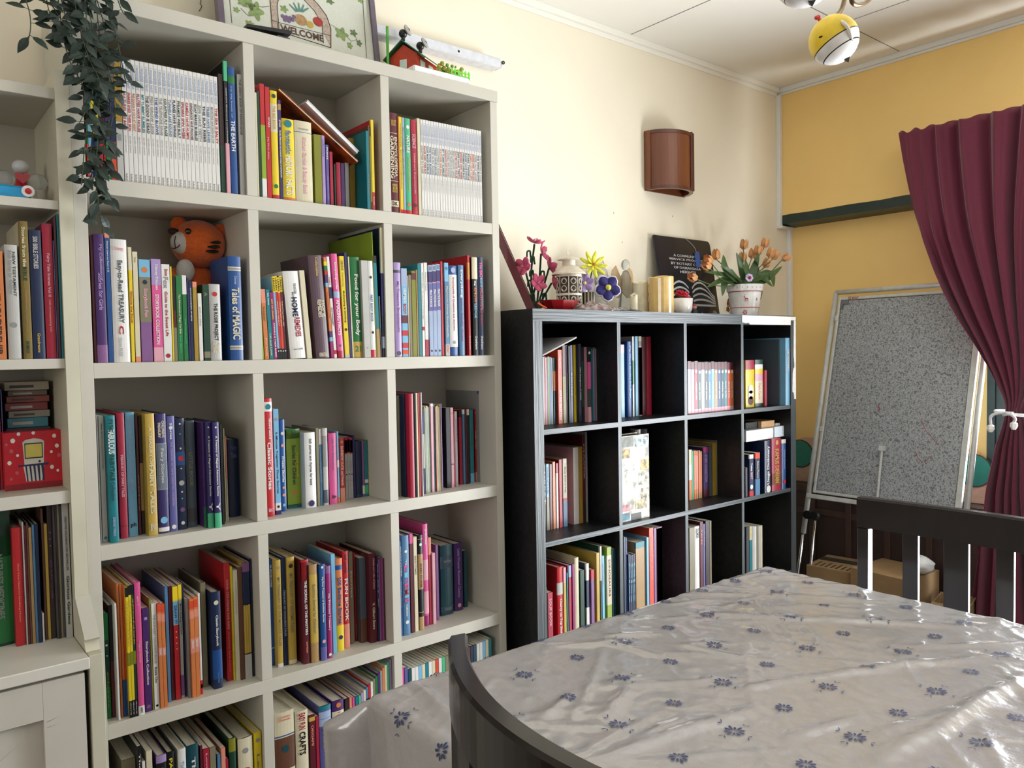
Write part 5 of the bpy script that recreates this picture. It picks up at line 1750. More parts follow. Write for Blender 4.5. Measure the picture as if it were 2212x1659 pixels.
dk = mat('dark_brown_thread', '43342F', 0.7)
pic_line('border_line', [(497, -5), (502, 48)], 0.0008, dk)
pic_line('border_line', [(781, -60), (793, 124)], 0.0008, dk)
lat = mat('lattice_thread', 'C9B6A6', 0.7, var=0.2, scale=260)
ao = [(583, -12), (586, 20), (590, 58)]
ar_in = [(604, 62), (600, 10), (606, -15), (630, -25), (655, -5), (680, 22), (697, 50), (700, 70)]
ar_out = [(716, 102), (716, 60), (706, 32), (688, 8), (662, -18), (630, -36), (598, -28), (584, -8), (589, 58)]
poly = [pw(*p) for p in ar_out] + [pw(*p) for p in ar_in]
MB().add([(x, y, zs - 0.0003) for x, y in poly], [tuple(range(len(poly)))], Mpic).build('lattice_arch', lat, pan)
pic_line('arch_line', ar_out + [(590, 62), (716, 102)], 0.0011, dk)
pic_line('arch_line', ar_in[:-1] + [(700, 92)], 0.0009, dk)
pic_line('arch_line', [(588, 42), (606, 48), (716, 76)], 0.0008, dk)
pic_line('arch_line', [(600, 48), (603, 74)], 0.0008, dk)
c0, c1 = Vector((*pw(607, 60), 0)), Vector((*pw(700, 84), 0))
letter('WELCOME', mat('brown_thread', '5F4238', 0.7), pan, (Mpic @ Vector(((c0.x + c1.x) / 2, (c0.y + c1.y) / 2 + 0.002, zs + 0.0006))) - PO, (1, 0, 0), PU, abs(c1.x - c0.x), 0.021, 'cross_stitch_lettering')


def blob(name, u, v, ru, rv, m, lobes=0, dz=0):
    x, y = pw(u, v)
    k = ru * 0.00115
    n_ = 30
    pts = []
    for i in range(n_):
        a = 2 * PI * i / n_
        q = 1 + (0.28 * math.cos(lobes * a) if lobes else 0)
        pts.append((x + k * q * math.cos(a), y + k * rv / ru * q * math.sin(a), zs + 0.0002 + dz))
    MB().add(pts, [tuple(range(n_))], Mpic).build(name, m, pan)


lf1, lf2 = mat('stitched_leaf', '8FA66A', 0.8, var=0.15, scale=150), mat('stitched_leaf_dark', '6B8458', 0.8, var=0.15, scale=150)
for u, v, a, b, m in ((553, 22, 17, 20, lf1), (540, 8, 12, 12, lf1), (524, 4, 10, 8, lf1), (512, 20, 7, 6, lf1), (540, 48, 9, 5, lf1), (739, 72, 16, 15, lf1), (765, 70, 9, 8, lf2), (757, 97, 7, 8, lf1), (777, 92, 7, 8, lf2), (615, 18, 9, 8, lf1), (714, 2, 10, 6, lf2), (780, 0, 8, 6, lf1)):
    blob('leaf', u, v, a, b, m, 5)
blob('pineapple', 651, 42, 16, 14, mat('pineapple_thread', 'C09A6B', 0.8, var=0.2, scale=120), 0, 0.0002)
for k in range(5):
    x, y = pw(648 + (k - 2) * 3, 24)
    a = (k - 2) * 0.45
    M = Mpic @ Matrix.Translation((x, y, zs + 0.0006)) @ Matrix.Rotation(-a, 4, 'Z')
    MB().add([(-0.003, 0, 0), (0.003, 0, 0), (0.0015, 0.026, 0), (-0.0015, 0.026, 0)], [(0, 1, 2, 3)], M).build('pineapple_leaf', mat('teal_thread', '5E8F86', 0.8), pan)
gp = mat('grape_thread', '7C6788', 0.8)
for k, (u, v) in enumerate(((612, 34), (620, 36), (628, 38), (617, 42), (625, 44), (633, 42), (636, 35))):
    blob('grape', u, v, 5, 5, gp, 0, 0.0003)
blob('apple', 688, 46, 13, 12, mat('apple_thread', 'B0433C', 0.8, var=0.1, scale=60), 0, 0.0004)
blob('pear', 671, 52, 9, 9, mat('pear_thread', 'C9A94F', 0.8), 0, 0.0005)
pic_line('vine_tendril', [(716, 52), (740, 66), (760, 88), (772, 84), (768, 76)], 0.0006, dk)
pic_line('vine_tendril', [(582, 12), (568, 14), (560, 12)], 0.0008, dk)
pic_line('vine_tendril', [(521, 16), (534, 30), (541, 34)], 0.0006, dk)

# black folding stand and orange object on the front edge
y0_ = -0.292
q = [at(534, 51, 'y', y0_), at(629, 66, 'y', y0_), at(629, 75, 'y', y0_), at(534, 57, 'y', y0_)]
q = [Vector((p.x, y0_, max(p.z, ZT + 0.002))) for p in q]
m_ = MB().add([tuple(p) for p in q] + [(p.x, -0.20, p.z) for p in q], [(0, 1, 2, 3), (7, 6, 5, 4), (0, 4, 5, 1), (1, 5, 6, 2), (2, 6, 7, 3), (3, 7, 4, 0)])
bs = thing('tablet_stand', 'flat black folding stand lying on the front edge of the white bookcase top', 'stand', (q[0].x, y0_, ZT))
m_.build('plate', black, bs)
m_ = MB().box((q[2].x - 0.035, y0_ + 0.004, ZT + 0.0008), (q[2].x - 0.002, -0.21, min(q[2].z, q[3].z) - 0.0005)).build('foot', mat('dark_grey_plastic', '4B4D55', 0.45), bs)
MB().box((q[0].x + 0.03, -0.27, q[0].z + 0.0005), (q[0].x + 0.055, -0.25, q[0].z + 0.004)).build('orange_clip', mat('orange_plastic', 'E2672A', 0.4), bs)

# toy farm house with suction discs
hx, hy, hz = 0.098, -0.125, ZT + 0.001
th = thing('toy_house', 'small red toy house with a green gable roof on top of white bookcase', 'toy house', (hx, hy, hz), math.radians(-62))
W2, D2, HW, HR = 0.046, 0.062, 0.098, 0.142
MB().add([(-W2, -D2, 0), (W2, -D2, 0), (W2, D2, 0), (-W2, D2, 0), (-W2, -D2, HW), (W2, -D2, HW), (W2, D2, HW), (-W2, D2, HW), (0, -D2, HR - 0.012), (0, D2, HR - 0.012)],
         [(3, 2, 1, 0), (0, 1, 5, 8, 4), (1, 2, 6, 5), (2, 3, 7, 9, 6), (3, 0, 4, 7), (4, 8, 9, 7), (5, 6, 9, 8)]).build('walls', mat('red_brick_plastic', 'C5401F', 0.5, var=0.1, scale=60), th, local=True)
gr_ = mat('green_roof_plastic', '2E6A45', 0.4)
for s in (-1, 1):
    MB().add([(0, -D2 - 0.012, HR), (s * (W2 + 0.018), -D2 - 0.012, HW - 0.006), (s * (W2 + 0.018), D2 + 0.012, HW - 0.006), (0, D2 + 0.012, HR),
              (0, -D2 - 0.012, HR - 0.004), (s * (W2 + 0.018), -D2 - 0.012, HW - 0.010), (s * (W2 + 0.018), D2 + 0.012, HW - 0.010), (0, D2 + 0.012, HR - 0.004)],
             [(0, 1, 2, 3), (7, 6, 5, 4), (0, 4, 5, 1), (1, 5, 6, 2), (2, 6, 7, 3), (3, 7, 4, 0)]).build('roof', gr_, th, local=True)
for x, y, ax in ((W2 + 0.002, 0.02, 0), (W2 + 0.002, -0.03, 0), (0.0, -D2 - 0.001, 1)):
    if ax == 0:
        MB().box((x - 0.0015, y - 0.014, 0.055), (x, y + 0.014, 0.085)).build('window', mat('pale_window_print', 'CFE0D8', 0.4), th, local=True)
    else:
        MB().box((x - 0.012, y - 0.0015, 0.055), (x + 0.012, y, 0.085)).build('window', mat('pale_window_print', 'CFE0D8', 0.4), th, local=True)
for y in (-D2 + 0.0, D2 - 0.02):
    MB().tube([(0, y, HR), (0, y, HR + 0.018)], 0.006, 8).ball((0, y, HR + 0.02), 0.013, 12).build('knob', black, th, local=True)
    MB().lathe([(1e-4, 0), (0.016, 0.0), (0.018, 0.004), (0.004, 0.008)], 18, Matrix.Translation((0.012, y + 0.004, HR + 0.028)) @ Matrix.Rotation(1.2, 4, 'Y')).build('suction_disc', mat('clear_grey_rubber', '9A9890', 0.3), th, local=True)
gx = at(837, 80, 'y', -0.13)
gs = MB().box((gx.x - 0.004, -0.134, ZT + 0.0008), (gx.x + 0.002, -0.128, at(838, 58, 'y', -0.13).z)).build('green_stick', mat('lime_plastic', '5CB83E', 0.4))
tag(gs, 'thin green upright stick beside the toy house', 'stick')
bu = MB()
RB = random.Random(5)
for k in range(70):
    p = Vector((0.158 + RB.uniform(-0.048, 0.048), -0.226 + RB.uniform(-0.008, 0.008), ZT + 0.012 + RB.uniform(0, 0.06)))
    bu.ball(p, RB.uniform(0.004, 0.008), 6)
tag(bu.build('toy_bush', mat('green_yellow_moss', '5F9A34', 0.6, h2='C8A030', scale=90)), 'speckled green and yellow toy bush in front of the toy house', 'toy bush')
ta, tb2 = at(893, 145, 'y', -0.285), at(1014, 196, 'y', -0.285)
tr = MB().box((ta.x, -0.288, ZT + 0.0006), (tb2.x, -0.242, at(1014, 170, 'y', -0.285).z)).build('foam_tray', mat('white_foam', 'F2F2F0', 0.7), bevel=0.004)
tag(tr, 'long white foam block at the right end of the white bookcase top', 'tray')
fz = at(1014, 170, 'y', -0.285).z
tf = thing('toy_fence', 'bright green toy fence standing on the white foam block', 'toy fence', (at(995, 160, 'y', -0.27).x, -0.27, fz + 0.0008))
fx0, fx1 = at(976, 160, 'y', -0.27).x, at(1013, 160, 'y', -0.27).x
lime = mat('bright_green_plastic', '6FCF3A', 0.35)
for k in range(6):
    x = fx0 + (fx1 - fx0) * k / 5
    MB().prism([(-0.0028, 0), (0.0028, 0), (0.0028, 0.022), (0, 0.026), (-0.0028, 0.022)], 0.0015, Matrix(((1, 0, 0, x), (0, 0, 1, -0.27), (0, 1, 0, fz + 0.0009), (0, 0, 0, 1)))).build('picket', lime, tf)
for z in (0.006, 0.016):
    MB().box((fx0 - 0.003, -0.2715, fz + z), (fx1 + 0.003, -0.2701, fz + z + 0.003)).build('fence_rail', lime, tf)

# ------------------------------------------------------------------ leaning books and papers on the top shelves
def slab(name, label, cat, A, B, y0, y1, thick, mts, grp=None, parts=True):
    A, B = Vector(A), Vector(B)
    X = (B - A)
    L = X.length
    M = frame(A, X, (0, 1, 0))
    t = thing(name, label, cat, (A.x, y0, A.z), 0, grp)
    up = -1 if (M.to_3x3() @ Vector((0, 0, 1))).z < 0 else 1
    w_ = y1 - y0
    MB().box((0, 0, 0), (L, w_, 0.0015 * up), M).box((0, 0, (thick - 0.0015) * up), (L, w_, thick * up), M).build('cover', mts[0], t)
    MB().box((0.002, 0.001, 0.0016 * up), (L - 0.001, w_ - 0.002, (thick - 0.0016) * up), M).build('pages', mts[1], t)
    return t, M, up, L


pat = mat('orange_black_pattern', 'B5551E', 0.4, h2='2A1512', scale=28)
A = at(600, 193, 'y', -0.285)
B = at(772, 351, 'y', -0.285)
t_, M, up, L = slab('book', 'magazine with an orange and dark patterned underside lying slanted across the top middle cell', 'book', (A.x, -0.285, A.z), (B.x, -0.285, B.z), -0.285, -0.10, 0.006, (pat, mat('cream_pages', 'E3D2B0', 0.7)))
A2 = at(660, 221, 'y', -0.28)
B2 = at(772, 332, 'y', -0.28)
slab('book', 'open-edged white paper block lying slanted on the patterned magazine, top middle cell', 'book', (A2.x, -0.28, A2.z), (B2.x, -0.28, B2.z), -0.28, -0.09, 0.010, (mat('white_paper_cover', 'DAD9D6', 0.6), mat('white_pages', 'E4E4E6', 0.7, var=0.1, scale=200, stretch=(.2, .2, 5))))
A = at(1173, 769, 'y', -0.375)
B = at(1246, 730, 'y', -0.375)
slab('booklet', 'pale stapled booklet resting slanted on the book tops, black shelf top left cell', 'booklet', (A.x, -0.375, A.z), (B.x, -0.375, B.z), -0.375, -0.20, 0.004, (mat('grey_card', 'BDB9B8', 0.5), PAGES))

# face-on reference book
fb0, fb1 = at(1341.5, 1110, 'y', KY + 0.03), at(1403, 1100, 'y', KY + 0.03)
ft = at(1370, 940, 'y', KY + 0.03)
zb = kz(2) + 0.0004
rbk = thing('book', 'large reference book standing face out with a photo collage cover, second black shelf row', 'book', (fb0.x, KY + 0.03, zb))
W = fb1.x - fb0.x
H = ft.z - zb
fx = max(fb0.x, kx(1) + KT + 0.001)
W = fb1.x - fx
colM = mat('collage_cover', 'E4DED0', 0.4, spec=0.25, h2='7E7C70', scale=26)
MB().box((fx, KY + 0.03, zb), (fx + W, KY + 0.0325, zb + H)).box((fx, KY + 0.0855, zb), (fx + W, KY + 0.088, zb + H)).box((fx, KY + 0.0325, zb), (fx + 0.003, KY + 0.0855, zb + H)).build('cover', colM, rbk)
MB().box((fx + 0.0035, KY + 0.0328, zb + 0.003), (fx + W - 0.004, KY + 0.0852, zb + H - 0.003)).build('pages', mat('olive_edge_pages', '6E6A3C', 0.7), rbk)
for k, (a, b, c, d, h) in enumerate(((0.0, .87, .45, .99, '7D7F78'), (.5, .86, .98, .98, 'B8D2DC'), (.02, .74, .33, .85, 'D9B26A'), (.7, .58, .99, .70, 'E8C070'), (.62, .40, .98, .56, 'D8D0C0'), (.0, .02, .3, .1, '3E8FB0'), (.34, .0, .7, .08, '55585C'), (.7, .22, .99, .36, 'E9D9B8'), (.05, .12, .3, .2, 'D98A90'), (.5, .12, .9, .22, 'C9B78F'))):
    MB().box((fx + W * a, KY + 0.0295, zb + H * b), (fx + W * c, KY + 0.0299, zb + H * d)).build('cover_photo', mat('photo_%d' % k, h, 0.42, spec=0.2, h2='5C5A50', scale=60), rbk)
for k, s in enumerate(("WEBSTER'S", 'INTERNATIONAL', 'ENCYCLOPEDIA')):
    letter(s, mat('white_print', 'FBFBF8', 0.2), rbk, Vector((fx + W * 0.36, KY + 0.0288, zb + H * (0.68 - 0.055 * k))) - rbk.location, (1, 0, 0), (0, 0, 1), W * 0.62, H * 0.032)
# small dark and pale objects behind it
for k, (u, v, h, lb) in enumerate(((1372, 927, '8C8782', 'small grey cup'), (1387, 926, '2B2B33', 'small dark cup'))):
    p = at(u, v, 'y', -0.26)
    t_ = thing('cup', lb + ' peeking over the face-out reference book', 'cup', (p.x, -0.26, zb + 0.0))
    MB().lathe([(1e-4, 0), (0.017, 0), (0.021, p.z - zb), (0.019, p.z - zb), (0.016, 0.004), (1e-4, 0.004)], 18, Matrix.Translation((p.x, -0.26, zb))).build('cup_body', mat('cup_%d' % k, h, 0.3), t_)
    MB().tube(curve_pts([(p.x + 0.019, -0.26, p.z - 0.01), (p.x + 0.032, -0.26, p.z - 0.012), (p.x + 0.032, -0.26, p.z - 0.035), (p.x + 0.018, -0.26, p.z - 0.04)]), 0.002, 6).build('handle', mat('cup_%d' % k, h, 0.3), t_)

# books lying flat on the fourth cell row
zt4 = at(1678, 945, 'y', -0.36).z + 0.002


def flat_book(label, u0, u1, vt_, vb_, y, dep, col, pg, z0=None):
    a, b = x_at(u0, y, zt4), min(x_at(u1, y, zt4), KX + 1.464 - KF - 0.002)
    zz0 = z0 if z0 else z_at(vb_, (a + b) / 2, y)
    zz1 = z_at(vt_, (a + b) / 2, y)
    t = thing('book', label, 'book', (a, y, zz0))
    MB().box((a, y, zz0), (b, y + dep, zz0 + 0.0015)).box((a, y, zz1 - 0.0015), (b, y + dep, zz1)).build('cover', P(col), t)
    MB().box((a + 0.001, y + 0.0008, zz0 + 0.0016), (b - 0.001, y + dep - 0.003, zz1 - 0.0016)).build('pages', mat(pg[0], pg[1], 0.7, var=0.1, scale=200, stretch=(.2, .2, 5)), t)
    return zz1, t


za, _ = flat_book('thick white paperback lying flat on the dictionaries, left of two, fourth cell', 1612, 1671, 927, 949, KY + 0.02, 0.12, 'lg', ('white_pages', 'E4E4E6'), zt4)
zb2, _ = flat_book('white paperback lying flat on the dictionaries, right of two, fourth cell', 1673, 1702, 921, 946, KY + 0.03, 0.12, 'wh', ('blue_white_pages', 'D8E4EE'), zt4)
_, t_ = flat_book('small black book with grey capital lettering lying on a white paperback', 1611, 1643, 912, 928, KY + 0.05, 0.1, 'bk', ('dark_pages', '2A2A2C'), za + 0.0005)
for k, s in enumerate(('OXFORD', 'LITTLE')):
    letter(s, P('dg'), t_, (0.019 * 1.0 + 0.016, -0.0005, 0.017 - 0.010 * k + 0.003), (-1, 0, 0), (0, 0, -1), 0.055, 0.007)
flat_book('small tan box-like book on top of the flat white paperback', 1645, 1673.5, 909, 927, KY + 0.035, 0.1, 'tn', ('tan_pages', 'C49A70'), za + 0.0005)
flat_book('small white notebook lying behind the tan one', 1675, 1691, 914, 921, KY + 0.05, 0.1, 'lg', ('white_pages', 'E4E4E6'), zb2 + 0.0005)

# ------------------------------------------------------------------ plush tiger
tg = thing('plush_tiger', 'orange plush tiger sitting behind the books, second row left cell', 'plush toy', (-0.563, -0.10, wzt(2) + 0.0005))
plush = mat('orange_plush', 'E0641C', 0.9, var=0.1, scale=120, bump=0.4, bscale=400, sheen=0.4)
wpl = mat('grey_white_plush', 'CFCBC6', 0.9, bump=0.4, bscale=400)
z2 = wzt(2)
hc = at(428, 527, 'y', -0.112)
hr = 54 / FPX * -(CMT @ (hc - CAMP)).z
bd = MB()
bd.ball((hc.x - 0.003, -0.09, z2 + 0.128), 0.122, 20, sc_=(0.58, 0.44, 1.04))
bd.build('body', plush, tg, smooth=True)
MB().ball(hc, hr, 24, sc_=(1.04, 0.95, 0.94)).build('head', plush, tg, smooth=True)
ear_l, ear_r = at(387, 488, 'y', -0.112), at(477, 503, 'y', -0.125)
for e_ in (ear_l, ear_r):
    MB().ball(e_, 0.022, 14, sc_=(1, 0.5, 1.1)).build('ear', plush, tg, smooth=True)
fd = (CAMP - hc).normalized()
mz = hc + (CM @ Vector((-0.42, -0.10, 0.86))).normalized() * hr * 0.72
MB().ball(mz, hr * 0.52, 18, sc_=(0.95, 0.8, 0.9)).build('muzzle', wpl, tg, smooth=True)
ns = hc + (CM @ Vector((-0.60, 0.32, 0.86))).normalized() * hr * 1.13
MB().ball(ns, hr * 0.17, 12, sc_=(1.2, 0.8, 0.8)).build('nose', mat('dark_brown_felt', '3A1C14', 0.8), tg, smooth=True)
for dx, dy in ((-0.02, 0.33), (-0.66, 0.40)):
    ep = hc + (CM @ Vector((dx, dy, 0.93))).normalized() * hr * 0.97
    ey = MB().ball(ep, hr * 0.13, 12).build('eye', mat('black_glass_eye', '0C0C0E', 0.1, coat=1), tg, smooth=True)
mth = [mz + (CM @ Vector(q)).normalized() * hr * 0.5 for q in ((-0.75, -0.55, 0.62), (-0.45, -0.62, 0.8), (-0.1, -0.52, 0.95), (0.12, -0.3, 0.98))]
MB().tube(curve_pts(mth), 0.0012, 5).build('mouth', black, tg)
MB().tube([mz + (CM @ Vector(q)).normalized() * hr * 0.5 for q in ((-0.25, 0.4, 0.95), (-0.3, 0.0, 1), (-0.34, -0.6, 0.85))], 0.0010, 5).build('mouth', black, tg)
for k, (a, b) in enumerate((((0.70, -0.05, 0.6), (0.98, 0.02, 0.22)), ((0.62, -0.22, 0.66), (0.93, -0.16, 0.25)), ((0.56, -0.38, 0.66), (0.86, -0.34, 0.25)))):
    p = [hc + (CM @ (Vector(a).lerp(Vector(b), t_))).normalized() * hr * 0.99 for t_ in (0, .33, .66, 1)]
    MB().tube(p, [0.0015, 0.004, 0.005, 0.003], 6).build('stripe', black, tg)
for s in (-1, 1):
    p0 = Vector((hc.x + s * 0.050, -0.105, z2 + 0.222))
    MB().tube(curve_pts([p0, p0 + Vector((s * 0.028, -0.02, -0.03)), p0 + Vector((s * 0.03, -0.035, -0.062))]), [0.020] * 4 + [0.022] * 5 + [0.022] * 4 + [0.024] * 4, 12).ball(p0 + Vector((s * 0.03, -0.035, -0.066)), 0.025, 12).build('arm', plush, tg, smooth=True)
    MB().tube(curve_pts([(hc.x + s * 0.04, -0.09, z2 + 0.035), (hc.x + s * 0.065, -0.115, z2 + 0.032), (hc.x + s * 0.07, -0.135, z2 + 0.03)]), 0.024, 12).build('leg', plush, tg, smooth=True)
bl_ = at(401, 584, 'y', -0.145)
MB().ball((bl_.x + 0.002, -0.136, bl_.z), 0.027, 14, sc_=(0.85, 0.6, 1.1)).build('belly_patch', wpl, tg, smooth=True)

# ------------------------------------------------------------------ far-left shelf objects
glass = mat('clear_plastic', 'F2F6F6', 0.08, trans=0.85, coat=0.3)
ag = thing('angel_figurine', 'small clear angel figurine with a red heart on the far left shelf', 'figurine', (-0.961, -0.19, 1.6695))
ax_, ay_ = at(46, 400, 'y', -0.19).x, -0.19
zb_a = 1.6695
zh = at(46, 361, 'y', -0.19).z
MB().lathe([(1e-4, 0), (0.022, 0), (0.015, 0.03), (0.009, 0.06), (1e-4, 0.065)], 20, Matrix.Translation((ax_, ay_, zb_a))).build('robe', red, ag, smooth=True)
MB().ball((ax_, ay_, zh), 0.017, 16, sc_=(1, 0.9, 0.9)).build('head', mat('frosted_white', 'C9CBCD', 0.35), ag, smooth=True)
for s in (-1, 1):
    MB().ball((ax_ + s * 0.032, ay_ + 0.006, zh - 0.028), 0.021, 14, sc_=(1, 0.35, 0.9)).build('wing', glass, ag, smooth=True)
hs = []
for k in range(24):
    a = 2 * PI * k / 24
    hs.append((0.0009 * 16 * math.sin(a) ** 3, 0.0009 * (13 * math.cos(a) - 5 * math.cos(2 * a) - 2 * math.cos(3 * a))))
Mh = Matrix(((1, 0, 0, ax_), (0, 0, 1, ay_ - 0.024), (0, 1, 0, zh - 0.026), (0, 0, 0, 1)))
MB().prism(hs, 0.006, Mh).build('heart', mat('red_enamel', 'B3121E', 0.2, coat=0.6), ag)
ty = thing('toy_block', 'flat blue toy with a red and white round knob on the far left shelf', 'toy', (-0.975, -0.26, 1.6695))
tx0, tx1 = -1.09, at(66, 400, 'y', -0.272).x
tz1 = at(40, 401, 'y', -0.272).z
MB().box((tx0, -0.272, 1.6698), (tx1, -0.22, tz1)).build('body', mat('blue_plastic', '1E9AD0', 0.35), ty, bevel=0.004)
MB().box((tx1 + 0.0002, -0.27, 1.6698), (tx1 + 0.004, -0.222, tz1 - 0.001)).build('end_cap', mat('cream_plastic', 'D9D3C0', 0.4), ty, bevel=0.001)
kc = at(61, 413, 'y', -0.274)
MB().lathe([(1e-4, 0.003), (0.0115, 0.002), (0.0125, 0)], 20, Matrix.Translation((kc.x, -0.2725, kc.z)) @ Matrix.Rotation(PI / 2, 4, 'X')).build('ring', gloss_white, ty)
MB().lathe([(1e-4, 0.006), (0.006, 0.0045), (0.0065, 0.002)], 16, Matrix.Translation((kc.x, -0.2725, kc.z)) @ Matrix.Rotation(PI / 2, 4, 'X')).build('knob', red, ty)

# red dotted box with a printed mug-like drawing
zc5 = 1.0525
rx0, rx1 = at(12, 1050, 'y', -0.215).x, at(138, 1040, 'y', -0.215).x
rz1 = at(70, 932, 'y', -0.215).z
rbx = thing('gift_box', 'red dotted box with a white blender drawing on the far left shelf', 'box', ((rx0 + rx1) / 2, -0.215, zc5))
rdm = mat('red_printed_card', 'C01226', 0.45)
MB().box((rx0, -0.215, zc5), (rx1, -0.155, rz1)).build('box_body', rdm, rbx)
RW, RH = rx1 - rx0, rz1 - zc5


def rfl(name, m, poly, lay=1):
    MB().prism([(rx0 + RW * x, zc5 + RH * y) for x, y in poly], 0.0003, Matrix(((1, 0, 0, 0), (0, 0, -1, -0.2151 - 0.0004 * lay), (0, 1, 0, 0), (0, 0, 0, 1)))).build(name, m, rbx)


rfl('printed_base_band', mat('dark_red_print', '8A0E1A', 0.5), [(0, 0), (1, 0), (1, 0.1), (0, 0.1)])
rfl('printed_machine', mat('print_grey_white', 'CFCBBF', 0.5), [(0.33, 0.42), (0.66, 0.42), (0.68, 0.82), (0.62, 0.86), (0.5, 0.88), (0.36, 0.86), (0.31, 0.82)])
rfl('printed_screen_border', black, [(0.34, 0.53), (0.65, 0.53), (0.65, 0.80), (0.34, 0.80)], 2)
rfl('printed_screen', mat('print_yellow', 'CFC15E', 0.5), [(0.355, 0.55), (0.635, 0.55), (0.635, 0.78), (0.355, 0.78)], 3)
rfl('printed_button', black, [(0.59 + 0.02 * math.cos(k), 0.47 + 0.022 * math.sin(k)) for k in [2 * PI * i / 12 for i in range(12)]], 2)
rfl('printed_cup', mat('print_grey_white', 'CFCBBF'), [(0.35, 0.13), (0.62, 0.13), (0.67, 0.40), (0.31, 0.40)])
rfl('printed_rim', mat('print_navy', '1F2350', 0.5), [(0.22, 0.40), (0.72, 0.40), (0.76, 0.44), (0.22, 0.425)], 2)
for k in range(5):
    x0 = 0.335 + k * 0.068
    rfl('printed_stripe', mat('print_navy', '1F2350'), [(x0 + 0.03, 0.13), (x0 + 0.052, 0.13), (x0 + 0.032 + 0.01 * k * 0.5, 0.40), (x0 + 0.006, 0.40)], 2)
for k, (x, y, r_) in enumerate(((.12, .68, .035), (.08, .48, .035), (.15, .86, .04), (.2, .3, .03), (.9, .72, .035), (.86, .9, .035), (.93, .55, .035), (.8, .35, .035), (.9, .28, .025), (.1, .2, .025), (.25, .97, .03), (.5, .975, .03), (.04, .8, .025), (.22, .6, .025), (.8, .62, .025))):
    rfl('printed_dot', mat('print_dot_%s' % ('white' if k % 3 else 'pink'), 'E6DEDA' if k % 3 else 'C45A62', 0.5), [(x + r_ * math.cos(a), min(1, y + r_ * 1.05 * math.sin(a))) for a in [2 * PI * i / 14 for i in range(14)]])
# thin items beside and flat boxes stacked behind it
hgts = [(0.022, '3F7E8C', 'dim teal flat box'), (0.016, '8C8A80', 'dim grey flat box'), (0.018, '7A3A3C', 'dim dark red flat case'), (0.015, '8A4A42', 'dim brownish red case'), (0.012, '6A6458', 'dim grey brown case'), (0.020, 'A8A08C', 'dim pale notebook')]
zz = rz1 + 0.0
zz = zc5
items_ = [(0.13, '3A3F46', 'dark grey carton at the bottom')] + hgts
for k, (h_, c_, nm) in enumerate(items_):
    t_ = thing('flat_box', nm + ' of the stack behind the red dotted box', 'box', (-0.96, -0.14, zz), 0, 'stacked flat boxes')
    x0, x1 = rx0 + 0.012 + 0.003 * (k % 3), rx1 - 0.012 - 0.004 * (k % 2)
    MB().box((x0, -0.152, zz + 0.0004), (x1, -0.04, zz + h_ - 0.0004)).build('case', mat('stack_%d' % k, c_, 0.5), t_, bevel=0.001)
    if k:
        MB().box((x0 + 0.01, -0.1526, zz + h_ * 0.3), (x1 - 0.03, -0.1521, zz + h_ * 0.6)).build('edge_label', mat('stack_label_%d' % (k % 2), 'A9A79E' if k % 2 else '4A4440', 0.6), t_)
    zz += h_
cell('fourth shelf of far left case', YF, zc5, L0, rx0, YB, '''
-6 2 830 bl @1058 d16
2.5 10 850 re @1056 d16
10.3 13.5 842 vi @1055 d16
''')

# ------------------------------------------------------------------ on top of the black shelf
KT_ = KH + 0.0006


def vpt(u, v, y):
    return at(u, v, 'y', y)


# dark red photo frame on a strut
B0 = Vector((0.452, -0.26, KT_ + 0.0085))
wv = Vector((0.69, 0.72, 0)).normalized()
nv_ = Vector((0.72, -0.69, 0)).normalized()
upv = (Vector((0, 0, 1)) - nv_ * 0.42).normalized()
Mf = frame(B0, wv, upv)
pf = thing('photo_frame', 'dark red picture frame leaning back beside the white bookcase on the black shelf', 'picture', B0)
fm = mat('dark_red_frame', '5E1826', 0.25, coat=0.5)
sgn = 1 if (Mf.to_3x3() @ Vector((0, 0, 1))).dot(nv_) > 0 else -1
FH, FW = 0.375, 0.17
for a, b in (((0, 0), (0.022, FH)), ((FW - 0.022, 0), (FW, FH)), ((0.0222, 0), (FW - 0.0222, 0.022)), ((0.0222, FH - 0.022), (FW - 0.0222, FH))):
    MB().box((a[0], a[1], -0.022 * sgn), (b[0], b[1], 0.004 * sgn), Mf).build('frame_bar', fm, pf)
MB().box((0.0225, 0.0225, -0.012 * sgn), (FW - 0.0225, FH - 0.0225, -0.004 * sgn), Mf).build('mat_board', mat('ivory_mat', 'E2D6C6', 0.5), pf)
MB().box((0.045, 0.05, -0.0039 * sgn), (FW - 0.045, FH - 0.05, -0.003 * sgn), Mf).build('photo', mat('photo_print', 'B79A92', 0.3, h2='6A4A48', scale=30), pf)
MB().box((0.07, 0.01, -0.024 * sgn), (0.09, 0.26, -0.0225 * sgn), Mf @ Matrix.Translation((0, 0, 0))).tube([Mf @ Vector((0.08, 0.26, -0.026 * sgn)), B0 + wv * 0.08 - nv_ * 0.16], 0.006, 6).build('strut', black, pf)

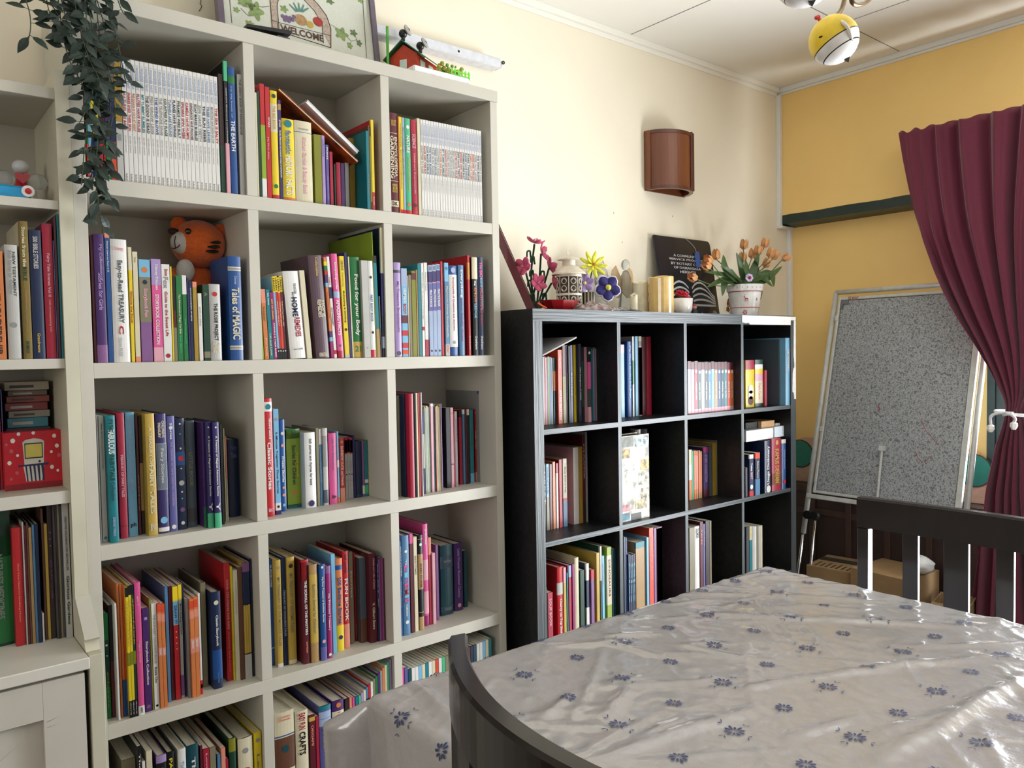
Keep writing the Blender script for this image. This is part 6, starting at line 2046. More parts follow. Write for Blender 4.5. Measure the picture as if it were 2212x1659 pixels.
# pink beaded flowers
def bloom(mb, c, d, r, n, wdt, cup=0.3, M=None, pts=5):
    """n petals round direction d"""
    d = Vector(d).normalized()
    a = d.cross(Vector((0.2, 0.3, 1))).normalized()
    b = d.cross(a)
    c = Vector(c)
    for k in range(n):
        th_ = 2 * PI * k / n + 0.3
        e_ = a * math.cos(th_) + b * math.sin(th_)
        s_ = d.cross(e_)
        rows = [(0.05, 0.2), (0.3, 0.7), (0.6, 1.0), (0.85, 0.75), (1.0, 0.15)]
        v_, f_ = [], []
        for t_, ww in rows:
            q = c + e_ * r * t_ + d * r * cup * t_ * t_
            nn = (d - e_ * cup * t_).normalized() * 0.0016
            v_ += [q - s_ * wdt * ww + nn, q + nn * 2, q + s_ * wdt * ww + nn, q - s_ * wdt * ww - nn, q - nn, q + s_ * wdt * ww - nn]
        for i in range(len(rows) - 1):
            o = i * 6
            f_ += [(o, o + 1, o + 7, o + 6), (o + 1, o + 2, o + 8, o + 7), (o + 5, o + 4, o + 10, o + 11), (o + 4, o + 3, o + 9, o + 10), (o + 3, o, o + 6, o + 9), (o + 2, o + 5, o + 11, o + 8)]
        o = (len(rows) - 1) * 6
        f_ += [(0, 3, 4, 1), (1, 4, 5, 2), (o, o + 1, o + 4, o + 3), (o + 1, o + 2, o + 5, o + 4)]
        mb.add(v_, f_)


pinkM = mat('pink_beads', 'D0577E', 0.5, bump=0.5, bscale=500)
dgM = mat('dark_green_chenille', '1E3A26', 0.9, bump=0.5, bscale=500)
pp = thing('flower_ornament', 'handmade pink flowers on dark green curly stems beside the dark red frame', 'ornament', (0.56, -0.17, KT_))
yp = -0.17
base = Vector((vpt(1158, 660, yp).x, yp, KT_))
for u, v, dx, dy, dz in ((1155, 525, 0.1, -0.3, 1), (1171, 547, .5, -.8, .3), (1132, 577, -.8, -.3, .2), (1188, 578, .9, -.3, .5), (1160, 612, -.1, -1, .2), (1194, 611, .8, -.6, .2)):
    c = vpt(u, v, yp)
    mb = MB()
    bloom(mb, c, (dx, dy, dz), 0.033, 5, 0.013, 0.45)
    f_o = mb.build('flower', pinkM, pp, smooth=True)
    s_ = MB()
    for k in range(3):
        d_ = Vector((dx, dy, dz)).normalized()
        s_.tube([c, c + d_ * 0.018 + Vector((0.004 * (k - 1), 0, 0.003 * (k - 1)))], 0.0008, 4)
    s_.build('stamen', gloss_white, f_o)
    mid = (c + base) / 2 + Vector((0.012 * math.sin(u), 0.01, 0.0))
    MB().tube(curve_pts([c - Vector((dx, dy, dz)).normalized() * 0.004, mid, base + Vector((0, 0, 0.005))]), 0.0035, 7).build('stem', dgM, pp)
lm = MB()
for k in range(9):
    u, v = ((1142, 548), (1150, 560), (1148, 590), (1172, 592), (1150, 640), (1176, 640), (1206, 625), (1144, 612), (1165, 655))[k]
    c = vpt(u, v, yp + 0.004)
    lm.tube(curve_pts([c + Vector((-0.008, 0, -0.012)), c + Vector((-0.006, 0, 0.006)), c + Vector((0.006, 0, 0.009)), c + Vector((0.008, 0, -0.004)), c + Vector((0.012, 0.002, -0.016))]), 0.0032, 6)
lm.build('leaf_curl', dgM, pp)
MB().lathe([(1e-4, 0), (0.014, 0), (0.018, 0.04), (0.016, 0.04), (0.012, 0.003), (1e-4, 0.003)], 18, Matrix.Translation(base)).build('pot', mat('dark_pot', '24302A', 0.4), pp)

# red boat-shaped bowl and orange scrap
bw = MB()
c1, c2 = vpt(1170, 648, -0.31), vpt(1246, 645, -0.31)
cx_, rx_ = (c1.x + c2.x) / 2, (c2.x - c1.x) / 2
hb = c1.z - KT_
Mb_ = Matrix.Translation((cx_, -0.31, KT_)) @ Matrix.Diagonal((1, 0.62, 1, 1))
bw.lathe([(1e-4, 0.0), (rx_ * 0.62, 0.0), (rx_ * 0.8, hb * 0.4), (rx_, hb), (rx_ * 0.96, hb), (rx_ * 0.76, hb * 0.45), (rx_ * 0.55, hb * 0.12), (1e-4, hb * 0.12)], 10, Mb_)
tag(bw.build('bowl', mat('dark_red_glaze', '8E1018', 0.25, coat=0.4)), 'dark red angular bowl at the left end of the black shelf top', 'bowl')
oc = vpt(1168, 662, -0.35)
ob_ = MB()
ob_.tube(curve_pts([(oc.x - 0.016, -0.355, KT_ + 0.019), (oc.x - 0.004, -0.358, KT_ + 0.012), (oc.x + 0.015, -0.36, KT_ + 0.004)]), [0.0035] * 8 + [0.0032] * 9, 6)
tag(ob_.build('orange_ribbon', mat('orange_felt', 'D8571C', 0.8)), 'small curl of orange felt beside the dark red bowl', 'ribbon')

# cut-out metal lantern
lx = vpt(1230, 668, -0.22).x
ly = -0.22
lr = (vpt(1253, 640, ly).x - vpt(1212, 640, ly).x) / 2 * 0.97
zc1 = vpt(1230, 593, ly).z
lan = thing('lantern', 'cream metal lantern with cut-out scrolls, left side of the black shelf top', 'lantern', (lx, ly, KT_))
cm = mat('cream_enamel_metal', 'DCD3C0', 0.4)
Tl = Matrix.Translation((lx, ly, KT_))
hbod = zc1 - KT_
for a, b in ((0, 0.012), (hbod * 0.44, hbod * 0.50), (hbod - 0.010, hbod)):
    MB().lathe([(lr, a), (lr, b), (lr - 0.0015, b), (lr - 0.0015, a), (lr, a)], 32, Tl).build('band', cm, lan, smooth=False)
MB().lathe([(lr - 0.006, 0.002), (lr - 0.006, hbod - 0.002)], 24, Tl).build('inside_shadow', mat('shadowy_inside', '4A4038', 0.8), lan)  # dark cylinder painted as the shade seen through the scrolls
scr = MB()
for row, (za_, zb_) in enumerate(((0.012, hbod * 0.44), (hbod * 0.5, hbod - 0.010))):
    zm, hh_ = (za_ + zb_) / 2, (zb_ - za_) / 2
    for k in range(8):
        a0 = 2 * PI * k / 8
        scr.tube([Tl @ Vector(((lr - 0.0008) * math.cos(a0), (lr - 0.0008) * math.sin(a0), z)) for z in (za_, zb_)], 0.0016, 5)
        for s in (-1, 1):
            for q in (-1, 1):
                pts = []
                for t_ in range(9):
                    ph = t_ / 8 * 1.5 * PI
                    rr = hh_ * 0.46 * (1 - 0.5 * t_ / 8)
                    da = (rr * math.sin(ph)) / lr
                    dz = q * (hh_ * 0.52 - rr * math.cos(ph) * 0.9)
                    pts.append(Tl @ Vector(((lr - 0.0008) * math.cos(a0 + PI / 8 + s * (da * 0.9)), (lr - 0.0008) * math.sin(a0 + PI / 8 + s * (da * 0.9)), zm + dz)))
                scr.tube(pts, 0.0014, 4)
scr.build('scroll_work', cm, lan)
MB().lathe([(lr * 1.38, hbod - 0.002), (lr * 1.34, hbod + 0.003), (lr * 0.75, hbod + 0.026), (lr * 0.52, hbod + 0.030), (lr * 0.52, hbod + 0.048), (lr * 0.9, hbod + 0.050), (lr * 0.84, hbod + 0.054), (lr * 0.1, hbod + 0.066), (1e-4, hbod + 0.066)], 32, Tl).build('roof', cm, lan, smooth=False)
MB().tube([(lx + 0.0095 * math.cos(a), ly, KT_ + hbod + 0.075 + 0.0115 * math.sin(a)) for a in [2 * PI * k / 20 for k in range(21)]], 0.0011, 6).build('ring', cm, lan)

# striped tin with felt flowers
tx_ = vpt(1268, 668, -0.21).x
tin = thing('striped_tin', 'black and cream striped tin holding felt flowers beside the lantern', 'tin', (tx_, -0.21, KT_))
zt_t = vpt(1268, 632, -0.21).z - KT_
bl2 = mat('stripe_black', '1A1A1C', 0.4)
cr2 = mat('stripe_cream', 'C8BC9C', 0.4)
NS = 36
mbt = MB()
for k in range(NS):
    mbt.cur = k % 2
    a, b = 2 * PI * k / NS, 2 * PI * (k + 1) / NS
    r_ = 0.034
    c = Vector((tx_, -0.21, KT_))
    mbt.add([c + Vector((r_ * math.cos(a), r_ * math.sin(a), 0)), c + Vector((r_ * math.cos(b), r_ * math.sin(b), 0)), c + Vector((r_ * math.cos(b), r_ * math.sin(b), zt_t)), c + Vector((r_ * math.cos(a), r_ * math.sin(a), zt_t)), c, c + Vector((0, 0, zt_t * 0.9))],
            [(0, 1, 2, 3), (1, 0, 4), (2, 5, 3)])
mbt.build('tin_body', [bl2, cr2], tin)
for name, lab, u, v, yy, r_, n_, wd, cup, mm, cc, dirv in (
        ('yellow_flower', 'spiky yellow felt flower above the striped tin', 1281, 573, -0.215, 0.054, 9, 0.0072, 0.15, mat('yellow_felt', 'E3E04A', 0.8), mat('rust_felt', 'C0692A', 0.8), (-.4, -.9, .35)),
        ('lilac_flower', 'pale lilac felt flower with yellow stamens in front of the striped tin', 1262, 612, -0.25, 0.034, 6, 0.012, 0.4, mat('lilac_felt', 'A48BBE', 0.8), mat('pale_yellow_felt', 'D9D08A', 0.8), (-.5, -.85, .1)),
        ('navy_flower', 'large five-petal navy felt flower with white edging and yellow centre', 1313, 622, -0.28, 0.045, 5, 0.019, 0.1, mat('navy_felt', '2A2468', 0.8), mat('lemon_felt', 'D6D25A', 0.8), (-.5, -.85, .15))):
    c = vpt(u, v, yy)
    ft_ = thing(name, lab, 'felt flower', (c.x, c.y, c.z))
    if name == 'navy_flower':
        mb = MB()
        bloom(mb, c + Vector((0.0, 0.004, 0)), dirv, r_ * 1.12, n_, wd * 1.22, cup)
        mb.build('white_edging', mat('white_felt', 'D9D6E0', 0.8), ft_, smooth=True)
    mb = MB()
    bloom(mb, c, dirv, r_, n_, wd, cup)
    mb.build('petals', mm, ft_, smooth=True)
    if name == 'yellow_flower':
        mb = MB()
        bloom(mb, c + Vector(dirv) * 0.004, dirv, r_ * 0.6, 7, 0.005, 0.5)
        mb.build('inner_petals', mm, ft_, smooth=True)
    d_ = Vector(dirv).normalized()
    MB().ball(c + d_ * 0.007, 0.0105 if name == 'navy_flower' else 0.006, 12).build('flower_centre', cc, ft_, smooth=True)
    MB().tube(curve_pts([c - d_ * 0.003, c - d_ * 0.012 + Vector((0, 0, -0.012)), Vector((tx_ + (c.x - tx_) * 0.2, -0.21, KT_ + zt_t * 0.9))]), 0.002, 6).build('stem', dgM, ft_)

# glass angels
def angel(label, x, y, h_, wing_m):
    t = thing('angel_figurine', label, 'figurine', (x, y, KT_), 0)
    T = Matrix.Translation((x, y, KT_))
    MB().lathe([(1e-4, 0), (h_ * 0.15, 0), (h_ * 0.13, h_ * 0.2), (h_ * 0.09, h_ * 0.5), (h_ * 0.10, h_ * 0.64), (h_ * 0.05, h_ * 0.76), (1e-4, h_ * 0.78)], 22, T).build('gown', glass, t, smooth=True)
    MB().ball((x, y, KT_ + h_ * 0.87), h_ * 0.085, 16, sc_=(0.9, 0.9, 1.15)).build('head', glass, t, smooth=True)
    for s in (-1, 1):
        pts = [(0.02 * h_, 0.42 * h_), (0.10 * h_, 0.30 * h_), (0.27 * h_, 0.36 * h_), (0.30 * h_, 0.55 * h_), (0.25 * h_, 0.78 * h_), (0.16 * h_, 0.86 * h_), (0.04 * h_, 0.66 * h_)]
        MB().prism([(x + s * a, KT_ + b) for a, b in pts], 0.003, Matrix(((1, 0, 0, 0), (0, 0, 1, y + h_ * 0.07), (0, 1, 0, 0), (0, 0, 0, 1)))).build('wing', wing_m, t)
    return t


wing_ = mat('amber_clear_wing', 'E3C79A', 0.2, trans=0.5)
angel('tall clear glass angel with amber wings left of the cream candles', vpt(1352, 660, -0.16).x, -0.16, vpt(1350, 556, -0.16).z - KT_, wing_)
angel('smaller clear glass angel half hidden behind the yellow felt flower', vpt(1297, 660, -0.12).x, -0.12, vpt(1299, 555, -0.12).z - KT_, glass)

# plastic wrapped packet and dark magazine
def wrapped(name, label, x0, x1, y0, y1, h_, m, seed, cat):
    RR = random.Random(seed)
    mb = MB()
    mb.grid(lambda u, v: (x0 + (x1 - x0) * u, y0 + (y1 - y0) * v, KT_ + 0.0015 + h_ * (math.sin(PI * u) ** 0.6 if 0 < u < 1 else 0) * (math.sin(PI * v) ** 0.5 if 0 < v < 1 else 0) * (0.75 + 0.5 * mnoise.noise(Vector((u * 7 + seed, v * 6, 0))))), 26, 14)
    o = mb.build(name, m, solid=0.001)
    tag(o, label, cat)
    return o


wrapped('plastic_packet', 'crumpled clear plastic packet in front of the navy felt flower', vpt(1254, 660, -0.35).x, vpt(1330, 660, -0.35).x, -0.38, -0.27, 0.036, mat('crinkled_film', 'A8A09C', 0.12, coat=1, h2='6A4048', scale=30), 4, 'packet')
wrapped('dark_pouch', 'dark shiny pouch lying flat in front of the cream candles', vpt(1310, 668, -0.36).x, vpt(1380, 668, -0.36).x, -0.385, -0.29, 0.015, mat('dark_foil', '3A3E44', 0.2, coat=0.8, h2='B0B0AC', scale=14), 8, 'pouch')


# candles
def candle(label, u0, u1, vt, y, m, led=False):
    x0, x1 = x_at(u0, y, KT_), x_at(u1, y, KT_)
    cx2, r_ = (x0 + x1) / 2, (x1 - x0) / 2 * 0.74
    h_ = z_at(vt, cx2, y) - KT_
    t = thing('candle', label, 'candle', (cx2, y, KT_))
    mb = MB()
    n_ = 28

    def f(u, v):
        a = 2 * PI * u
        dz = 0.006 * math.sin(a + 1.0) + 0.002 * math.sin(3 * a)
        prof = [(1e-4, 0), (r_, 0), (r_, h_ * 0.5), (r_, h_ - 0.006 + dz), (r_ * 0.93, h_ - 0.004 + dz), (r_ * 0.85, h_ - 0.008 + dz), (r_ * 0.8, h_ - 0.018), (1e-4, h_ - 0.019)]
        rr, z = prof[round(v * 7)]
        return (cx2 + rr * math.cos(a), y + rr * math.sin(a), KT_ + z)
    mb.grid(f, n_, 7)
    mb.build('wax_body', m, t, smooth=False)
    MB().tube([(cx2, y, KT_ + h_ - 0.0185), (cx2 + 0.001, y, KT_ + h_ - 0.006)], 0.0012, 6).build('wick', black, t)


wax = mat('cream_wax', 'EFE6C8', 0.4, coat=0.2)
candle('tall cream pillar candle next to the gold candle', 1367, 1399, 606, -0.19, wax)
candle('short cream candle in front of the tall cream one', 1362, 1377, 634, -0.245, wax)
candle('glossy amber pillar candle with a melted rim', 1405, 1452, 595, -0.27, mat('amber_wax', 'E3C07A', 0.18, coat=0.8))
gb_ = thing('greeting_card', 'white card with black letters and a dark red foot between the candles', 'card', (vpt(1402, 668, -0.13).x, -0.13, KT_))
x0, x1 = vpt(1385, 668, -0.13).x, vpt(1416, 668, -0.13).x
MB().box((x0, -0.13, KT_), (x1, -0.122, vpt(1402, 610, -0.13).z)).build('panel', mat('white_card', 'E9E6E0', 0.6), gb_)
MB().box((x0, -0.1312, KT_), (x1, -0.1302, vpt(1402, 652, -0.13).z)).build('red_foot', mat('deep_red', '7A1220', 0.5), gb_)
for s, v in (('JOY', 618), ('DAY', 637)):
    letter(s, black, gb_, Vector(((x0 + x1) / 2, -0.1306, vpt(1402, v, -0.13).z)) - gb_.location, (1, 0, 0), (0, 0, 1), (x1 - x0) * 0.8, 0.016)

# white pot with red rose
wp = thing('flower_pot', 'small white ceramic pot with red paper rose left of the dark placard', 'pot', (vpt(1471, 670, -0.24).x, -0.24, KT_))
xr0, xr1 = x_at(1451.5, -0.24, KT_ + .05), x_at(1491, -0.24, KT_ + .05)
cxp, rp_ = (xr0 + xr1) / 2, (xr1 - xr0) / 2 * 0.82
hp_ = vpt(1471, 645, -0.24).z - KT_
MB().lathe([(1e-4, 0), (rp_ * 0.72, 0), (rp_ * 0.9, hp_ * 0.35), (rp_, hp_), (rp_ * 0.93, hp_), (rp_ * 0.82, hp_ * 0.4), (1e-4, hp_ * 0.3)], 28, Matrix.Translation((cxp, -0.24, KT_))).build('pot_body', gloss_white, wp, smooth=True)
mb = MB()
rc = Vector((cxp + 0.002, -0.24, KT_ + hp_ + 0.006))
for k, (r_, n_, cup) in enumerate(((0.034, 6, 0.3), (0.026, 5, 0.7), (0.018, 5, 1.1))):
    bloom(mb, rc + Vector((0, 0, 0.003 * k)), (0.1, -0.3, 1), r_, n_, r_ * 0.5, cup)
mb.build('rose', mat('crimson_fabric', 'B0142E', 0.6), wp, smooth=True)

# dark placard
yp_ = -0.075
pl0, pl1 = vpt(1433, 500, yp_), vpt(1547, 518, yp_)
px0, px1 = pl0.x, vpt(1556, 660, yp_).x
zt_p = (pl0.z + pl1.z) / 2
pc = thing('placard', 'tall dark placard with white lettering and open book drawing leaning on cream wall', 'sign', ((px0 + px1) / 2, yp_, KT_))
Mpl = frame((px0, yp_, KT_), (1, 0, 0), (0, 0.16, 1))
Wp, Hp = px1 - px0, (zt_p - KT_) * 1.005
cr_ = 0.02
poly = [(0, 0), (Wp, 0), (Wp, Hp - cr_)] + [(Wp - cr_ + cr_ * math.cos(a), Hp - cr_ + cr_ * math.sin(a)) for a in [PI / 2 * k / 6 for k in range(1, 7)]] + [(0.004, Hp), (0, Hp - 0.004)]
MB().prism(poly, -0.006 if (Mpl.to_3x3() @ Vector((0, 0, 1))).y < 0 else 0.006, Mpl).build('panel', mat('charcoal_board', '23262E', 0.25, coat=0.3), pc)
so = (Mpl.to_3x3() @ Vector((0, 0, 1)))
off = so * (0.0008 if so.y < 0 else -0.0008)
pw_ = mat('placard_white', 'C9CCD2', 0.5)
plX, plU = Vector((1, 0, 0)), Vector((0, 0.16, 1)).normalized()
for k, s in enumerate(('A COMMUNITY', 'SERVICE PROJECT', 'BY ROTARY CLUB', 'OF DAMANSARA', 'HEIGHTS')):
    letter(s, pw_, pc, Vector((px0, yp_, KT_)) + plX * Wp * 0.52 + plU * Hp * (0.775 - 0.05 * k) + off - pc.location, plX, plU, Wp * 0.040 * len(s), 0.0115, 'placard_lettering')
letter('Rotary', pw_, pc, Vector((px0, yp_, KT_)) + plX * Wp * 0.74 + plU * Hp * 0.05 + off - pc.location, plX, plU, 0.06, 0.016, 'placard_lettering')
wh_ = MB()
for k in range(12):
    a = 2 * PI * k / 12
    c = Vector((px0, yp_, KT_)) + plX * Wp * 0.91 + plU * Hp * 0.06 + off
    wh_.tube([c + (plX * math.cos(a) + plU * math.sin(a)) * r_ for r_ in (0.004, 0.017)], 0.0008, 4)
wh_.tube([Vector((px0, yp_, KT_)) + plX * (Wp * 0.91 + 0.015 * math.cos(a)) + plU * (Hp * 0.06 + 0.015 * math.sin(a)) + off for a in [2 * PI * k / 20 for k in range(21)]], 0.0014, 4)
wh_.build('wheel_emblem', pw_, pc)
for s in (-1, 1):
    for k in range(5):
        a0, a1 = Hp * (0.155 + 0.052 * k), Hp * (0.155 + 0.052 * k + 0.024)
        pts, pts2 = [], []
        for i in range(9):
            t_ = i / 8
            xx = Wp * (0.52 + s * (0.03 + 0.40 * t_))
            lift = Hp * 0.12 * (k / 4) * math.sin(PI * min(1, t_ * 1.1)) ** 0.8 - Hp * 0.02 * (1 - t_) * 0
            pts.append((xx, a0 + lift - Hp * 0.10 * (k / 4) * t_ + 0.0))
            pts2.append((xx, a1 + lift - Hp * 0.10 * (k / 4) * t_))
        mb = MB()
        n_ = len(pts)
        vs2 = [Vector((px0, yp_, KT_)) + plX * x + plU * y + off for x, y in pts + pts2]
        mb.add(vs2, [(i, i + 1, n_ + i + 1, n_ + i) for i in range(n_ - 1)])
        mb.build('open_book_print', pw_, pc)
tgm = mat('blue_tag_card', '3F63B0', 0.5)
tc = Vector((px0, yp_, KT_)) + plX * Wp * 0.71 + plU * Hp * 0.74 + off * 6
tgo = MB().box((-0.017, -0.034, 0), (0.017, 0.034, 0.001), frame(tc, plX * 0.97 + plU * -0.25 * -1 if 0 else (plX * 0.965 + plU * 0.26), plU)).build('price_tag', tgm, pc)
MB().tube(curve_pts([tc + plU * 0.033, tc + plU * 0.06 + plX * -0.016 + off, Vector((px0, yp_, KT_)) + plX * Wp * 0.55 + plU * (Hp + 0.002) + off]), 0.0008, 4).build('tag_string', pw_, pc)
# small figure ornament at its foot
sf = thing('small_ornament', 'tiny red and white ornament at the foot of the dark placard', 'ornament', (vpt(1502, 668, -0.22).x, -0.22, KT_))
fx2 = vpt(1501, 668, -0.22).x
MB().box((fx2 - 0.014, -0.226, KT_), (fx2 + 0.012, -0.212, KT_ + 0.028)).build('block', mat('dark_brown_resin', '33241F', 0.4), sf, bevel=0.003)
MB().ball((fx2, -0.219, KT_ + 0.036), 0.009, 12).build('head', mat('cream_resin', 'CDB8A6', 0.5), sf, smooth=True)
MB().lathe([(0.0095, 0), (0.004, 0.008), (1e-4, 0.012)], 12, Matrix.Translation((fx2, -0.219, KT_ + 0.040))).build('cap', red, sf)

# reindeer pot with tulips
yt = -0.2
px_0, px_1 = x_at(1581, yt, KT_ + 0.11), x_at(1635, yt, KT_ + 0.11)
pcx = (px_0 + px_1) / 2
prr = (px_1 - px_0) / 2 * 0.82
ph_ = vpt(1608, 616, yt).z - KT_
tp_ = thing('tulip_pot', 'white pot with red reindeer pattern holding peach tulips, right end of black shelf', 'potted flowers', (pcx, yt, KT_))
Tp = Matrix.Translation((pcx, yt, KT_))
pot = MB().lathe([(1e-4, 0), (prr * 0.72, 0), (prr * 0.93, ph_ * 0.80), (prr * 1.0, ph_ * 0.80), (prr * 1.03, ph_), (prr * 0.95, ph_), (prr * 0.9, ph_ * 0.8), (prr * 0.66, 0.01), (1e-4, 0.01)], 32, Tp).build('pot', gloss_white, tp_, smooth=False)


def prad(h):
    t_ = h / ph_
    return prr * (0.72 + 0.21 * t_ / 0.8) if t_ < 0.8 else prr * (1.0 + 0.03 * (t_ - 0.8) / 0.2)


redp = mat('red_print', 'C0414A', 0.4)
for h in (0.785, 0.30):
    r1 = prad(ph_ * h) + 0.0006
    MB().lathe([(r1, ph_ * h - 0.0016), (r1 + 0.0002, ph_ * h + 0.0016)], 32, Tp).build('printed_band', redp, pot)


def on_pot(mb, pts, ca, ch, sc2):
    v_ = []
    for x, y in pts:
        h = ph_ * ch + y * sc2
        a = ca + x * sc2 / prr
        r_ = prad(h) + 0.0008
        v_.append(Vector((pcx + r_ * math.cos(a), yt + r_ * math.sin(a), KT_ + h)))
    mb.add(v_, [tuple(range(len(v_)))])


ca = math.atan2(CAMP.y - yt, CAMP.x - pcx)
mb = MB()
for pts in ([(-.35, -.1), (.3, -.1), (.38, .12), (-.3, .16)], [(-.35, -.05), (-.24, -.05), (-.36, -.55), (-.44, -.52)], [(-.2, -.1), (-.1, -.1), (-.12, -.6), (-.2, -.6)], [(.12, -.1), (.22, -.1), (.32, -.55), (.25, -.58)], [(.22, -.1), (.3, -.1), (.5, -.4), (.45, -.46)],
            [(-.36, .05), (-.24, .14), (-.36, .42), (-.48, .4)], [(-.62, .36), (-.34, .36), (-.34, .5), (-.55, .5)], [(-.46, .48), (-.40, .48), (-.34, .8), (-.40, .8)], [(-.44, .62), (-.2, .74), (-.2, .8), (-.46, .68)]):
    on_pot(mb, pts, ca + 0.12, 0.56, 0.022)
mb.build('printed_reindeer', redp, pot)
mb = MB()
for k in range(8):
    a = 2 * PI * k / 8
    c, s = math.cos(a), math.sin(a)
    on_pot(mb, [(c * .15 - s * 0, s * .15), (c * .5 - s * .16, s * .5 + c * .16), (c * .8, s * .8), (c * .5 + s * .16, s * .5 - c * .16)], ca + 0.02, 0.15, 0.016)
mb.build('printed_snowflake', redp, pot)
mb = MB()
for y0, w_ in ((0, .3), (.2, .22), (.4, .14)):
    on_pot(mb, [(-w_, y0), (w_, y0), (0, y0 + .3)], ca + 0.85, 0.50, 0.022)
mb.build('printed_tree', redp, pot)
gt = mat('grey_print', '8C8A90', 0.5)
mb = MB()
for k in range(10):
    on_pot(mb, [(-.12, -.2), (.12, .2), (.2, .2), (-.04, -.2)], ca - 1.2 + k * 0.27, 0.90, 0.016)
    on_pot(mb, [(.12, -.2), (-.12, .2), (-.2, .2), (.04, -.2)], ca - 1.2 + k * 0.27, 0.90, 0.016)
mb.build('printed_border', gt, pot)
tulM = mat('peach_tulip_silk', 'E0A066', 0.6, var=0.12, scale=40)
leafT = mat('tulip_leaf', '4F6B3C', 0.45, var=0.15, scale=20)
mouth = Vector((pcx, yt, KT_ + ph_ - 0.004))
tulips = [(1607, 530, -.05, .3, 0), (1637, 543, .05, .1, 0), (1652, 527, .1, .3, .02), (1664, 548, .25, -.3, -.02), (1674, 553, .5, .2, .01), (1697, 557, .9, .1, 0), (1625, 550, .1, 0, .03), (1604, 558, -.1, 0, .02), (1547, 552, -.35, .2, 0), (1531, 562, -.8, .0, -.02), (1527, 575, -1.0, -.1, -.04), (1497, 600, -1, .0, -.02), (1655, 570, .3, 0, .03)]
for u, v, lx_, lz_, dy in tulips:
    c = vpt(u, v, yt + dy)
    ax2 = (Vector((lx_, -0.15 + lz_ * 0, 1.0 - abs(lx_) * 0.8))).normalized()
    X_ = ax2.cross(Vector((0.1, 1, 0.05))).normalized()
    Mt = frame(c - ax2 * 0.020, X_, ax2.cross(X_)) @ Matrix.Scale(1.4, 4)
    mb = MB()
    for k in range(6):
        th_ = 2 * PI * k / 6 + (0.2 if k % 2 else 0)
        rr = 0.0125 if k % 2 else 0.014
        v_, f_ = [], []
        rows = [(0.0, 0.003, 0.002), (0.2, 0.9, 0.006), (0.5, 1.0, 0.0085), (0.8, 0.9, 0.006), (1.0, 0.75, 0.0004)]
        for t_, q, ww in rows:
            for s in (-1, 0, 1):
                a = th_ + s * ww / 0.014
                r_ = rr * q * (1 if s == 0 else 0.94)
                v_.append(Mt @ Vector((r_ * math.cos(a), r_ * math.sin(a), 0.034 * t_)))
        for i in range(4):
            for j in range(2):
                o = i * 3 + j
                f_.append((o, o + 1, o + 4, o + 3))
        mb.add(v_, f_)
    mb.ball(c - ax2 * 0.012, 0.007, 8)
    mb.build('tulip', tulM, tp_, smooth=True)
    mid = (c + mouth) / 2 + Vector((lx_ * 0.02, 0.005, -0.015 if abs(lx_) > .5 else 0.0))
    MB().tube(curve_pts([c - ax2 * 0.017, mid, mouth + Vector((lx_ * 0.015, 0, 0))]), 0.002, 6).build('stem', leafT, tp_)
leaves = [((1590, 545), (1600, 580)), ((1640, 545), (1625, 590)), ((1625, 545), (1635, 590)), ((1562, 550), (1568, 585)), ((1520, 587), (1570, 598)), ((1525, 622), (1570, 605)), ((1560, 640), (1568, 608)), ((1670, 620), (1640, 600)), ((1672, 620), (1660, 590)), ((1690, 575), (1650, 605)), ((1642, 650), (1636, 620)), ((1668, 590), (1640, 600)), ((1578, 580), (1585, 600)), ((1605, 575), (1612, 600)), ((1555, 575), (1585, 600)), ((1610, 560), (1612, 595))]
lf = MB()
for k, (tip, midp) in enumerate(leaves):
    T0, M0 = vpt(tip[0], tip[1], yt - 0.01 - 0.02 * (k % 3)), vpt(midp[0], midp[1], yt - 0.01 * (k % 2))
    path = curve_pts([mouth, M0 if (M0 - mouth).length > 0.02 else (mouth + T0) / 2, T0], 6)
    n_ = len(path)
    v_, f_ = [], []
    for i, p in enumerate(path):
        t_ = i / (n_ - 1)
        w2 = 0.0165 * math.sin(PI * min(1, 0.12 + 0.88 * t_)) ** 0.7 if t_ < 1 else 0.0002
        tang = (path[min(i + 1, n_ - 1)] - path[max(i - 1, 0)]).normalized()
        vd = (Vector((-0.5, -0.8, 0.2 + 0.3 * (k % 3)))).normalized()
        s_ = tang.cross(vd).normalized()
        nn = s_.cross(tang)
        v_ += [p - s_ * w2 + nn * w2 * 0.4, p, p + s_ * w2 + nn * w2 * 0.4]
    for i in range(n_ - 1):
        f_ += [(i * 3, i * 3 + 1, i * 3 + 4, i * 3 + 3), (i * 3 + 1, i * 3 + 2, i * 3 + 5, i * 3 + 4)]
    lf.add(v_, f_)
lf.build('foliage', leafT, tp_, smooth=True)
pf_c = vpt(1618, 600, yt - 0.06)
pv = thing('felt_flower', 'small pale lilac and red flower pinned to the tulip pot rim', 'flower', pf_c)
mb = MB()
bloom(mb, pf_c, (-.5, -.85, .1), 0.018, 7, 0.008, 0.1)
mb.build('petals', mat('pale_lilac_silk', 'C9C4EA', 0.6), pv, smooth=True)
MB().ball(pf_c + Vector((-.003, -.006, 0)), 0.007, 12).build('flower_centre', mat('crimson_silk', 'B02040', 0.6), pv)
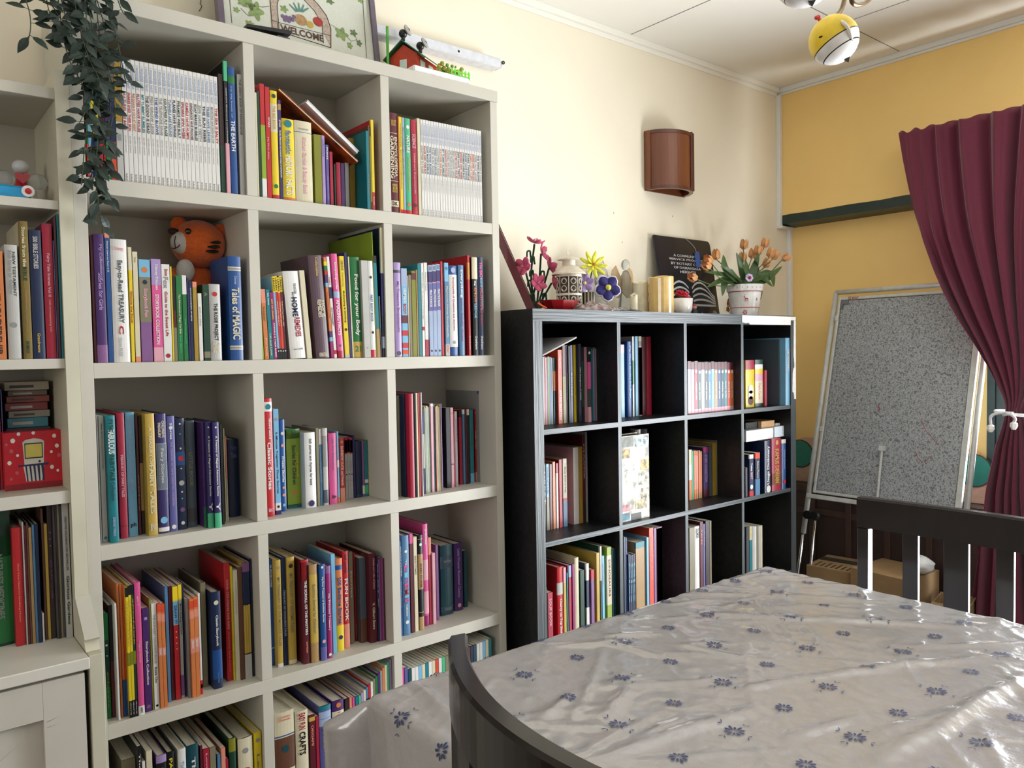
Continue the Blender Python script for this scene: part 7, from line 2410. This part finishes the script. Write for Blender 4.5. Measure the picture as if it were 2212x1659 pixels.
# stained glass suncatcher behind the pot
sg = thing('suncatcher', 'small stained glass ornament with stars behind the tulip pot', 'ornament', (pcx, -0.13, KT_))
for k, (u, v, r_, h) in enumerate(((1573, 668, 0.014, 'C98A2E'), (1640, 664, 0.013, 'B8A62E'), (1580, 655, 0.018, 'D87A34'), (1633, 672, 0.022, 'C9A8C0'), (1587, 672, 0.018, 'C9D0D0'))):
    c = vpt(u, v, -0.13)
    pts = []
    for i in range(10):
        a = 2 * PI * i / 10 + k
        q = r_ if i % 2 == 0 else r_ * 0.62
        pts.append((c.x + q * math.cos(a), max(KT_ + 0.0005, c.z + q * math.sin(a))))
    MB().prism(pts, 0.003, Matrix(((1, 0, 0, 0), (0, 0, 1, -0.13 + 0.004 * k), (0, 1, 0, 0), (0, 0, 0, 1)))).build('glass_piece', mat('glass_%d' % k, h, 0.2, coat=0.4), sg)
MB().tube(curve_pts([(vpt(1576, 655, -0.13).x, -0.122, KT_ + 0.04), (vpt(1574, 635, -0.13).x, -0.122, KT_ + 0.07), (vpt(1580, 622, -0.13).x, -0.122, KT_ + 0.10)]), 0.0018, 5).build('wire', black, sg)

# small cracks and nail marks on the cream wall
mkm = mat('wall_mark', '6A5A46', 0.9)
mk_ = MB()
for u, v in ((1254, 55), (1341, 83), (1495, 137), (1508, 140), (1650, 188), (1453, 467), (1326, 460), (1344, 523)):
    p = vpt(u, v, -0.0006)
    mk_.box((p.x - 0.001, -0.0007, p.z - 0.004), (p.x + 0.001, -0.0001, p.z + 0.003))
mk_.tube([vpt(434, 0, -0.0008), vpt(432, 8, -0.0008), vpt(436, 14, -0.0008), vpt(430, 24, -0.0008)], 0.0012, 4)
struct(mk_.build('trim_7', mkm))


def merge_small(keep):
    # past about 300 books in view: the smallest in the photo become one object
    BOOKPX.sort(key=lambda t: -t[0])
    rest = [b for _, b in BOOKPX[keep:]]
    bpy.context.view_layer.update()
    V, F, MI, mts = [], [], [], []
    for r_ in rest:
        Mr = Matrix.Translation(r_.location) @ r_.rotation_euler.to_matrix().to_4x4()
        for c in r_.children:
            Mc = Mr @ c.matrix_basis
            o_ = len(V)
            V += [Mc @ v.co for v in c.data.vertices]
            m0 = c.data.materials[0]
            if m0 not in mts:
                mts.append(m0)
            mi = mts.index(m0)
            for p in c.data.polygons:
                F.append(tuple(i + o_ for i in p.vertices))
                MI.append(mi)
            bpy.data.objects.remove(c)
        bpy.data.objects.remove(r_)
    me = bpy.data.meshes.new('booklets')
    off = Vector((0.2, -0.2, 0.1))
    me.from_pydata([v - off for v in V], [], F)
    for m0 in mts:
        me.materials.append(m0)
    me.polygons.foreach_set('material_index', MI)
    o = bpy.data.objects.new('small_booklets', me)
    o.location = off
    COL.objects.link(o)
    tag(o, 'the many thin booklets and half-hidden spines filling the gaps on all the shelves', 'booklets', None, 'stuff')


bpy.context.view_layer.update()
merge_small(300)
